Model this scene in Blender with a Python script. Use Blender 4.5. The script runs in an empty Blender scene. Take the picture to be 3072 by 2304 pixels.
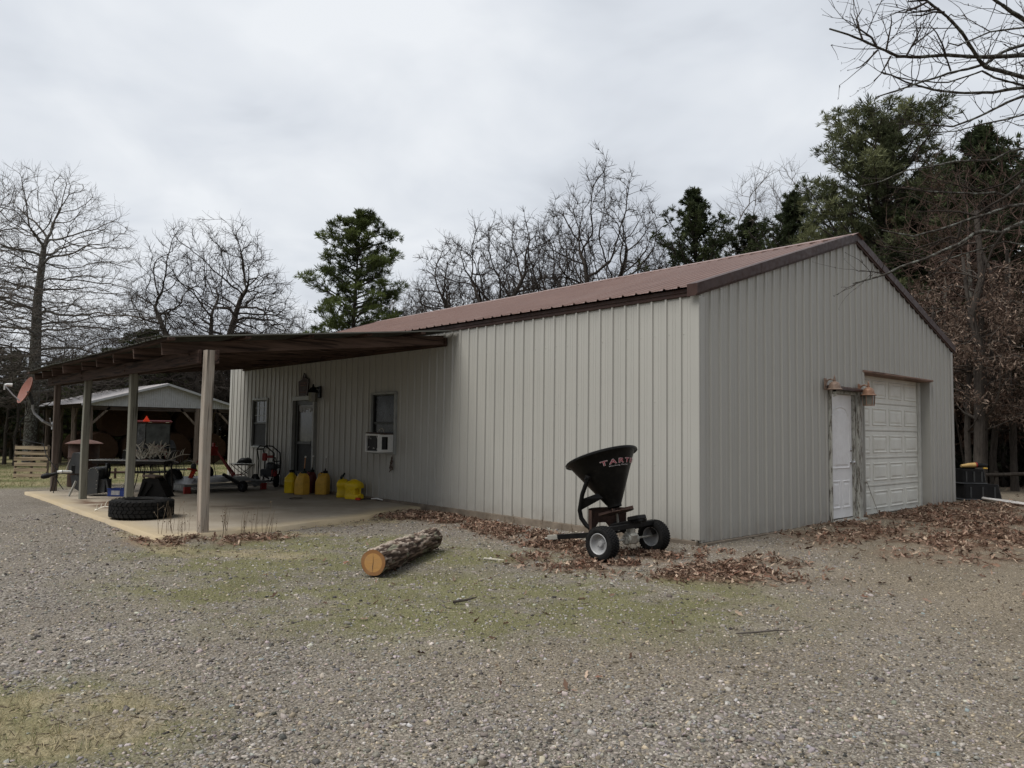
import bpy, math, random
import numpy as np
from mathutils import Vector, Matrix

rnd = random.Random(7)
rng = np.random.default_rng(11)
scene = bpy.context.scene
COL = scene.collection
PI = math.pi

# ------------------------------------------------------------------ camera frame (metres; origin = near corner of the workshop)
CAM = np.array([5.43864, -8.09984, 1.33969])
YAW, PITCH, ROLL, FPX = 2.4052946, 0.06238167, 0.01256861, 2262.011
_f = np.array([math.cos(YAW)*math.cos(PITCH), math.sin(YAW)*math.cos(PITCH), math.sin(PITCH)])
_r = np.array([math.sin(YAW), -math.cos(YAW), 0.0]); _u = np.cross(_r, _f)
RGT = _r*math.cos(ROLL)+_u*math.sin(ROLL); UPV = -_r*math.sin(ROLL)+_u*math.cos(ROLL); FWD = _f
FACE = math.atan2(RGT[1], RGT[0])          # heading of an object squared up to the viewer

def at(px, py, d):                          # photograph pixel + distance -> point of the place
    return CAM + d*(FWD + RGT*(px-1536)/FPX - UPV*(py-1152)/FPX)

def sstep(x, a, b):
    t = np.clip((np.asarray(x, float)-a)/(b-a), 0, 1); return t*t*(3-2*t)

def zg(x, y):                               # height of the ground
    x = np.asarray(x, float); y = np.asarray(y, float)
    z = -0.10 - 0.0225*np.clip(-15-x, 0, 30)
    z = z + 0.075*sstep(y, 0.3, 3.0)*sstep(x, -3.0, -0.5) + 0.055*sstep(x, -2.6, -.1)*sstep(y, -.55, -.05)*(1-sstep(y, .3, 3.0))
    return z
def zgf(x, y): return float(zg(x, y))

# ------------------------------------------------------------------ object helpers
def link(o, parent=None):
    COL.objects.link(o)
    if parent is not None: o.parent = parent
    return o
def tag(o, label=None, cat=None, group=None, kind=None):
    if label: o['label'] = label
    if cat: o['category'] = cat
    if group: o['group'] = group
    if kind: o['kind'] = kind
    return o
def thing(name, label, cat, loc=(0, 0, 0), rz=0.0, group=None):
    o = bpy.data.objects.new(name, None); o.empty_display_size = 0.2
    link(o); o.location = [float(v) for v in loc]; o.rotation_euler = (0, 0, rz)
    return tag(o, label, cat, group)
def copy_tree(o, loc, rz=0.0, sc=1.0, label=None, group=None, parent=None):
    c = o.copy(); COL.objects.link(c)
    if parent is None:
        c.location = [float(v) for v in loc]; c.rotation_euler = (0, 0, rz); c.scale = (sc, sc, sc) if not hasattr(sc, '__len__') else sc
        if label: c['label'] = label
        if group: c['group'] = group
    else: c.parent = parent
    for ch in list(o.children): copy_tree(ch, None, parent=c)
    return c

class MB:
    """collects shapes and links them as ONE mesh object"""
    def __init__(s): s.v = []; s.f = []
    def add(s, vs, fs):
        b = len(s.v); s.v.extend([tuple(map(float, p)) for p in vs]); s.f.extend([tuple(b+i for i in q) for q in fs]); return s
    def box(s, c, size, rot=None, bev=0.0):
        hx, hy, hz = [0.5*k for k in size]
        if bev <= 0:
            vs = [(x*hx, y*hy, z*hz) for z in (-1, 1) for y in (-1, 1) for x in (-1, 1)]
            fs = [(0, 2, 3, 1), (4, 5, 7, 6), (0, 1, 5, 4), (2, 6, 7, 3), (0, 4, 6, 2), (1, 3, 7, 5)]
        else:
            b = min(bev, .49*min(size)); vs = []; fs = []
            ring = lambda z, ix, iy, cut: [(hx-ix, hy-iy-cut, z), (hx-ix-cut, hy-iy, z), (-hx+ix+cut, hy-iy, z), (-hx+ix, hy-iy-cut, z), (-hx+ix, -hy+iy+cut, z), (-hx+ix+cut, -hy+iy, z), (hx-ix-cut, -hy+iy, z), (hx-ix, -hy+iy+cut, z)]
            for z, i in ((-hz, b), (-hz+b, 0), (hz-b, 0), (hz, b)): vs += ring(z, i, i, b)
            for k in range(3):
                for j in range(8):
                    a = k*8+j; c2 = k*8+(j+1) % 8; fs.append((a, c2, c2+8, a+8))
            fs.append(tuple(range(7, -1, -1))); fs.append(tuple(range(24, 32)))
        M = rot if rot is not None else Matrix.Identity(3)
        c = Vector(c)
        return s.add([c + M @ Vector(p) for p in vs], fs)
    def bar(s, a, b, w, h, up=(0, 0, 1), bev=0.0):
        a = Vector(a); b = Vector(b); d = (b-a); L = d.length; d.normalize()
        u = Vector(up); x = d.cross(u)
        if x.length < 1e-4: x = d.cross(Vector((1, 0, 0)))
        x.normalize(); z = x.cross(d)
        R = Matrix((x, d, z)).transposed()
        return s.box((a+b)/2, (w, L, h), R, bev)
    def tube(s, pts, r, n=8, caps=True):
        pts = [Vector(p) for p in pts]; m = len(pts)
        rs = r if hasattr(r, '__len__') else [r]*m
        vs = []; up = None
        for i, p in enumerate(pts):
            d = (pts[min(i+1, m-1)]-pts[max(i-1, 0)])
            if d.length < 1e-9: d = Vector((0, 0, 1))
            d.normalize()
            if up is None:
                up = Vector((0, 0, 1)) if abs(d.z) < .95 else Vector((1, 0, 0))
            x = up - d*up.dot(d)
            if x.length < 1e-5: x = d.orthogonal()
            x.normalize(); y = d.cross(x); up = x
            vs += [p + (x*math.cos(2*PI*k/n)+y*math.sin(2*PI*k/n))*rs[i] for k in range(n)]
        fs = [(i*n+k, i*n+(k+1) % n, (i+1)*n+(k+1) % n, (i+1)*n+k) for i in range(m-1) for k in range(n)]
        if caps: fs += [tuple(range(n-1, -1, -1)), tuple(range((m-1)*n, m*n))]
        return s.add(vs, fs)
    def lathe(s, prof, n=24, c=(0, 0, 0), axis=None, caps=True):
        """prof: (radius, height) pairs about +z, turned by the 3x3 matrix axis"""
        M = axis if axis is not None else Matrix.Identity(3); c = Vector(c); vs = []
        for (r, z) in prof:
            vs += [c + M @ Vector((r*math.cos(2*PI*k/n), r*math.sin(2*PI*k/n), z)) for k in range(n)]
        m = len(prof)
        fs = [(i*n+k, i*n+(k+1) % n, (i+1)*n+(k+1) % n, (i+1)*n+k) for i in range(m-1) for k in range(n)]
        if caps:
            if prof[0][0] > 1e-4: fs.append(tuple(range(n-1, -1, -1)))
            if prof[-1][0] > 1e-4: fs.append(tuple(range((m-1)*n, m*n)))
        return s.add(vs, fs)
    def prism(s, poly, a, b, fn):
        """poly in 2-D, extruded from a to b; fn(u, v, t) -> point"""
        n = len(poly)
        vs = [fn(u, v, a) for u, v in poly]+[fn(u, v, b) for u, v in poly]
        fs = [tuple(range(n-1, -1, -1)), tuple(range(n, 2*n))]+[(k, (k+1) % n, n+(k+1) % n, n+k) for k in range(n)]
        return s.add(vs, fs)
    def build(s, name, mat, parent=None, smooth=False, kind=None, loc=None, rz=None):
        me = bpy.data.meshes.new(name); me.from_pydata(s.v, [], s.f); me.update()
        if smooth:
            me.polygons.foreach_set('use_smooth', [True]*len(me.polygons))
            try: me.set_sharp_from_angle(angle=math.radians(38))
            except Exception: pass
        o = bpy.data.objects.new(name, me); me.materials.append(mat)
        link(o, parent)
        if kind: o['kind'] = kind
        if loc is not None: o.location = [float(k) for k in loc]
        if rz is not None: o.rotation_euler = (0, 0, rz)
        return o

def np_mesh(name, V, F, mat, parent=None, col=None, smooth=False):
    """V (n,3); F (m,k) uniform polygons; col (n,) or (n,3)"""
    me = bpy.data.meshes.new(name); k = F.shape[1]
    me.vertices.add(len(V)); me.vertices.foreach_set('co', np.ascontiguousarray(V, dtype=np.float32).ravel())
    me.loops.add(F.size); me.loops.foreach_set('vertex_index', np.ascontiguousarray(F, dtype=np.int32).ravel())
    me.polygons.add(len(F)); me.polygons.foreach_set('loop_start', np.arange(0, F.size, k, dtype=np.int32))
    try: me.polygons.foreach_set('loop_total', np.full(len(F), k, dtype=np.int32))
    except Exception: pass
    if smooth: me.polygons.foreach_set('use_smooth', np.ones(len(F), dtype=bool))
    me.update(calc_edges=True); me.validate()
    if col is not None:
        col = np.asarray(col, float)
        if col.ndim == 1: col = np.stack([col]*3, 1)
        a = me.color_attributes.new('col', 'FLOAT_COLOR', 'POINT')
        a.data.foreach_set('color', np.concatenate([col, np.ones((len(col), 1))], 1).astype(np.float32).ravel())
    o = bpy.data.objects.new(name, me); me.materials.append(mat)
    return link(o, parent)

# ------------------------------------------------------------------ materials
class NT:
    def __init__(s, name):
        s.m = bpy.data.materials.new(name); s.m.use_nodes = True; s.t = s.m.node_tree
        s.b = s.t.nodes['Principled BSDF']; s.o = s.t.nodes['Material Output']; s._tc = None
    def n(s, typ, **kw):
        nd = s.t.nodes.new(typ)
        for k, v in kw.items(): setattr(nd, k, v)
        return nd
    def l(s, a, b): s.t.links.new(a, b)
    def co(s):
        if s._tc is None: s._tc = s.n('ShaderNodeTexCoord')
        return s._tc.outputs['Object']
    def mapped(s, scale=(1, 1, 1)):
        mp = s.n('ShaderNodeMapping'); mp.inputs['Scale'].default_value = scale; s.l(s.co(), mp.inputs['Vector']); return mp.outputs[0]
    def noise(s, scale, detail=4, rough=.6, vec=None):
        nd = s.n('ShaderNodeTexNoise'); nd.inputs['Scale'].default_value = scale; nd.inputs['Detail'].default_value = detail; nd.inputs['Roughness'].default_value = rough
        s.l(vec if vec is not None else s.co(), nd.inputs['Vector']); return nd.outputs['Fac']
    def vor(s, scale, vec=None, feature='F1'):
        nd = s.n('ShaderNodeTexVoronoi', feature=feature); nd.inputs['Scale'].default_value = scale
        s.l(vec if vec is not None else s.co(), nd.inputs['Vector']); return nd
    def ramp(s, fac, stops):
        nd = s.n('ShaderNodeValToRGB'); e = nd.color_ramp.elements
        while len(e) < len(stops): e.new(.5)
        for k, (p, c) in enumerate(stops):
            e[k].position = p; e[k].color = (c, c, c, 1) if not hasattr(c, '__len__') else (*c, 1)
        s.l(fac, nd.inputs[0]); return nd.outputs[0]
    def mix(s, fac, a, b, mode='MIX'):
        nd = s.n('ShaderNodeMix', data_type='RGBA', blend_type=mode)
        for sock, v in ((nd.inputs[0], fac), (nd.inputs[6], a), (nd.inputs[7], b)):
            if hasattr(v, 'is_output'): s.l(v, sock)
            elif hasattr(v, '__len__'): sock.default_value = (*v, 1)
            elif sock.type == 'RGBA': sock.default_value = (v, v, v, 1)
            else: sock.default_value = v
        return nd.outputs[2]
    def math(s, op, a, b=0.0):
        nd = s.n('ShaderNodeMath', operation=op)
        for sock, v in ((nd.inputs[0], a), (nd.inputs[1], b)):
            if hasattr(v, 'is_output'): s.l(v, sock)
            else: sock.default_value = v
        return nd.outputs[0]
    def attr(s, name='col'):
        nd = s.n('ShaderNodeVertexColor') if False else s.n('ShaderNodeAttribute'); nd.attribute_name = name; return nd
    def bump(s, h, strength=.3, dist=.01, prev=None):
        nd = s.n('ShaderNodeBump'); nd.inputs['Strength'].default_value = strength; nd.inputs['Distance'].default_value = dist
        s.l(h, nd.inputs['Height'])
        if prev is not None: s.l(prev, nd.inputs['Normal'])
        return nd.outputs[0]
    def done(s, color, rough=.6, metal=0.0, normal=None, spec=.4):
        b = s.b
        for sock, v in ((b.inputs['Base Color'], color), (b.inputs['Roughness'], rough), (b.inputs['Metallic'], metal)):
            if hasattr(v, 'is_output'): s.l(v, sock)
            elif hasattr(v, '__len__'): sock.default_value = (*v, 1)
            else: sock.default_value = v
        b.inputs['Specular IOR Level'].default_value = spec
        if normal is not None: s.l(normal, b.inputs['Normal'])
        return s.m

def paint(name, c, rough=.5, metal=0.0, var=.25, scale=6, dirt=None, dirt_amt=.35, bump=.05, spec=.4):
    t = NT(name); n1 = t.noise(scale, 6, .65); n2 = t.noise(scale*7, 3, .6)
    lo = tuple(k*(1-var) for k in c); hi = tuple(min(1, k*(1+var)) for k in c)
    col = t.ramp(n1, [(.3, lo), (.7, hi)])
    if dirt is not None:
        col = t.mix(t.math('MULTIPLY', t.ramp(t.noise(scale*1.7, 8, .7), [(.48, 0.0), (.72, 1.0)]), dirt_amt), col, dirt)
    rr = t.ramp(n2, [(.3, max(.05, rough-.12)), (.7, min(1, rough+.12))])
    return t.done(col, rr, metal, t.bump(n2, bump, .01) if bump else None, spec)

def wood(name, c, dark, axis='z', grain=30, rough=.85, grey=None):
    grain *= 1.5
    """weathered timber; the grain runs along the given local axis"""
    t = NT(name); sc = {'z': (grain, grain, 1.2), 'x': (1.2, grain, grain), 'y': (grain, 1.2, grain)}[axis]
    v = t.mapped(sc); n = t.noise(1.0, 6, .65, v); n2 = t.noise(2.5, 4, .6)
    col = t.ramp(n, [(.33, dark), (.47, tuple(.6*a+.4*b for a, b in zip(c, dark))), (.62, tuple(k*1.08 for k in c))])
    if grey: col = t.mix(t.ramp(n2, [(.35, 0.0), (.65, .8)]), col, grey, 'MIX')
    vv = t.mapped(tuple(k*.6 for k in sc)); crack = t.ramp(t.noise(1.4, 2, .5, vv), [(.36, 1.0), (.41, 0.0)])
    col = t.mix(t.math('MULTIPLY', crack, .7), col, tuple(k*.25 for k in dark))
    return t.done(col, rough, 0, t.bump(n, .5, .006), .2)

def attr_mat(name, tint=(1, 1, 1), rough=.8, spec=.2, trans=0.0, nscale=0, namt=0.0):
    t = NT(name); a = t.attr('col'); col = t.mix(1.0, a.outputs['Color'], tint, 'MULTIPLY')
    if nscale: col = t.mix(1.0, col, t.ramp(t.noise(nscale, 4), [(.3, 1-namt), (.7, 1+namt)]), 'MULTIPLY')
    m = t.done(col, rough, 0, None, spec)
    if trans:
        tr = t.n('ShaderNodeBsdfTranslucent'); t.l(col, tr.inputs[0]); mx = t.n('ShaderNodeMixShader'); mx.inputs[0].default_value = trans
        t.l(t.b.outputs[0], mx.inputs[1]); t.l(tr.outputs[0], mx.inputs[2]); t.l(mx.outputs[0], t.o.inputs[0])
    return m

def wall_metal(name, c, stain_z=.25):
    t = NT(name)
    streak = t.noise(1.0, 5, .6, t.mapped((7, 7, .25))); blot = t.noise(.8, 5, .6)
    col = t.mix(t.math('MULTIPLY', t.ramp(streak, [(.4, 0.0), (.75, 1.0)]), .22), c, tuple(k*.72 for k in c))
    col = t.mix(t.math('MULTIPLY', t.ramp(blot, [(.4, 0.0), (.7, 1.0)]), .18), col, tuple(k*1.12 for k in c))
    sep = t.n('ShaderNodeSeparateXYZ'); t.l(t.co(), sep.inputs[0])
    low = t.math('MULTIPLY', t.ramp(sep.outputs[2], [(0.0, 1.0), (stain_z, .25), (min(1, stain_z*3.5), 0.0)]), t.ramp(t.noise(3.5, 6, .7), [(.3, .25), (.7, 1.0)]))
    col = t.mix(t.math('MULTIPLY', low, .45), col, (.15, .115, .085))
    rust = t.ramp(t.noise(22, 4, .7), [(.73, 0.0), (.80, 1.0)])
    col = t.mix(t.math('MULTIPLY', rust, .25), col, (.16, .10, .07))
    nb = t.bump(t.noise(2.2, 3, .5, t.mapped((1, 1, .5))), .22, .02)
    return t.done(col, t.ramp(blot, [(.3, .38), (.7, .52)]), .0, nb, .45)

M = {}
M['wall'] = wall_metal('wall_metal', (.398, .391, .360))
M['wall_trim'] = wall_metal('wall_trim_metal', (.392, .386, .356))
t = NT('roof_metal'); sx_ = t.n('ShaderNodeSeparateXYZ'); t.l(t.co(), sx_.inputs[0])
pp_ = t.math('PINGPONG', t.math('ADD', sx_.outputs[0], 40*.2286), .1143)                 # rib shading put into the colour as dark lines beside every rib
rib_shade = t.ramp(t.math('MULTIPLY', pp_, 8.75), [(.0, .15), (.10, .25), (.22, 1.0), (.36, .45), (.62, .0), (.80, .35), (1.0, .1)])
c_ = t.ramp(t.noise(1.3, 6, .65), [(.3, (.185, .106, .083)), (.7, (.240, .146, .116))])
c_ = t.mix(t.math('MULTIPLY', rib_shade, .42), c_, (.085, .050, .042))
c_ = t.mix(t.math('MULTIPLY', t.ramp(t.noise(1.0, 5, .6, t.mapped((3, .4, .4))), [(.45, 0.0), (.7, 1.0)]), .25), c_, (.27, .20, .175))
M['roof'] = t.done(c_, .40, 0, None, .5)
M['brown_trim'] = paint('brown_trim_metal', (.050, .026, .021), .5, 0, .22, 2.0, (.09, .065, .055), .35, .04, .25)
M['concrete_foot'] = paint('foundation_concrete', (.20, .165, .13), .9, 0, .35, 3, (.09, .07, .05), .6, .3, .2)
M['window_frame'] = paint('window_frame_metal', (.30, .31, .30), .5, .0, .15, 5)
M['dark_frame'] = paint('dark_frame_metal', (.035, .037, .035), .5, 0, .25, 5)
M['white_frame'] = paint('white_frame_vinyl', (.62, .62, .58), .5, 0, .1, 5, (.3, .26, .2), .3)
def glass(name, c=(.012, .013, .015), rough=.06):
    t = NT(name); n = t.noise(3, 4, .6); col = t.ramp(n, [(.35, tuple(k*.6 for k in c)), (.7, tuple(k*1.7 for k in c))])
    return t.done(col, t.ramp(n, [(.3, rough), (.75, rough+.12)]), 0, t.bump(t.noise(1.6, 2), .06, .02), .28)
M['glass'] = glass('dark_window_glass', (.006, .0065, .0075), .22)
M['glass_blind'] = glass('pale_blind_glass', (.085, .085, .08), .12)
M['screen'] = paint('insect_screen', (.022, .022, .023), .7, 0, .25, 9)
M['white_door'] = paint('white_door_paint', (.79, .785, .785), .42, 0, .05, 2.2, (.42, .40, .36), .3, .03, .4)
M['garage_white'] = paint('garage_door_paint', (.74, .735, .67), .45, 0, .06, 1.8, (.40, .36, .29), .35, .04, .4)
M['peeling'] = None
t = NT('peeling_white_paint'); pe = t.ramp(t.noise(1.0, 8, .75, t.mapped((34, 34, 5))), [(.44, 0.0), (.52, 1.0)])
M['peeling'] = t.done(t.mix(pe, (.12, .105, .085), (.46, .455, .41)), .75, 0, t.bump(pe, .5, .004), .2)
M['soffit'] = wood('soffit_board', (.30, .205, .165), (.15, .095, .072), 'y', 22)
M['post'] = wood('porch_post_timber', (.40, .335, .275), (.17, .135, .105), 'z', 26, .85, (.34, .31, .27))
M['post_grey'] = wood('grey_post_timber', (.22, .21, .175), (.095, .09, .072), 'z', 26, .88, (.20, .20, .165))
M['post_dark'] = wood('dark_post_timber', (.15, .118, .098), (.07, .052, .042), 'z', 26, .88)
M['beam'] = wood('beam_timber', (.075, .046, .036), (.020, .012, .010), 'x', 18, .85)
M['rafter'] = wood('rafter_timber', (.125, .084, .068), (.038, .024, .019), 'y', 18, .85)
M['porch_metal'] = paint('porch_roof_metal', (.050, .050, .040), .6, .0, .25, 2.0, (.03, .02, .015), .5, .05, .2)
M['chrome'] = paint('chrome', (.55, .55, .55), .22, .9, .1, 9)
M['copper'] = paint('weathered_copper', (.30, .165, .105), .5, .35, .22, 14, (.34, .27, .21), .5)
M['bronze'] = paint('bronze_lamp', (.24, .165, .125), .55, .25, .25, 14, (.32, .27, .22), .5)
M['lampglass'] = paint('lamp_glass', (.16, .155, .13), .15, 0, .25, 18, None, 0, .1, .6)
M['bulb'] = paint('bulb_glass', (.62, .62, .56), .3, 0, .1, 10)
M['black'] = paint('black_powder_coat', (.007, .007, .0072), .45, 0, .3, 5, (.03, .027, .023), .3, .04, .16)
M['black_plastic'] = paint('black_plastic', (.009, .009, .0095), .5, 0, .3, 6, (.04, .036, .03), .3, .05, .15)
M['hopper'] = paint('hopper_poly', (.0045, .0045, .0047), .42, 0, .3, 7, (.026, .024, .021), .5, .03, .16)
M['rubber'] = paint('tyre_rubber', (.011, .011, .0112), .8, 0, .3, 12, (.045, .041, .035), .35, .2, .12)
M['rim'] = paint('grey_rim_paint', (.33, .335, .34), .45, .2, .12, 8, (.2, .18, .15), .3)
M['alloy'] = paint('cast_alloy', (.36, .35, .31), .5, .35, .2, 14, (.15, .12, .09), .45, .2)
M['rust'] = paint('rusty_plate', (.050, .030, .024), .75, .1, .4, 7, (.10, .055, .038), .6, .2, .25)
M['rust_red'] = paint('oxide_red', (.115, .062, .050), .7, 0, .25, 6, (.17, .11, .09), .4, .15, .2)
M['red'] = paint('red_paint', (.27, .022, .016), .45, 0, .25, 6, (.12, .03, .025), .4)
M['red_bright'] = paint('orange_red_paint', (.55, .05, .02), .45, 0, .2, 6)
M['smv'] = paint('fluorescent_orange', (.95, .06, .02), .5, 0, .05, 6)
M['letter_red'] = paint('letter_red', (.36, .015, .045), .45, 0, .1, 20, None, 0, 0)
M['letter_white'] = paint('letter_white', (.80, .76, .77), .5, 0, .05, 20, None, 0, 0)
M['yellow'] = paint('yellow_plastic', (.78, .55, .015), .45, 0, .10, 5, (.33, .22, .02), .25, .05, .4)
M['yellow_old'] = paint('aged_yellow_plastic', (.66, .40, .06), .5, 0, .14, 6, (.30, .17, .05), .4, .05, .35)
M['red_jug'] = paint('dark_red_plastic', (.10, .014, .012), .5, 0, .2, 6)
M['clear_hose'] = paint('cloudy_hose', (.36, .34, .30), .4, 0, .15, 10)
M['orange_hose'] = paint('stained_hose', (.40, .18, .075), .45, 0, .15, 10)
M['dark_green'] = paint('dark_green_plastic', (.010, .022, .016), .5, 0, .2, 6)
M['gun_grey'] = paint('charcoal_machine_paint', (.045, .048, .050), .5, .1, .25, 5, (.10, .09, .075), .35)
M['deck_grey'] = paint('grey_deck_paint', (.17, .175, .18), .45, .15, .18, 5, (.10, .085, .065), .4)
M['white'] = paint('white_plastic', (.68, .68, .66), .45, 0, .06, 8, (.4, .36, .3), .3)
M['pvc'] = paint('pvc_pipe', (.62, .60, .58), .45, 0, .1, 8, (.3, .25, .2), .4)
M['blue'] = paint('blue_crate', (.022, .045, .19), .5, 0, .2, 6)
M['label_pale'] = paint('pale_label', (.36, .36, .38), .6, 0, .3, 22)
M['bone'] = paint('shed_antler', (.60, .56, .47), .65, 0, .25, 10, (.17, .12, .08), .45)
M['bone_white'] = paint('white_antler', (.72, .69, .60), .6, 0, .12, 10)
M['tabletop'] = paint('glossy_table_top', (.30, .30, .29), .12, 0, .2, 3, None, 0, .02, .6)
M['iron'] = paint('wrought_iron', (.022, .018, .016), .55, .2, .35, 9, (.09, .05, .035), .4)
M['galv'] = paint('galvanised_sheet', (.40, .41, .43), .5, .3, .12, 3, (.25, .22, .2), .3)
M['galv_roof'] = paint('galvanised_roof', (.42, .40, .40), .5, .2, .2, 1.5, (.30, .22, .19), .5)
M['barn_wood'] = wood('barn_pole_timber', (.17, .135, .11), (.07, .055, .045), 'z', 18, .9)
M['barn_beam'] = wood('barn_beam_timber', (.06, .045, .036), (.02, .015, .012), 'y', 14, .9)
M['pallet'] = wood('pallet_boards', (.40, .32, .225), (.16, .115, .075), 'x', 14, .9)
M['brown_board'] = wood('brown_board', (.16, .125, .10), (.07, .05, .04), 'x', 20, .85)
M['cabglass'] = glass('cab_glass', (.035, .037, .038), .1)
M['maroon'] = paint('maroon_cab_paint', (.075, .010, .012), .4, 0, .2, 5)
M['lens'] = paint('lamp_lens', (.55, .5, .42), .3, 0, .1, 9)
M['tan_wood'] = paint('tan_handle', (.55, .36, .13), .55, 0, .15, 12)
M['dishred'] = paint('faded_red_dish', (.22, .085, .06), .6, 0, .22, 4, (.30, .19, .16), .45)
M['hay'] = None
t = NT('weathered_hay'); a1 = t.noise(1.0, 8, .75, t.mapped((60, 60, 60))); a2 = t.noise(3, 4)
M['hay'] = t.done(t.mix(t.ramp(a2, [(.35, 0.0), (.7, .6)]), t.ramp(a1, [(.3, (.018, .010, .007)), (.7, (.085, .050, .031))]), (.035, .020, .014)), 1.0, 0, t.bump(a1, 1.0, .03), .05)
def bark(name, c, dark, lichen=None, scale=1.0):
    t = NT(name); n = t.noise(1.0, 6, .7, t.mapped((26*scale, 26*scale, 5*scale))); n2 = t.noise(7*scale, 5, .7)
    col = t.ramp(n, [(.3, dark), (.7, c)])
    if lichen: col = t.mix(t.ramp(n2, [(.48, 0.0), (.6, .85)]), col, lichen)
    return t.done(col, .95, 0, t.bump(n, .7, .02), .1)
M['bark'] = bark('grey_bark', (.115, .102, .09), (.045, .038, .033), (.19, .19, .165))
M['bark_dark'] = bark('dark_bark', (.085, .074, .064), (.032, .027, .024))
M['bark_lichen'] = bark('lichen_bark', (.13, .118, .105), (.05, .042, .037), (.30, .31, .285), 1.6)
M['bark_limb'] = bark('limb_bark', (.075, .066, .058), (.028, .024, .021), (.19, .20, .18), 1.6)
M['twig'] = bark('grey_twigs', (.15, .133, .117), (.075, .064, .056))
M['twig_dark'] = bark('dark_twigs', (.062, .052, .045), (.028, .023, .020))
M['twig_red'] = bark('reddish_twigs', (.125, .085, .07), (.06, .04, .033))
M['needles'] = attr_mat('pine_needles', (1, 1, 1), .75, .15, .25)
M['leaves'] = attr_mat('dry_oak_leaves', (1, 1, 1), .85, .12, .2)
M['stone'] = attr_mat('gravel_stone', (1, 1, 1), .88, .2, 0, 90, .25)
M['blade'] = attr_mat('grass_blades', (1, 1, 1), .8, .15, .2)
# ------------------------------------------------------------------ numpy noise
_perm = np.random.default_rng(3).random((256, 256))
def vnoise(x, y):
    xi = np.floor(x).astype(int); yi = np.floor(y).astype(int); fx = x-xi; fy = y-yi
    fx = fx*fx*(3-2*fx); fy = fy*fy*(3-2*fy); g = lambda a, b: _perm[a & 255, b & 255]
    return (g(xi, yi)*(1-fx)+g(xi+1, yi)*fx)*(1-fy)+(g(xi, yi+1)*(1-fx)+g(xi+1, yi+1)*fx)*fy
def fbm(x, y, o=4):
    s = 0; a = .5; n = 0
    for k in range(o): s = s+a*vnoise(x*2**k+17.3*k, y*2**k+9.1*k); n += a; a *= .5
    return s/n
def blob(x, y, c, r, ry=None, rot=0.0):
    dx = x-c[0]; dy = y-c[1]; ry = ry or r
    u = dx*math.cos(rot)+dy*math.sin(rot); v = -dx*math.sin(rot)+dy*math.cos(rot)
    return np.clip(1-np.sqrt((u/r)**2+(v/ry)**2), 0, 1)

def moss_mask(x, y):
    m = 0
    for c, r, ry, rot in (((-.9, -4.95), 1.5, .75, .55), ((.75, -3.55), 1.7, 1.0, .8), ((.95, -2.9), 1.2, .8, .8), ((-2.7, -4.6), 1.3, .7, .5), ((.2, -4.2), 1.9, 1.0, .7), ((1.1, -7.25), .65, .5, .7), ((-3.2, -3.2), 1.5, .6, .7), ((-1.5, -2.6), 1.0, .6, .6)):
        m = np.maximum(m, np.clip(blob(x, y, c, r*1.7, ry*1.7, rot)*1.25, 0, 1))
    n = fbm(x*1.6, y*1.6, 4); n2 = fbm(x*7, y*7, 3)
    return np.clip(m*(.22+1.5*sstep(n*.55+n2*.45, .32, .60)), 0, 1)
def straw_mask(x, y):
    m = 0
    for c, r, ry, rot in (((1.15, -7.22), .62, .42, .8), ((-3.0, -4.35), .75, .3, .55), ((-4.4, -3.6), .9, .35, 1.1), ((-4.9, -1.8), .8, .5, 1.3), ((-4.55, -5.0), 1.4, .25, 0)):
        m = np.maximum(m, np.clip(blob(x, y, c, r*1.2, ry*1.2, rot)*2.2, 0, 1))
    return np.clip(m*(.4+1.2*sstep(fbm(x*4, y*4, 3), .3, .65)), 0, 1)
def leaf_mask(x, y):
    """where dead oak leaves have blown together"""
    m = 0
    for c, r, ry, rot, a in (((-4.48, -4.35), .80, .50, 1.2, 1.0), ((-3.3, -.85), 2.4, .5, -.12, .9), ((-4.9, -.75), .8, .55, 0, 1.0), ((-1.6, -1.15), 1.3, .45, -.1, .8),
                             ((.2, -1.25), 1.25, .75, .75, 1.0), ((.95, -1.2), 1.0, .55, .8, .95), ((.45, 4.0), .8, .4, 1.5, .7), ((.7, 7.0), 3.0, 1.2, 1.5, 1.0), ((2.0, 4.6), 2.9, 1.8, 1.2, .95), ((3.2, 6.4), 3.4, 2.6, .9, .9), ((2.6, 2.2), 1.5, .8, .9, .45), ((1.2, 9.2), 1.6, 1.0, 0.4, .9)):
        m = np.maximum(m, a*np.clip(blob(x, y, c, r*1.45, ry*1.45, rot)*1.55, 0, 1))
    m = np.maximum(m, .95*sstep(y, 15.0, 17.0)*(x > -6))
    n = fbm(x*2.2+5, y*2.2, 4)
    return np.clip(m*(.05+1.3*sstep(n*.65+.35*fbm(x*8, y*8, 3), .36, .62)), 0, 1)
def field_mask(x, y):
    e = fbm(x*.5, y*.5, 3)*3.0
    return np.clip(sstep(-x, 12.9+e*.5, 15.2+e*.7), 0, 1)
def brown_mask(x, y):
    a = sstep(x*.72+y*.74+fbm(x*.8, y*.8, 3)*3.2, .2, 4.4)*sstep(y, -6.5, -3.0)
    b = np.clip(blob(x, y, (2.6, -3.9), 2.4, 1.2, .9)*1.5, 0, 1)*.45
    return np.clip(np.maximum(a*.9, b)+.35*leaf_mask(x, y)+.42*fbm(x*.9+3, y*.9, 4), 0, 1)

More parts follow.
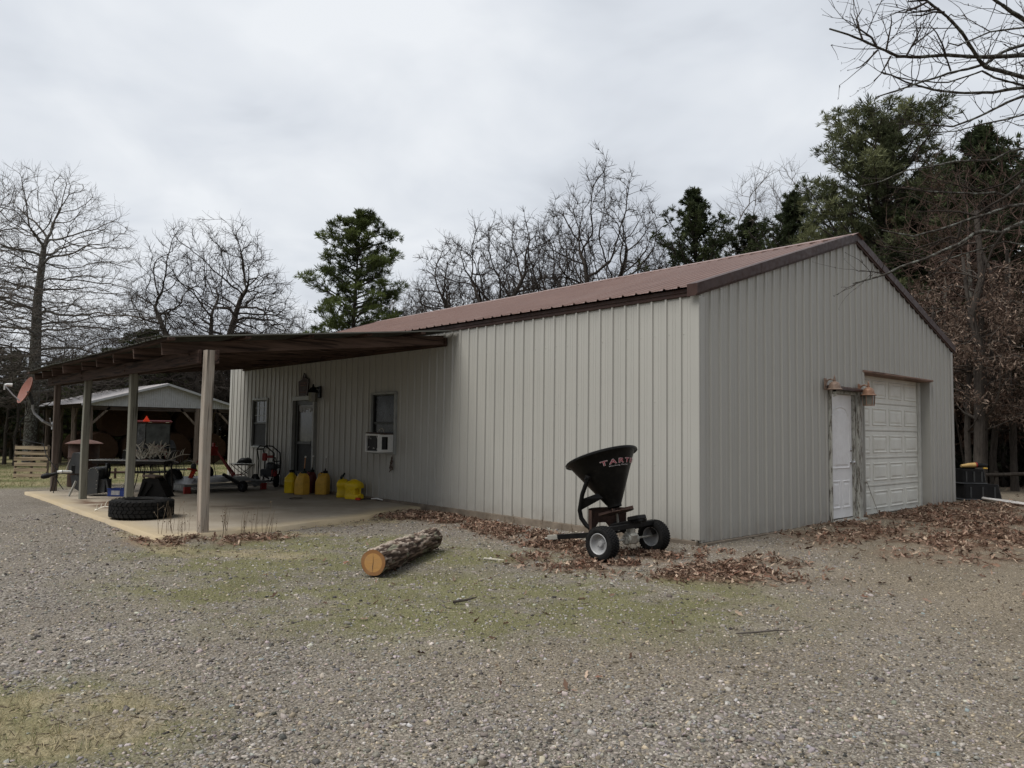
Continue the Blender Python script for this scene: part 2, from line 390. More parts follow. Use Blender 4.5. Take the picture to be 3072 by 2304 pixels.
# ------------------------------------------------------------------ world and light
w = bpy.data.worlds.new('World'); scene.world = w; w.use_nodes = True
nt = w.node_tree; nt.nodes.clear(); N = nt.nodes.new; LK = nt.links.new
SUN = Vector((-.10, -.50, .86)).normalized()
sky = N('ShaderNodeTexSky'); sky.sky_type = 'NISHITA'; sky.sun_disc = False
sky.sun_elevation = math.asin(SUN.z); sky.sun_rotation = math.atan2(SUN.x, SUN.y); sky.air_density = 1.5; sky.dust_density = 4
bg1 = N('ShaderNodeBackground'); bg1.inputs[1].default_value = .06; LK(sky.outputs[0], bg1.inputs[0])
tc = N('ShaderNodeTexCoord'); sp = N('ShaderNodeSeparateXYZ'); LK(tc.outputs['Generated'], sp.inputs[0])
def wm(op, a, b=0.0):
    n = N('ShaderNodeMath'); n.operation = op
    for s, v in ((n.inputs[0], a), (n.inputs[1], b)):
        if hasattr(v, 'is_output'): LK(v, s)
        else: s.default_value = v
    return n.outputs[0]
den = wm('ADD', wm('MAXIMUM', sp.outputs[2], 0.0), .22)
cx = N('ShaderNodeCombineXYZ'); LK(wm('DIVIDE', sp.outputs[0], den), cx.inputs[0]); LK(wm('DIVIDE', sp.outputs[1], den), cx.inputs[1])
def wnoise(scale, detail, rough, dist=0.0):
    n = N('ShaderNodeTexNoise'); n.inputs['Scale'].default_value = scale; n.inputs['Detail'].default_value = detail; n.inputs['Roughness'].default_value = rough; n.inputs['Distortion'].default_value = dist
    LK(cx.outputs[0], n.inputs['Vector']); return n.outputs['Fac']
cl = wm('ADD', wm('MULTIPLY', wnoise(.85, 4, .5, .25), .7), wm('MULTIPLY', wnoise(2.6, 4, .55, .35), .3))
rp = N('ShaderNodeValToRGB'); e = rp.color_ramp.elements; e.new(.5)
e[0].position = .39; e[0].color = (.575, .612, .675, 1); e[1].position = .50; e[1].color = (.755, .795, .855, 1); e[2].position = .61; e[2].color = (.90, .93, .97, 1)
LK(cl, rp.inputs[0])
def wsm(v, a, b):
    n = N('ShaderNodeMapRange'); n.interpolation_type = 'SMOOTHSTEP'; LK(v, n.inputs[0]); n.inputs[1].default_value = a; n.inputs[2].default_value = b; return n.outputs[0]
back = wm('ADD', wm('MULTIPLY', sp.outputs[0], .74), wm('MULTIPLY', sp.outputs[1], -.67))     # low sky behind the camera, dimmed on purpose to darken porch and gable
dk = wm('MULTIPLY', wsm(back, -.35, .45), wm('SUBTRACT', 1.0, wsm(sp.outputs[2], .12, .65)))
bg2 = N('ShaderNodeBackground'); LK(wm('SUBTRACT', 1.0, wm('MULTIPLY', dk, .72)), bg2.inputs[1]); LK(rp.outputs[0], bg2.inputs[0])
mx = N('ShaderNodeMixShader'); mx.inputs[0].default_value = .93; LK(bg1.outputs[0], mx.inputs[1]); LK(bg2.outputs[0], mx.inputs[2])
wo = N('ShaderNodeOutputWorld'); LK(mx.outputs[0], wo.inputs[0])

sl = bpy.data.lights.new('sun', 'SUN'); sl.energy = 3.1; sl.angle = math.radians(40); sl.color = (1.0, .965, .91)
so = bpy.data.objects.new('sun', sl); COL.objects.link(so); so.rotation_euler = SUN.to_track_quat('Z', 'Y').to_euler(); so.location = (0, -20, 30)

# ------------------------------------------------------------------ ground sheet
def axis(lo, hi, step, far0, far1):
    fine = np.arange(lo, hi, step)
    a = lo-np.geomspace(step*2, lo-far0, 46)[::-1]; b = fine[-1]+np.geomspace(step*2, far1-hi, 46)
    return np.concatenate([a, fine, b])
gx = axis(-16, 7.5, .075, -420, 420); gy = axis(-9.5, 9.5, .075, -420, 420)
X, Y = np.meshgrid(gx, gy, indexing='ij')
Z = zg(X, Y) + .035*(fbm(X*.7, Y*.7, 3)-.5) + .020*(fbm(X*5, Y*5, 3)-.5)*(np.abs(X) < 20) + .03*leaf_mask(X, Y)*fbm(X*9, Y*9, 2)
under = (X > -15.2) & (X < -.12) & (Y > .12) & (Y < 9.0)
slabm = (X > -13.3) & (X < -4.75) & (Y > -4.9) & (Y < .2)
Z = np.where(under | slabm, np.minimum(Z, -.13), Z)
nx, ny = X.shape; idx = np.arange(nx*ny).reshape(nx, ny)
F4 = np.stack([idx[:-1, :-1], idx[1:, :-1], idx[1:, 1:], idx[:-1, 1:]], -1).reshape(-1, 4)
V = np.stack([X, Y, Z], -1).reshape(-1, 3)
mcol = np.stack([np.maximum(moss_mask(X, Y), 0), np.maximum(straw_mask(X, Y), 0), np.maximum(brown_mask(X, Y), 0)], -1).reshape(-1, 3)

t = NT('gravel_yard'); co = t.co()
at_ = t.attr('col'); sep = t.n('ShaderNodeSeparateColor'); t.l(at_.outputs['Color'], sep.inputs[0])
fa = t.attr('field'); fsep = t.n('ShaderNodeSeparateColor'); t.l(fa.outputs['Color'], fsep.inputs[0])
vA = t.vor(62); vB = t.vor(135); vC = t.vor(26)
cell = t.n('ShaderNodeSeparateColor'); t.l(vA.outputs['Color'], cell.inputs[0]); cellB = t.n('ShaderNodeSeparateColor'); t.l(vB.outputs['Color'], cellB.inputs[0])
g1 = t.ramp(cell.outputs[0], [(0.0, (.08, .070, .060)), (.45, (.20, .178, .153)), (.8, (.30, .272, .236)), (1.0, (.45, .412, .366))])
g2 = t.ramp(cellB.outputs[1], [(0.0, (.075, .065, .054)), (.5, (.205, .182, .152)), (1.0, (.38, .342, .29))])
grav = t.mix(t.ramp(t.noise(2.3, 4), [(.4, 0.0), (.6, 1.0)]), g1, g2)
tan1 = t.ramp(cellB.outputs[0], [(0.0, (.085, .068, .049)), (.5, (.185, .153, .112)), (.82, (.265, .222, .16)), (1.0, (.42, .36, .265))])
grav = t.mix(t.math('MULTIPLY', sep.outputs[2], .85), grav, tan1)
crev = t.ramp(vA.outputs['Distance'], [(.0, 1.0), (.5, .92), (.8, .62)])
grav = t.mix(1.0, grav, crev, 'MULTIPLY')
mo = t.ramp(t.noise(48, 5, .75), [(.3, (.066, .066, .025)), (.5, (.140, .138, .054)), (.72, (.26, .245, .12))])
c = t.mix(t.math('MULTIPLY', sep.outputs[0], .74), grav, mo)
st = t.ramp(t.noise(1.0, 6, .75, t.mapped((70, 25, 30))), [(.3, (.17, .135, .08)), (.55, (.36, .30, .19)), (.75, (.50, .43, .29))])
c = t.mix(t.math('MULTIPLY', t.math('MULTIPLY', sep.outputs[1], .75), t.ramp(t.noise(9, 5, .7), [(.36, .25), (.6, 1.0)])), c, st)
fg = t.ramp(t.noise(6, 7, .75), [(.3, (.085, .085, .035)), (.5, (.20, .175, .095)), (.7, (.33, .28, .17))])
fg = t.mix(t.ramp(t.noise(.5, 4), [(.42, 0.0), (.62, .75)]), fg, (.085, .105, .035))
c = t.mix(fsep.outputs[0], c, fg)
lf = t.ramp(t.noise(14, 6, .8), [(.3, (.045, .026, .017)), (.5, (.13, .075, .048)), (.7, (.24, .15, .10))])
c = t.mix(t.math('MULTIPLY', fsep.outputs[1], .9), c, lf)
big = t.mix(.5, t.ramp(t.noise(.45, 3), [(.3, .82), (.7, 1.16)]), t.ramp(t.noise(1.7, 4), [(.3, .80), (.7, 1.2)])); c = t.mix(1.0, c, big, 'MULTIPLY')
inv = t.math('SUBTRACT', 1.0, vA.outputs['Distance'])
b1 = t.bump(inv, .9, .012); b2 = t.bump(t.noise(120, 3, .7), .55, .006, b1)
M['ground'] = t.done(c, .95, 0, b2, .12)
g = np_mesh('ground', V, F4, M['ground'], None, mcol, True); g['kind'] = 'structure'
fcol = np.stack([field_mask(X, Y), leaf_mask(X, Y), X*0], -1).reshape(-1, 3)
a = g.data.color_attributes.new('field', 'FLOAT_COLOR', 'POINT'); a.data.foreach_set('color', np.concatenate([fcol, np.ones((len(fcol), 1))], 1).astype(np.float32).ravel())

# ------------------------------------------------------------------ concrete slab under the porch
def slab_edge(y):
    pts = [(-5.2, -4.62), (-4.96, -4.62), (-4.2, -4.70), (-3.25, -4.72), (-2.55, -4.98), (-2.2, -5.02), (-1.55, -5.18), (-.8, -5.75), (.1, -5.9)]
    return np.interp(y, [p[0] for p in pts], [p[1] for p in pts])
sx = np.linspace(0, 1, 110); sy = np.linspace(-4.97, .0, 66)
SX, SY = np.meshgrid(sx, sy, indexing='ij'); ex = slab_edge(SY)+.05*(fbm(SY*3, SY*0+2, 3)-.5); SXX = -13.12+(ex+13.12)*SX
SZ = np.full_like(SXX, -.05)
edge = (SX > .999) | (SX < .001) | (SY < -4.969)
top = np.stack([SXX, SY, SZ], -1).reshape(-1, 3); n0, n1 = SXX.shape; ii = np.arange(n0*n1).reshape(n0, n1)
FT = np.stack([ii[:-1, :-1], ii[1:, :-1], ii[1:, 1:], ii[:-1, 1:]], -1).reshape(-1, 4)
loop = np.concatenate([ii[:, 0], ii[-1, 1:], ii[::-1, -1][1:], ii[0, ::-1][1:-1]])
base = top[loop].copy(); base[:, 2] = -.22; k0 = len(top); L = len(loop)
FS = np.array([(loop[k], k0+k, k0+(k+1) % L, loop[(k+1) % L]) for k in range(L)])
dirt = np.zeros(len(top)+L)
tx, ty = top[:, 0], top[:, 1]
dm = np.clip(blob(tx, ty, (-9.6, -4.35), 1.5, .42, .05)*2, 0, 1)*sstep(fbm(tx*4, ty*4, 3), .3, .55)
dm = np.maximum(dm, .5*np.clip(blob(tx, ty, (-7.6, -2.7), 1.2, .4, .4)*2, 0, 1)*sstep(fbm(tx*5, ty*5, 3), .42, .6))
edge_d = np.maximum(sstep(-(ty), 4.45, 4.95), sstep(tx-slab_edge(ty), -.55, -.05))
cl3 = np.zeros((len(top)+L, 3)); cl3[:len(top), 0] = dm; cl3[:len(top), 1] = edge_d*(.35+.9*fbm(tx*2.5, ty*2.5, 3)); cl3[len(top):, 1] = .8
t = NT('porch_concrete'); a_ = t.attr('col'); sp2 = t.n('ShaderNodeSeparateColor'); t.l(a_.outputs['Color'], sp2.inputs[0])
n1_ = t.noise(1.1, 6, .65); n2_ = t.noise(30, 4, .7)
c = t.ramp(n1_, [(.3, (.27, .228, .175)), (.55, (.37, .322, .255)), (.75, (.45, .40, .325))])
c = t.mix(t.ramp(n2_, [(.3, .25), (.7, 0.0)]), c, (.14, .115, .09))
c = t.mix(t.math('MULTIPLY', sp2.outputs[1], .75), c, (.44, .35, .215))
c = t.mix(sp2.outputs[0], c, (.115, .068, .042))
c = t.mix(t.ramp(t.noise(2.6, 7, .75), [(.62, 0.0), (.70, .35)]), c, (.10, .08, .065))
M['slab'] = t.done(c, .88, 0, t.bump(n2_, .25, .006), .2)
s_ = np_mesh('porch_slab', np.concatenate([top, base]), np.concatenate([FT, FS]), M['slab'], None, cl3); s_['kind'] = 'structure'

# ------------------------------------------------------------------ scattered stuff
def frames(n, tilt, rg):
    """random upright-ish rotation matrices"""
    a = rg.random(n)*2*PI; tx_ = rg.normal(0, tilt, n); ty_ = rg.normal(0, tilt, n)
    ca, sa = np.cos(a), np.sin(a); R = np.zeros((n, 3, 3))
    R[:, 0, 0] = ca; R[:, 0, 1] = -sa; R[:, 1, 0] = sa; R[:, 1, 1] = ca; R[:, 2, 2] = 1
    A = np.zeros((n, 3, 3)); A[:, 0, 0] = 1; A[:, 1, 1] = np.cos(tx_); A[:, 1, 2] = -np.sin(tx_); A[:, 2, 1] = np.sin(tx_); A[:, 2, 2] = np.cos(tx_)
    B = np.zeros((n, 3, 3)); B[:, 1, 1] = 1; B[:, 0, 0] = np.cos(ty_); B[:, 0, 2] = np.sin(ty_); B[:, 2, 0] = -np.sin(ty_); B[:, 2, 2] = np.cos(ty_)
    return R @ A @ B
def scatter(name, tv, tf, pos, R, sc, colr, mat, parent=None, jitter=0.0, rg=rng, vshade=None):
    n = len(pos); k = len(tv)
    T = np.repeat(tv[None], n, 0)
    if jitter: T = T*(1+rg.normal(0, jitter, T.shape))
    T = T*(sc[:, None, :] if sc.ndim == 2 else sc[:, None, None])
    V = np.einsum('nij,nkj->nki', R, T)+pos[:, None, :]
    F = tf[None]+(np.arange(n)*k)[:, None, None]
    C = np.repeat(colr[:, None, :], k, 1)
    if vshade is not None: C = C*vshade[None, :, None]
    return np_mesh(name, V.reshape(-1, 3), F.reshape(-1, tf.shape[1]), mat, parent, C.reshape(-1, 3))
def free(x, y):                              # open yard only: not under the building or on the slab
    inb = (x > -15) & (x < .02) & (y > -.02) & (y < 9.2)
    ins = (x > -13.2) & (x < slab_edge(y)+.02) & (y > -5.0) & (y < .05)
    return ~(inb | ins)
def ring_points(n, r0, r1, a0, a1, pw, rg):
    r = r0*(r1/r0)**(rg.random(n)**pw); a = np.radians(a0+(a1-a0)*rg.random(n))
    return CAM[0]+r*np.cos(a), CAM[1]+r*np.sin(a), r
A0, A1 = math.degrees(YAW)-38, math.degrees(YAW)+38

cube_v = np.array([(x, y, z) for z in (-1, 1) for y in (-1, 1) for x in (-1, 1)], float)
cube_v[4:, :2] *= .62; cube_v[:4, :2] *= .9
cube_f = np.array([(0, 2, 3, 1), (4, 5, 7, 6), (0, 1, 5, 4), (2, 6, 7, 3), (0, 4, 6, 2), (1, 3, 7, 5)])
n = 105000
px_, py_, rr_ = ring_points(n, 1.75, 14.5, A0, A1, .78, rng)
keep = free(px_, py_) & (field_mask(px_, py_) < .5)
keep &= rng.random(n) > .55*moss_mask(px_, py_)+.85*straw_mask(px_, py_)
px_, py_, rr_ = px_[keep], py_[keep], rr_[keep]; n = len(px_)
size = 1.0*np.clip(rng.lognormal(math.log(.0064), .42, n), .003, .024)*np.clip(.85+rr_*.028, 0, 1.25)
bm = brown_mask(px_, py_); size *= 1-.35*bm
sc = np.stack([size*rng.uniform(.8, 1.5, n), size*rng.uniform(.65, 1.0, n), size*rng.uniform(.3, .62, n)], 1)
pos = np.stack([px_, py_, zg(px_, py_)+.035*(fbm(px_*.7, py_*.7, 3)-.5)+.020*(fbm(px_*5, py_*5, 3)-.5)+sc[:, 2]*.35], 1)
val = np.clip(rng.normal(.215, .095, n), .05, .52); val = np.where(rng.random(n) < .03, rng.uniform(.34, .46, n), val)
tint = np.stack([1.05+.05*rng.normal(size=n), np.ones(n)*.95+.02*rng.normal(size=n), .85+.06*rng.normal(size=n)], 1)
colr = val[:, None]*tint
br = (rng.random(n) < bm*.75)[:, None]; colr = np.where(br, val[:, None]*np.array([[1.02, .86, .63]])*1.0, colr)
bl = (rng.random(n) < .003)[:, None]; colr = np.where(bl, np.array([[.22, .26, .26]]), colr)
o = scatter('loose_gravel', cube_v, cube_f, pos, frames(n, .28, rng), sc, colr, M['stone'], None, .24); o['kind'] = 'stuff'

# short grass and moss blades on the thin green patches, straw on the pale ones
tri_v = np.array([(-.5, 0, 0), (.5, 0, 0), (.18, .25, .6), (0, .55, 1.0)]); tri_f = np.array([(0, 1, 2, 3)])
n = 150000
px_, py_, rr_ = ring_points(n, 1.8, 15, A0, A1, .8, rng)
mm = moss_mask(px_, py_); ss = straw_mask(px_, py_); keep = free(px_, py_) & (rng.random(n) < np.clip(mm*.9+ss*1.0+.012, 0, 1)); px_, py_, mm, ss, rr_ = px_[keep], py_[keep], mm[keep], ss[keep], rr_[keep]; n = len(px_)
hh = rng.uniform(.008, .026, n)*(.7+.5*mm+.9*ss); wdt = rng.uniform(.0016, .0032, n)*np.clip(rr_/5, .8, 2.2)
pos = np.stack([px_, py_, zg(px_, py_)+.035*(fbm(px_*.7, py_*.7, 3)-.5)+.020*(fbm(px_*5, py_*5, 3)-.5)-.002], 1)
cg = np.array([.098, .122, .042])[None]*rng.uniform(.6, 1.5, (n, 1)); cs = np.array([.36, .31, .19])[None]*rng.uniform(.6, 1.3, (n, 1))
dry = (rng.random(n) < .48)[:, None]; colr = np.where(dry | ((ss[:, None] > .35) & (rng.random(n) < .72)[:, None]), cs*np.where(ss[:, None] > .35, 1.1, .75), cg)
o = scatter('short_grass', tri_v, tri_f, pos, frames(n, .55, rng), np.stack([wdt, hh*1.2, hh], 1), colr, M['blade']); o['kind'] = 'stuff'
# lying straws and bits of twig
n = 14000
px_, py_, rr_ = ring_points(n, 1.8, 13, A0, A1, .85, rng); keep = free(px_, py_) & (rng.random(n) < .06+.94*straw_mask(px_, py_)); px_, py_, rr_ = px_[keep], py_[keep], rr_[keep]; n = len(px_)
ln = rng.uniform(.02, .10, n); wd = rng.uniform(.0010, .0020, n)*np.clip(rr_/4, 1, 2.5)
pos = np.stack([px_, py_, zg(px_, py_)+.035*(fbm(px_*.7, py_*.7, 3)-.5)+.006], 1)
colr = np.where((rng.random(n) < .6)[:, None], np.array([[.42, .36, .24]])*rng.uniform(.6, 1.2, (n, 1)), np.array([[.10, .075, .055]]))
o = scatter('straw_bits', cube_v*np.array([[1, 1, 1]]), cube_f, pos, frames(n, .12, rng), np.stack([ln*.5, wd, wd], 1), colr, M['blade']); o['kind'] = 'stuff'

# dead leaves
lv = np.array([(0, -1, .10), (.34, -.55, .30), (.22, -.2, .12), (.5, .15, .34), (.2, .5, .10), (0, 1, .25), (-.2, .5, .10), (-.5, .15, .30), (-.22, -.2, .12), (-.34, -.55, .34), (0, 0, 0)])
lf_ = np.array([(10, 0, 1), (10, 1, 2), (10, 2, 3), (10, 3, 4), (10, 4, 5), (10, 5, 6), (10, 6, 7), (10, 7, 8), (10, 8, 9), (10, 9, 0)])
def leaf_scatter(name, n, xr, yr, base, rg, size=(.035, .075), thr=.0):
    x = rg.uniform(*xr, n); y = rg.uniform(*yr, n); m = leaf_mask(x, y)
    k = free(x, y) & (rg.random(n) < np.clip(m**1.3+base, 0, 1)); x, y, m = x[k], y[k], m[k]; n = len(x)
    s = rg.uniform(*size, n)
    pos = np.stack([x, y, zg(x, y)+.035*(fbm(x*.7, y*.7, 3)-.5)+.012+rg.random(n)*.055*m], 1)
    pal = np.array([(.24, .155, .112), (.17, .108, .078), (.32, .225, .165), (.11, .072, .053), (.42, .32, .24), (.22, .122, .086), (.28, .19, .145)])
    c_ = pal[rg.integers(0, 7, n)]*rg.uniform(.5, 1.25, (n, 1))
    sc_ = np.stack([s*rg.uniform(.45, .75, n), s*.8, s*rg.uniform(.2, .9, n)], 1)
    o = scatter(name, lv, lf_, pos, frames(n, .5, rg), sc_, c_, M['leaves'], None, .15, rg); o['kind'] = 'stuff'; return o
leaf_scatter('leaf_litter', 60000, (-6.2, 2.6), (-5.2, -.1), .0035, np.random.default_rng(21), (.03, .062))
leaf_scatter('leaf_litter', 42000, (.02, 6.5), (-1, 14), .012, np.random.default_rng(22), (.035, .075))
leaf_scatter('leaf_litter', 9000, (-7, 6), (14, 24), .02, np.random.default_rng(23), (.05, .09))

# rough grass of the field beyond the slab
n = 42000; rg = np.random.default_rng(31)
px_ = rg.uniform(-40, -12.8, n); py_ = rg.uniform(-9, 9, n); fm = field_mask(px_, py_); keep = (rg.random(n) < fm*np.clip(1.25-(-px_-13)/30, .3, 1)) & free(px_, py_); px_, py_ = px_[keep], py_[keep]; n = len(px_)
hh = rg.uniform(.03, .09, n); wd = rg.uniform(.006, .014, n)
gn = fbm(px_*.5, py_*.5, 3)
colr = np.where((rg.random(n) < sstep(gn, .45, .62)*.7+.1)[:, None], np.array([[.09, .11, .035]]), np.array([[.30, .25, .145]]))*rg.uniform(.6, 1.3, (n, 1))
o = scatter('field_grass', tri_v, tri_f, np.stack([px_, py_, zg(px_, py_)-.01], 1), frames(n, .4, rg), np.stack([wd, hh, hh], 1), colr, M['blade']); o['kind'] = 'stuff'
# ------------------------------------------------------------------ the workshop
W_, L_, H_, RISE = 9.14, 14.87, 3.10, 1.474
RIB = .2286
shop = thing('metal_workshop', 'grey metal workshop with brown ribbed roof and a timber lean-to porch', 'workshop')
def gable_top(y): return H_ + RISE*(1-abs(y-W_/2)/(W_/2))
def ribbed(name, s0, s1, zb, ztop, holes, fn, mat, parent, phase=0.0, screws=()):
    """standing-rib cladding along s; fn(s, z, out) -> point; holes = (s0, s1, z0, z1)"""
    prof = {s0: 0.0, s1: 0.0}
    k = math.floor(s0/RIB)-1
    while k*RIB+phase < s1+.1:
        c = k*RIB+phase; k += 1
        for ds, h in ((-.021, 0), (-.012, .022), (.012, .022), (.021, 0), (.085, 0), (.089, .0035), (.097, .0035), (.101, 0), (.128, 0), (.132, .0035), (.140, .0035), (.144, 0)):
            if s0 < c+ds < s1: prof[round(c+ds, 5)] = h
    ss = sorted(prof); hs = [prof[s] for s in ss]
    for h in holes:
        for e in (h[0], h[1]):
            if s0 < e < s1 and e not in prof: prof[e] = float(np.interp(e, ss, hs))
    if ztop is gable_top and W_/2 not in prof: prof[W_/2] = float(np.interp(W_/2, ss, hs))
    ss = sorted(prof); mb = MB()
    for a, b in zip(ss[:-1], ss[1:]):
        m = (a+b)/2; iv = [(None, None)]
        segs = []; z = zb; hh = sorted([(h[2], h[3]) for h in holes if h[0] < m < h[1]])
        for (h0, h1) in hh:
            if h0 > z: segs.append((z, h0))
            z = max(z, h1)
        segs.append((z, None))
        for (q0, q1) in segs:
            ta = q1 if q1 is not None else ztop(a); tb = q1 if q1 is not None else ztop(b)
            zs = [q0, None]
            mb.add([fn(a, q0, prof[a]), fn(b, q0, prof[b]), fn(b, tb, prof[b]), fn(a, ta, prof[a])], [(0, 1, 2, 3)])
    # screw heads beside each rib
    for zrow in screws:
        k = math.floor(s0/RIB)
        while k*RIB+phase < s1:
            c = k*RIB+phase+.042; k += 1
            if not (s0+.02 < c < s1-.02): continue
            if any(h[0]-.05 < c < h[1]+.05 and h[2]-.05 < zrow < h[3]+.05 for h in holes): continue
            if zrow > ztop(c)-.1: continue
            r = .010; zz = zrow+.006*math.sin(c*37)
            mb.add([fn(c-r, zz, 0), fn(c, zz-r, 0), fn(c+r, zz, 0), fn(c, zz+r, 0), fn(c, zz, .008)], [(0, 1, 4), (1, 2, 4), (2, 3, 4), (3, 0, 4)])
    o = mb.build(name, mat, parent)
    return o
WL = (-13.385, -12.46, .84, 2.085); DR = (-11.02, -10.04, -.05, 1.98); WR = (-7.68, -6.77, .86, 2.075)
front_holes = [WL, DR, WR]
f_front = lambda s, z, o: (s, -o, z)
f_gable = lambda s, z, o: (o, s, z)
ED = (3.565, 4.455, .0, 2.045); GD = (4.86, 7.89, -.06, 2.40)
ribbed('wall', -L_, -.0, .0, lambda s: H_, front_holes, f_front, M['wall'], shop, -.035, (.14, .92, 1.75, 2.62))
ribbed('wall', .0, W_, -.02, gable_top, [ED, GD], f_gable, M['wall'], shop, .03, (.14, .92, 1.75, 2.62, 3.02))
ribbed('wall', -L_, 0.0, .0, lambda s: H_, [], lambda s, z, o: (s, W_+o, z), M['wall'], shop)
ribbed('wall', 0.0, W_, .0, gable_top, [], lambda s, z, o: (-L_-o, s, z), M['wall'], shop)
# corner flashings
for x, y, sx_, sy_ in ((0, 0, 1, -1), (-L_, 0, -1, -1), (0, W_, 1, 1)):
    mb = MB(); tk = .0235
    mb.box((x-sx_*.055+sx_*tk/2, y+sy_*(tk/2+.0), H_/2+.0), (.11+tk, tk, H_-.02), None, .006)
    mb.box((x+sx_*tk/2, y-sy_*.052, H_/2-.004), (tk, .10, H_-.03), None, .006)
    mb.build('corner_trim', M['wall_trim'], shop)
# foundation
mb = MB()
mb.box((-L_/2, -.012, -.15), (L_-.02, .09, .295)); mb.box((.012, W_/2, -.16), (.09, W_-.02, .27))
mb.build('foundation', M['concrete_foot'], shop)
# roof: two ribbed slopes with a little overhang
OH, RO = .10, .13
def roof_z(y): return gable_top(max(0, min(W_, y))) + RO - (max(0, -y)+max(0, y-W_))*RISE/(W_/2)
def roof_sheet():
    mb = MB(); x0, x1 = -L_-.06, .05; prof = {x0: 0, x1: 0}; k = math.floor(x0/RIB)
    while k*RIB < x1:
        for ds, h in ((-.026, 0), (-.011, .021), (.011, .021), (.026, 0)):
            if x0 < k*RIB+ds < x1: prof[k*RIB+ds] = h
        for ds in (.095, .135):
            for e, h in ((-.006, 0), (-.002, .004), (.002, .004), (.006, 0)):
                if x0 < k*RIB+ds+e < x1: prof[k*RIB+ds+e] = h
        k += 1
    ss = sorted(prof); sl_n = math.hypot(W_/2, RISE); ny, nz = -RISE/sl_n, (W_/2)/sl_n
    for sgn in (1, -1):
        def P_(x, y, h):
            yy = y if sgn > 0 else W_-y
            return (x, yy+sgn*ny*h, roof_z(y)+nz*h)
        for a, b in zip(ss[:-1], ss[1:]):
            ha, hb = prof[a], prof[b]
            q = [P_(a, -OH, ha), P_(b, -OH, hb), P_(b, W_/2, hb), P_(a, W_/2, ha)]
            mb.add(q, [(0, 1, 2, 3)])
            q2 = [P_(a, -OH, ha-.004 if ha else -.002), P_(b, -OH, hb-.004 if hb else -.002)]
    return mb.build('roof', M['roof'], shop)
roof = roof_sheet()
mb = MB()
for s in (1, -1):
    y1 = W_/2-s*.20; z1 = roof_z(W_/2-.20)+.026; zr = roof_z(W_/2)+.034
    for k in range(6):
        xa = -L_-.06+k*(L_+.13)/6; xb = xa+(L_+.13)/6+.02
        lift = .003*(k % 2)
        mb.add([(xa, y1, z1+lift), (xb, y1, z1+lift), (xb, W_/2, zr+lift), (xa, W_/2, zr+lift), (xa, y1, z1-.012+lift), (xb, y1, z1-.012+lift)], [(0, 1, 2, 3), (0, 4, 5, 1)])
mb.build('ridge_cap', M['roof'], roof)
# gable (rake) trims with their lap joints, and eave trims
for xg, sg in ((0, 1), (-L_, -1)):
    for s in (1, -1):
        mb = MB()
        n = 3
        for k in range(n):
            ya = -OH-.005+k*(W_/2+OH)/n; yb = -OH-.005+(k+1)*(W_/2+OH)/n+(.03 if k < n-1 else .0)
            A = lambda y, dz, dx: (xg+sg*dx, (y if s > 0 else W_-y), roof_z(y)+dz)
            e = .002*(k % 2)
            ring = lambda y: [A(y, .034, -.10), A(y, .030+e, .055+e), A(y, -.100-e, .055+e), A(y, -.110, .040), A(y, -.132, .034), A(y, -.132, .020)]
            ra, rb = ring(ya), ring(yb); m = len(ra)
            mb.add(ra+rb, [(i, i+1, m+i+1, m+i) for i in range(m-1)])
            if k == 0: mb.add([A(ya, .030, -.10), A(ya, .030, .055), A(ya, -.100, .055), A(ya, -.125, .02), A(ya, -.125, -.10)], [(0, 1, 2, 3, 4)])
        mb.build('rake_trim', M['brown_trim'], shop)
for y, s in ((0, -1), (W_, 1)):
    mb = MB()
    prof = [(.012, H_-.015), (.030, H_-.005), (.030, H_+.035), (.044, H_+.040), (.044, H_+.085), (.012, H_+.102)]
    for (o0, z0), (o1, z1) in zip(prof[:-1], prof[1:]):
        mb.add([(-L_-.02, y+s*o0, z0), (.02, y+s*o0, z0), (.02, y+s*o1, z1), (-L_-.02, y+s*o1, z1)], [(0, 1, 2, 3)])
    mb.build('eave_trim', M['brown_trim'], shop)

# ---- windows on the long side
def window(hole, name_kids, upper, lower, grille):
    x0, x1, z0, z1 = hole; fw = .045
    mb = MB()
    for a, b in (((x0, z0), (x1, z0+fw)), ((x0, z1-fw), (x1, z1)), ((x0, z0+fw), (x0+fw, z1-fw)), ((x1-fw, z0+fw), (x1, z1-fw))):
        mb.box(((a[0]+b[0])/2, -.012, (a[1]+b[1])/2), (b[0]-a[0]-.001, .075, b[1]-a[1]-.001), None, .006)
    win = mb.build('window', M['window_frame'], shop)
    zm = (z0+z1)/2
    mb = MB(); 
    for a, b in (((x0+fw, zm-.022), (x1-fw, zm+.022)), ((x0+fw, z1-fw-.03), (x1-fw, z1-fw)), ((x0+fw, z0+fw), (x1-fw, z0+fw+.03)), ((x0+fw, z0+fw), (x0+fw+.03, z1-fw)), ((x1-fw-.03, z0+fw), (x1-fw, z1-fw))):
        mb.box(((a[0]+b[0])/2, .012, (a[1]+b[1])/2), (b[0]-a[0], .03, b[1]-a[1]), None, .004)
    mb.build('sash', M['dark_frame'], win)
    for (za, zb, m_) in ((zm, z1-fw, upper), (z0+fw, zm, lower)):
        MB().box(((x0+x1)/2, .024, (za+zb)/2), (x1-x0-2*fw, .008, zb-za)).build('pane', m_, win)
    if grille:
        mb = MB()
        for k in (1, 2): mb.box((x0+fw+(x1-x0-2*fw)*k/3, .014, (zm+z1)/2), (.014, .006, (z1-zm)-.10))
        for k in (1, 2): mb.box(((x0+x1)/2, .015, zm+(z1-fw-zm)*k/3), (x1-x0-.14, .006, .014))
        mb.build('grille', M['window_frame'], win)
    return win
window(WL, 1, M['glass_blind'], M['screen'], True)
window(WR, 1, M['glass'], M['glass'], False)
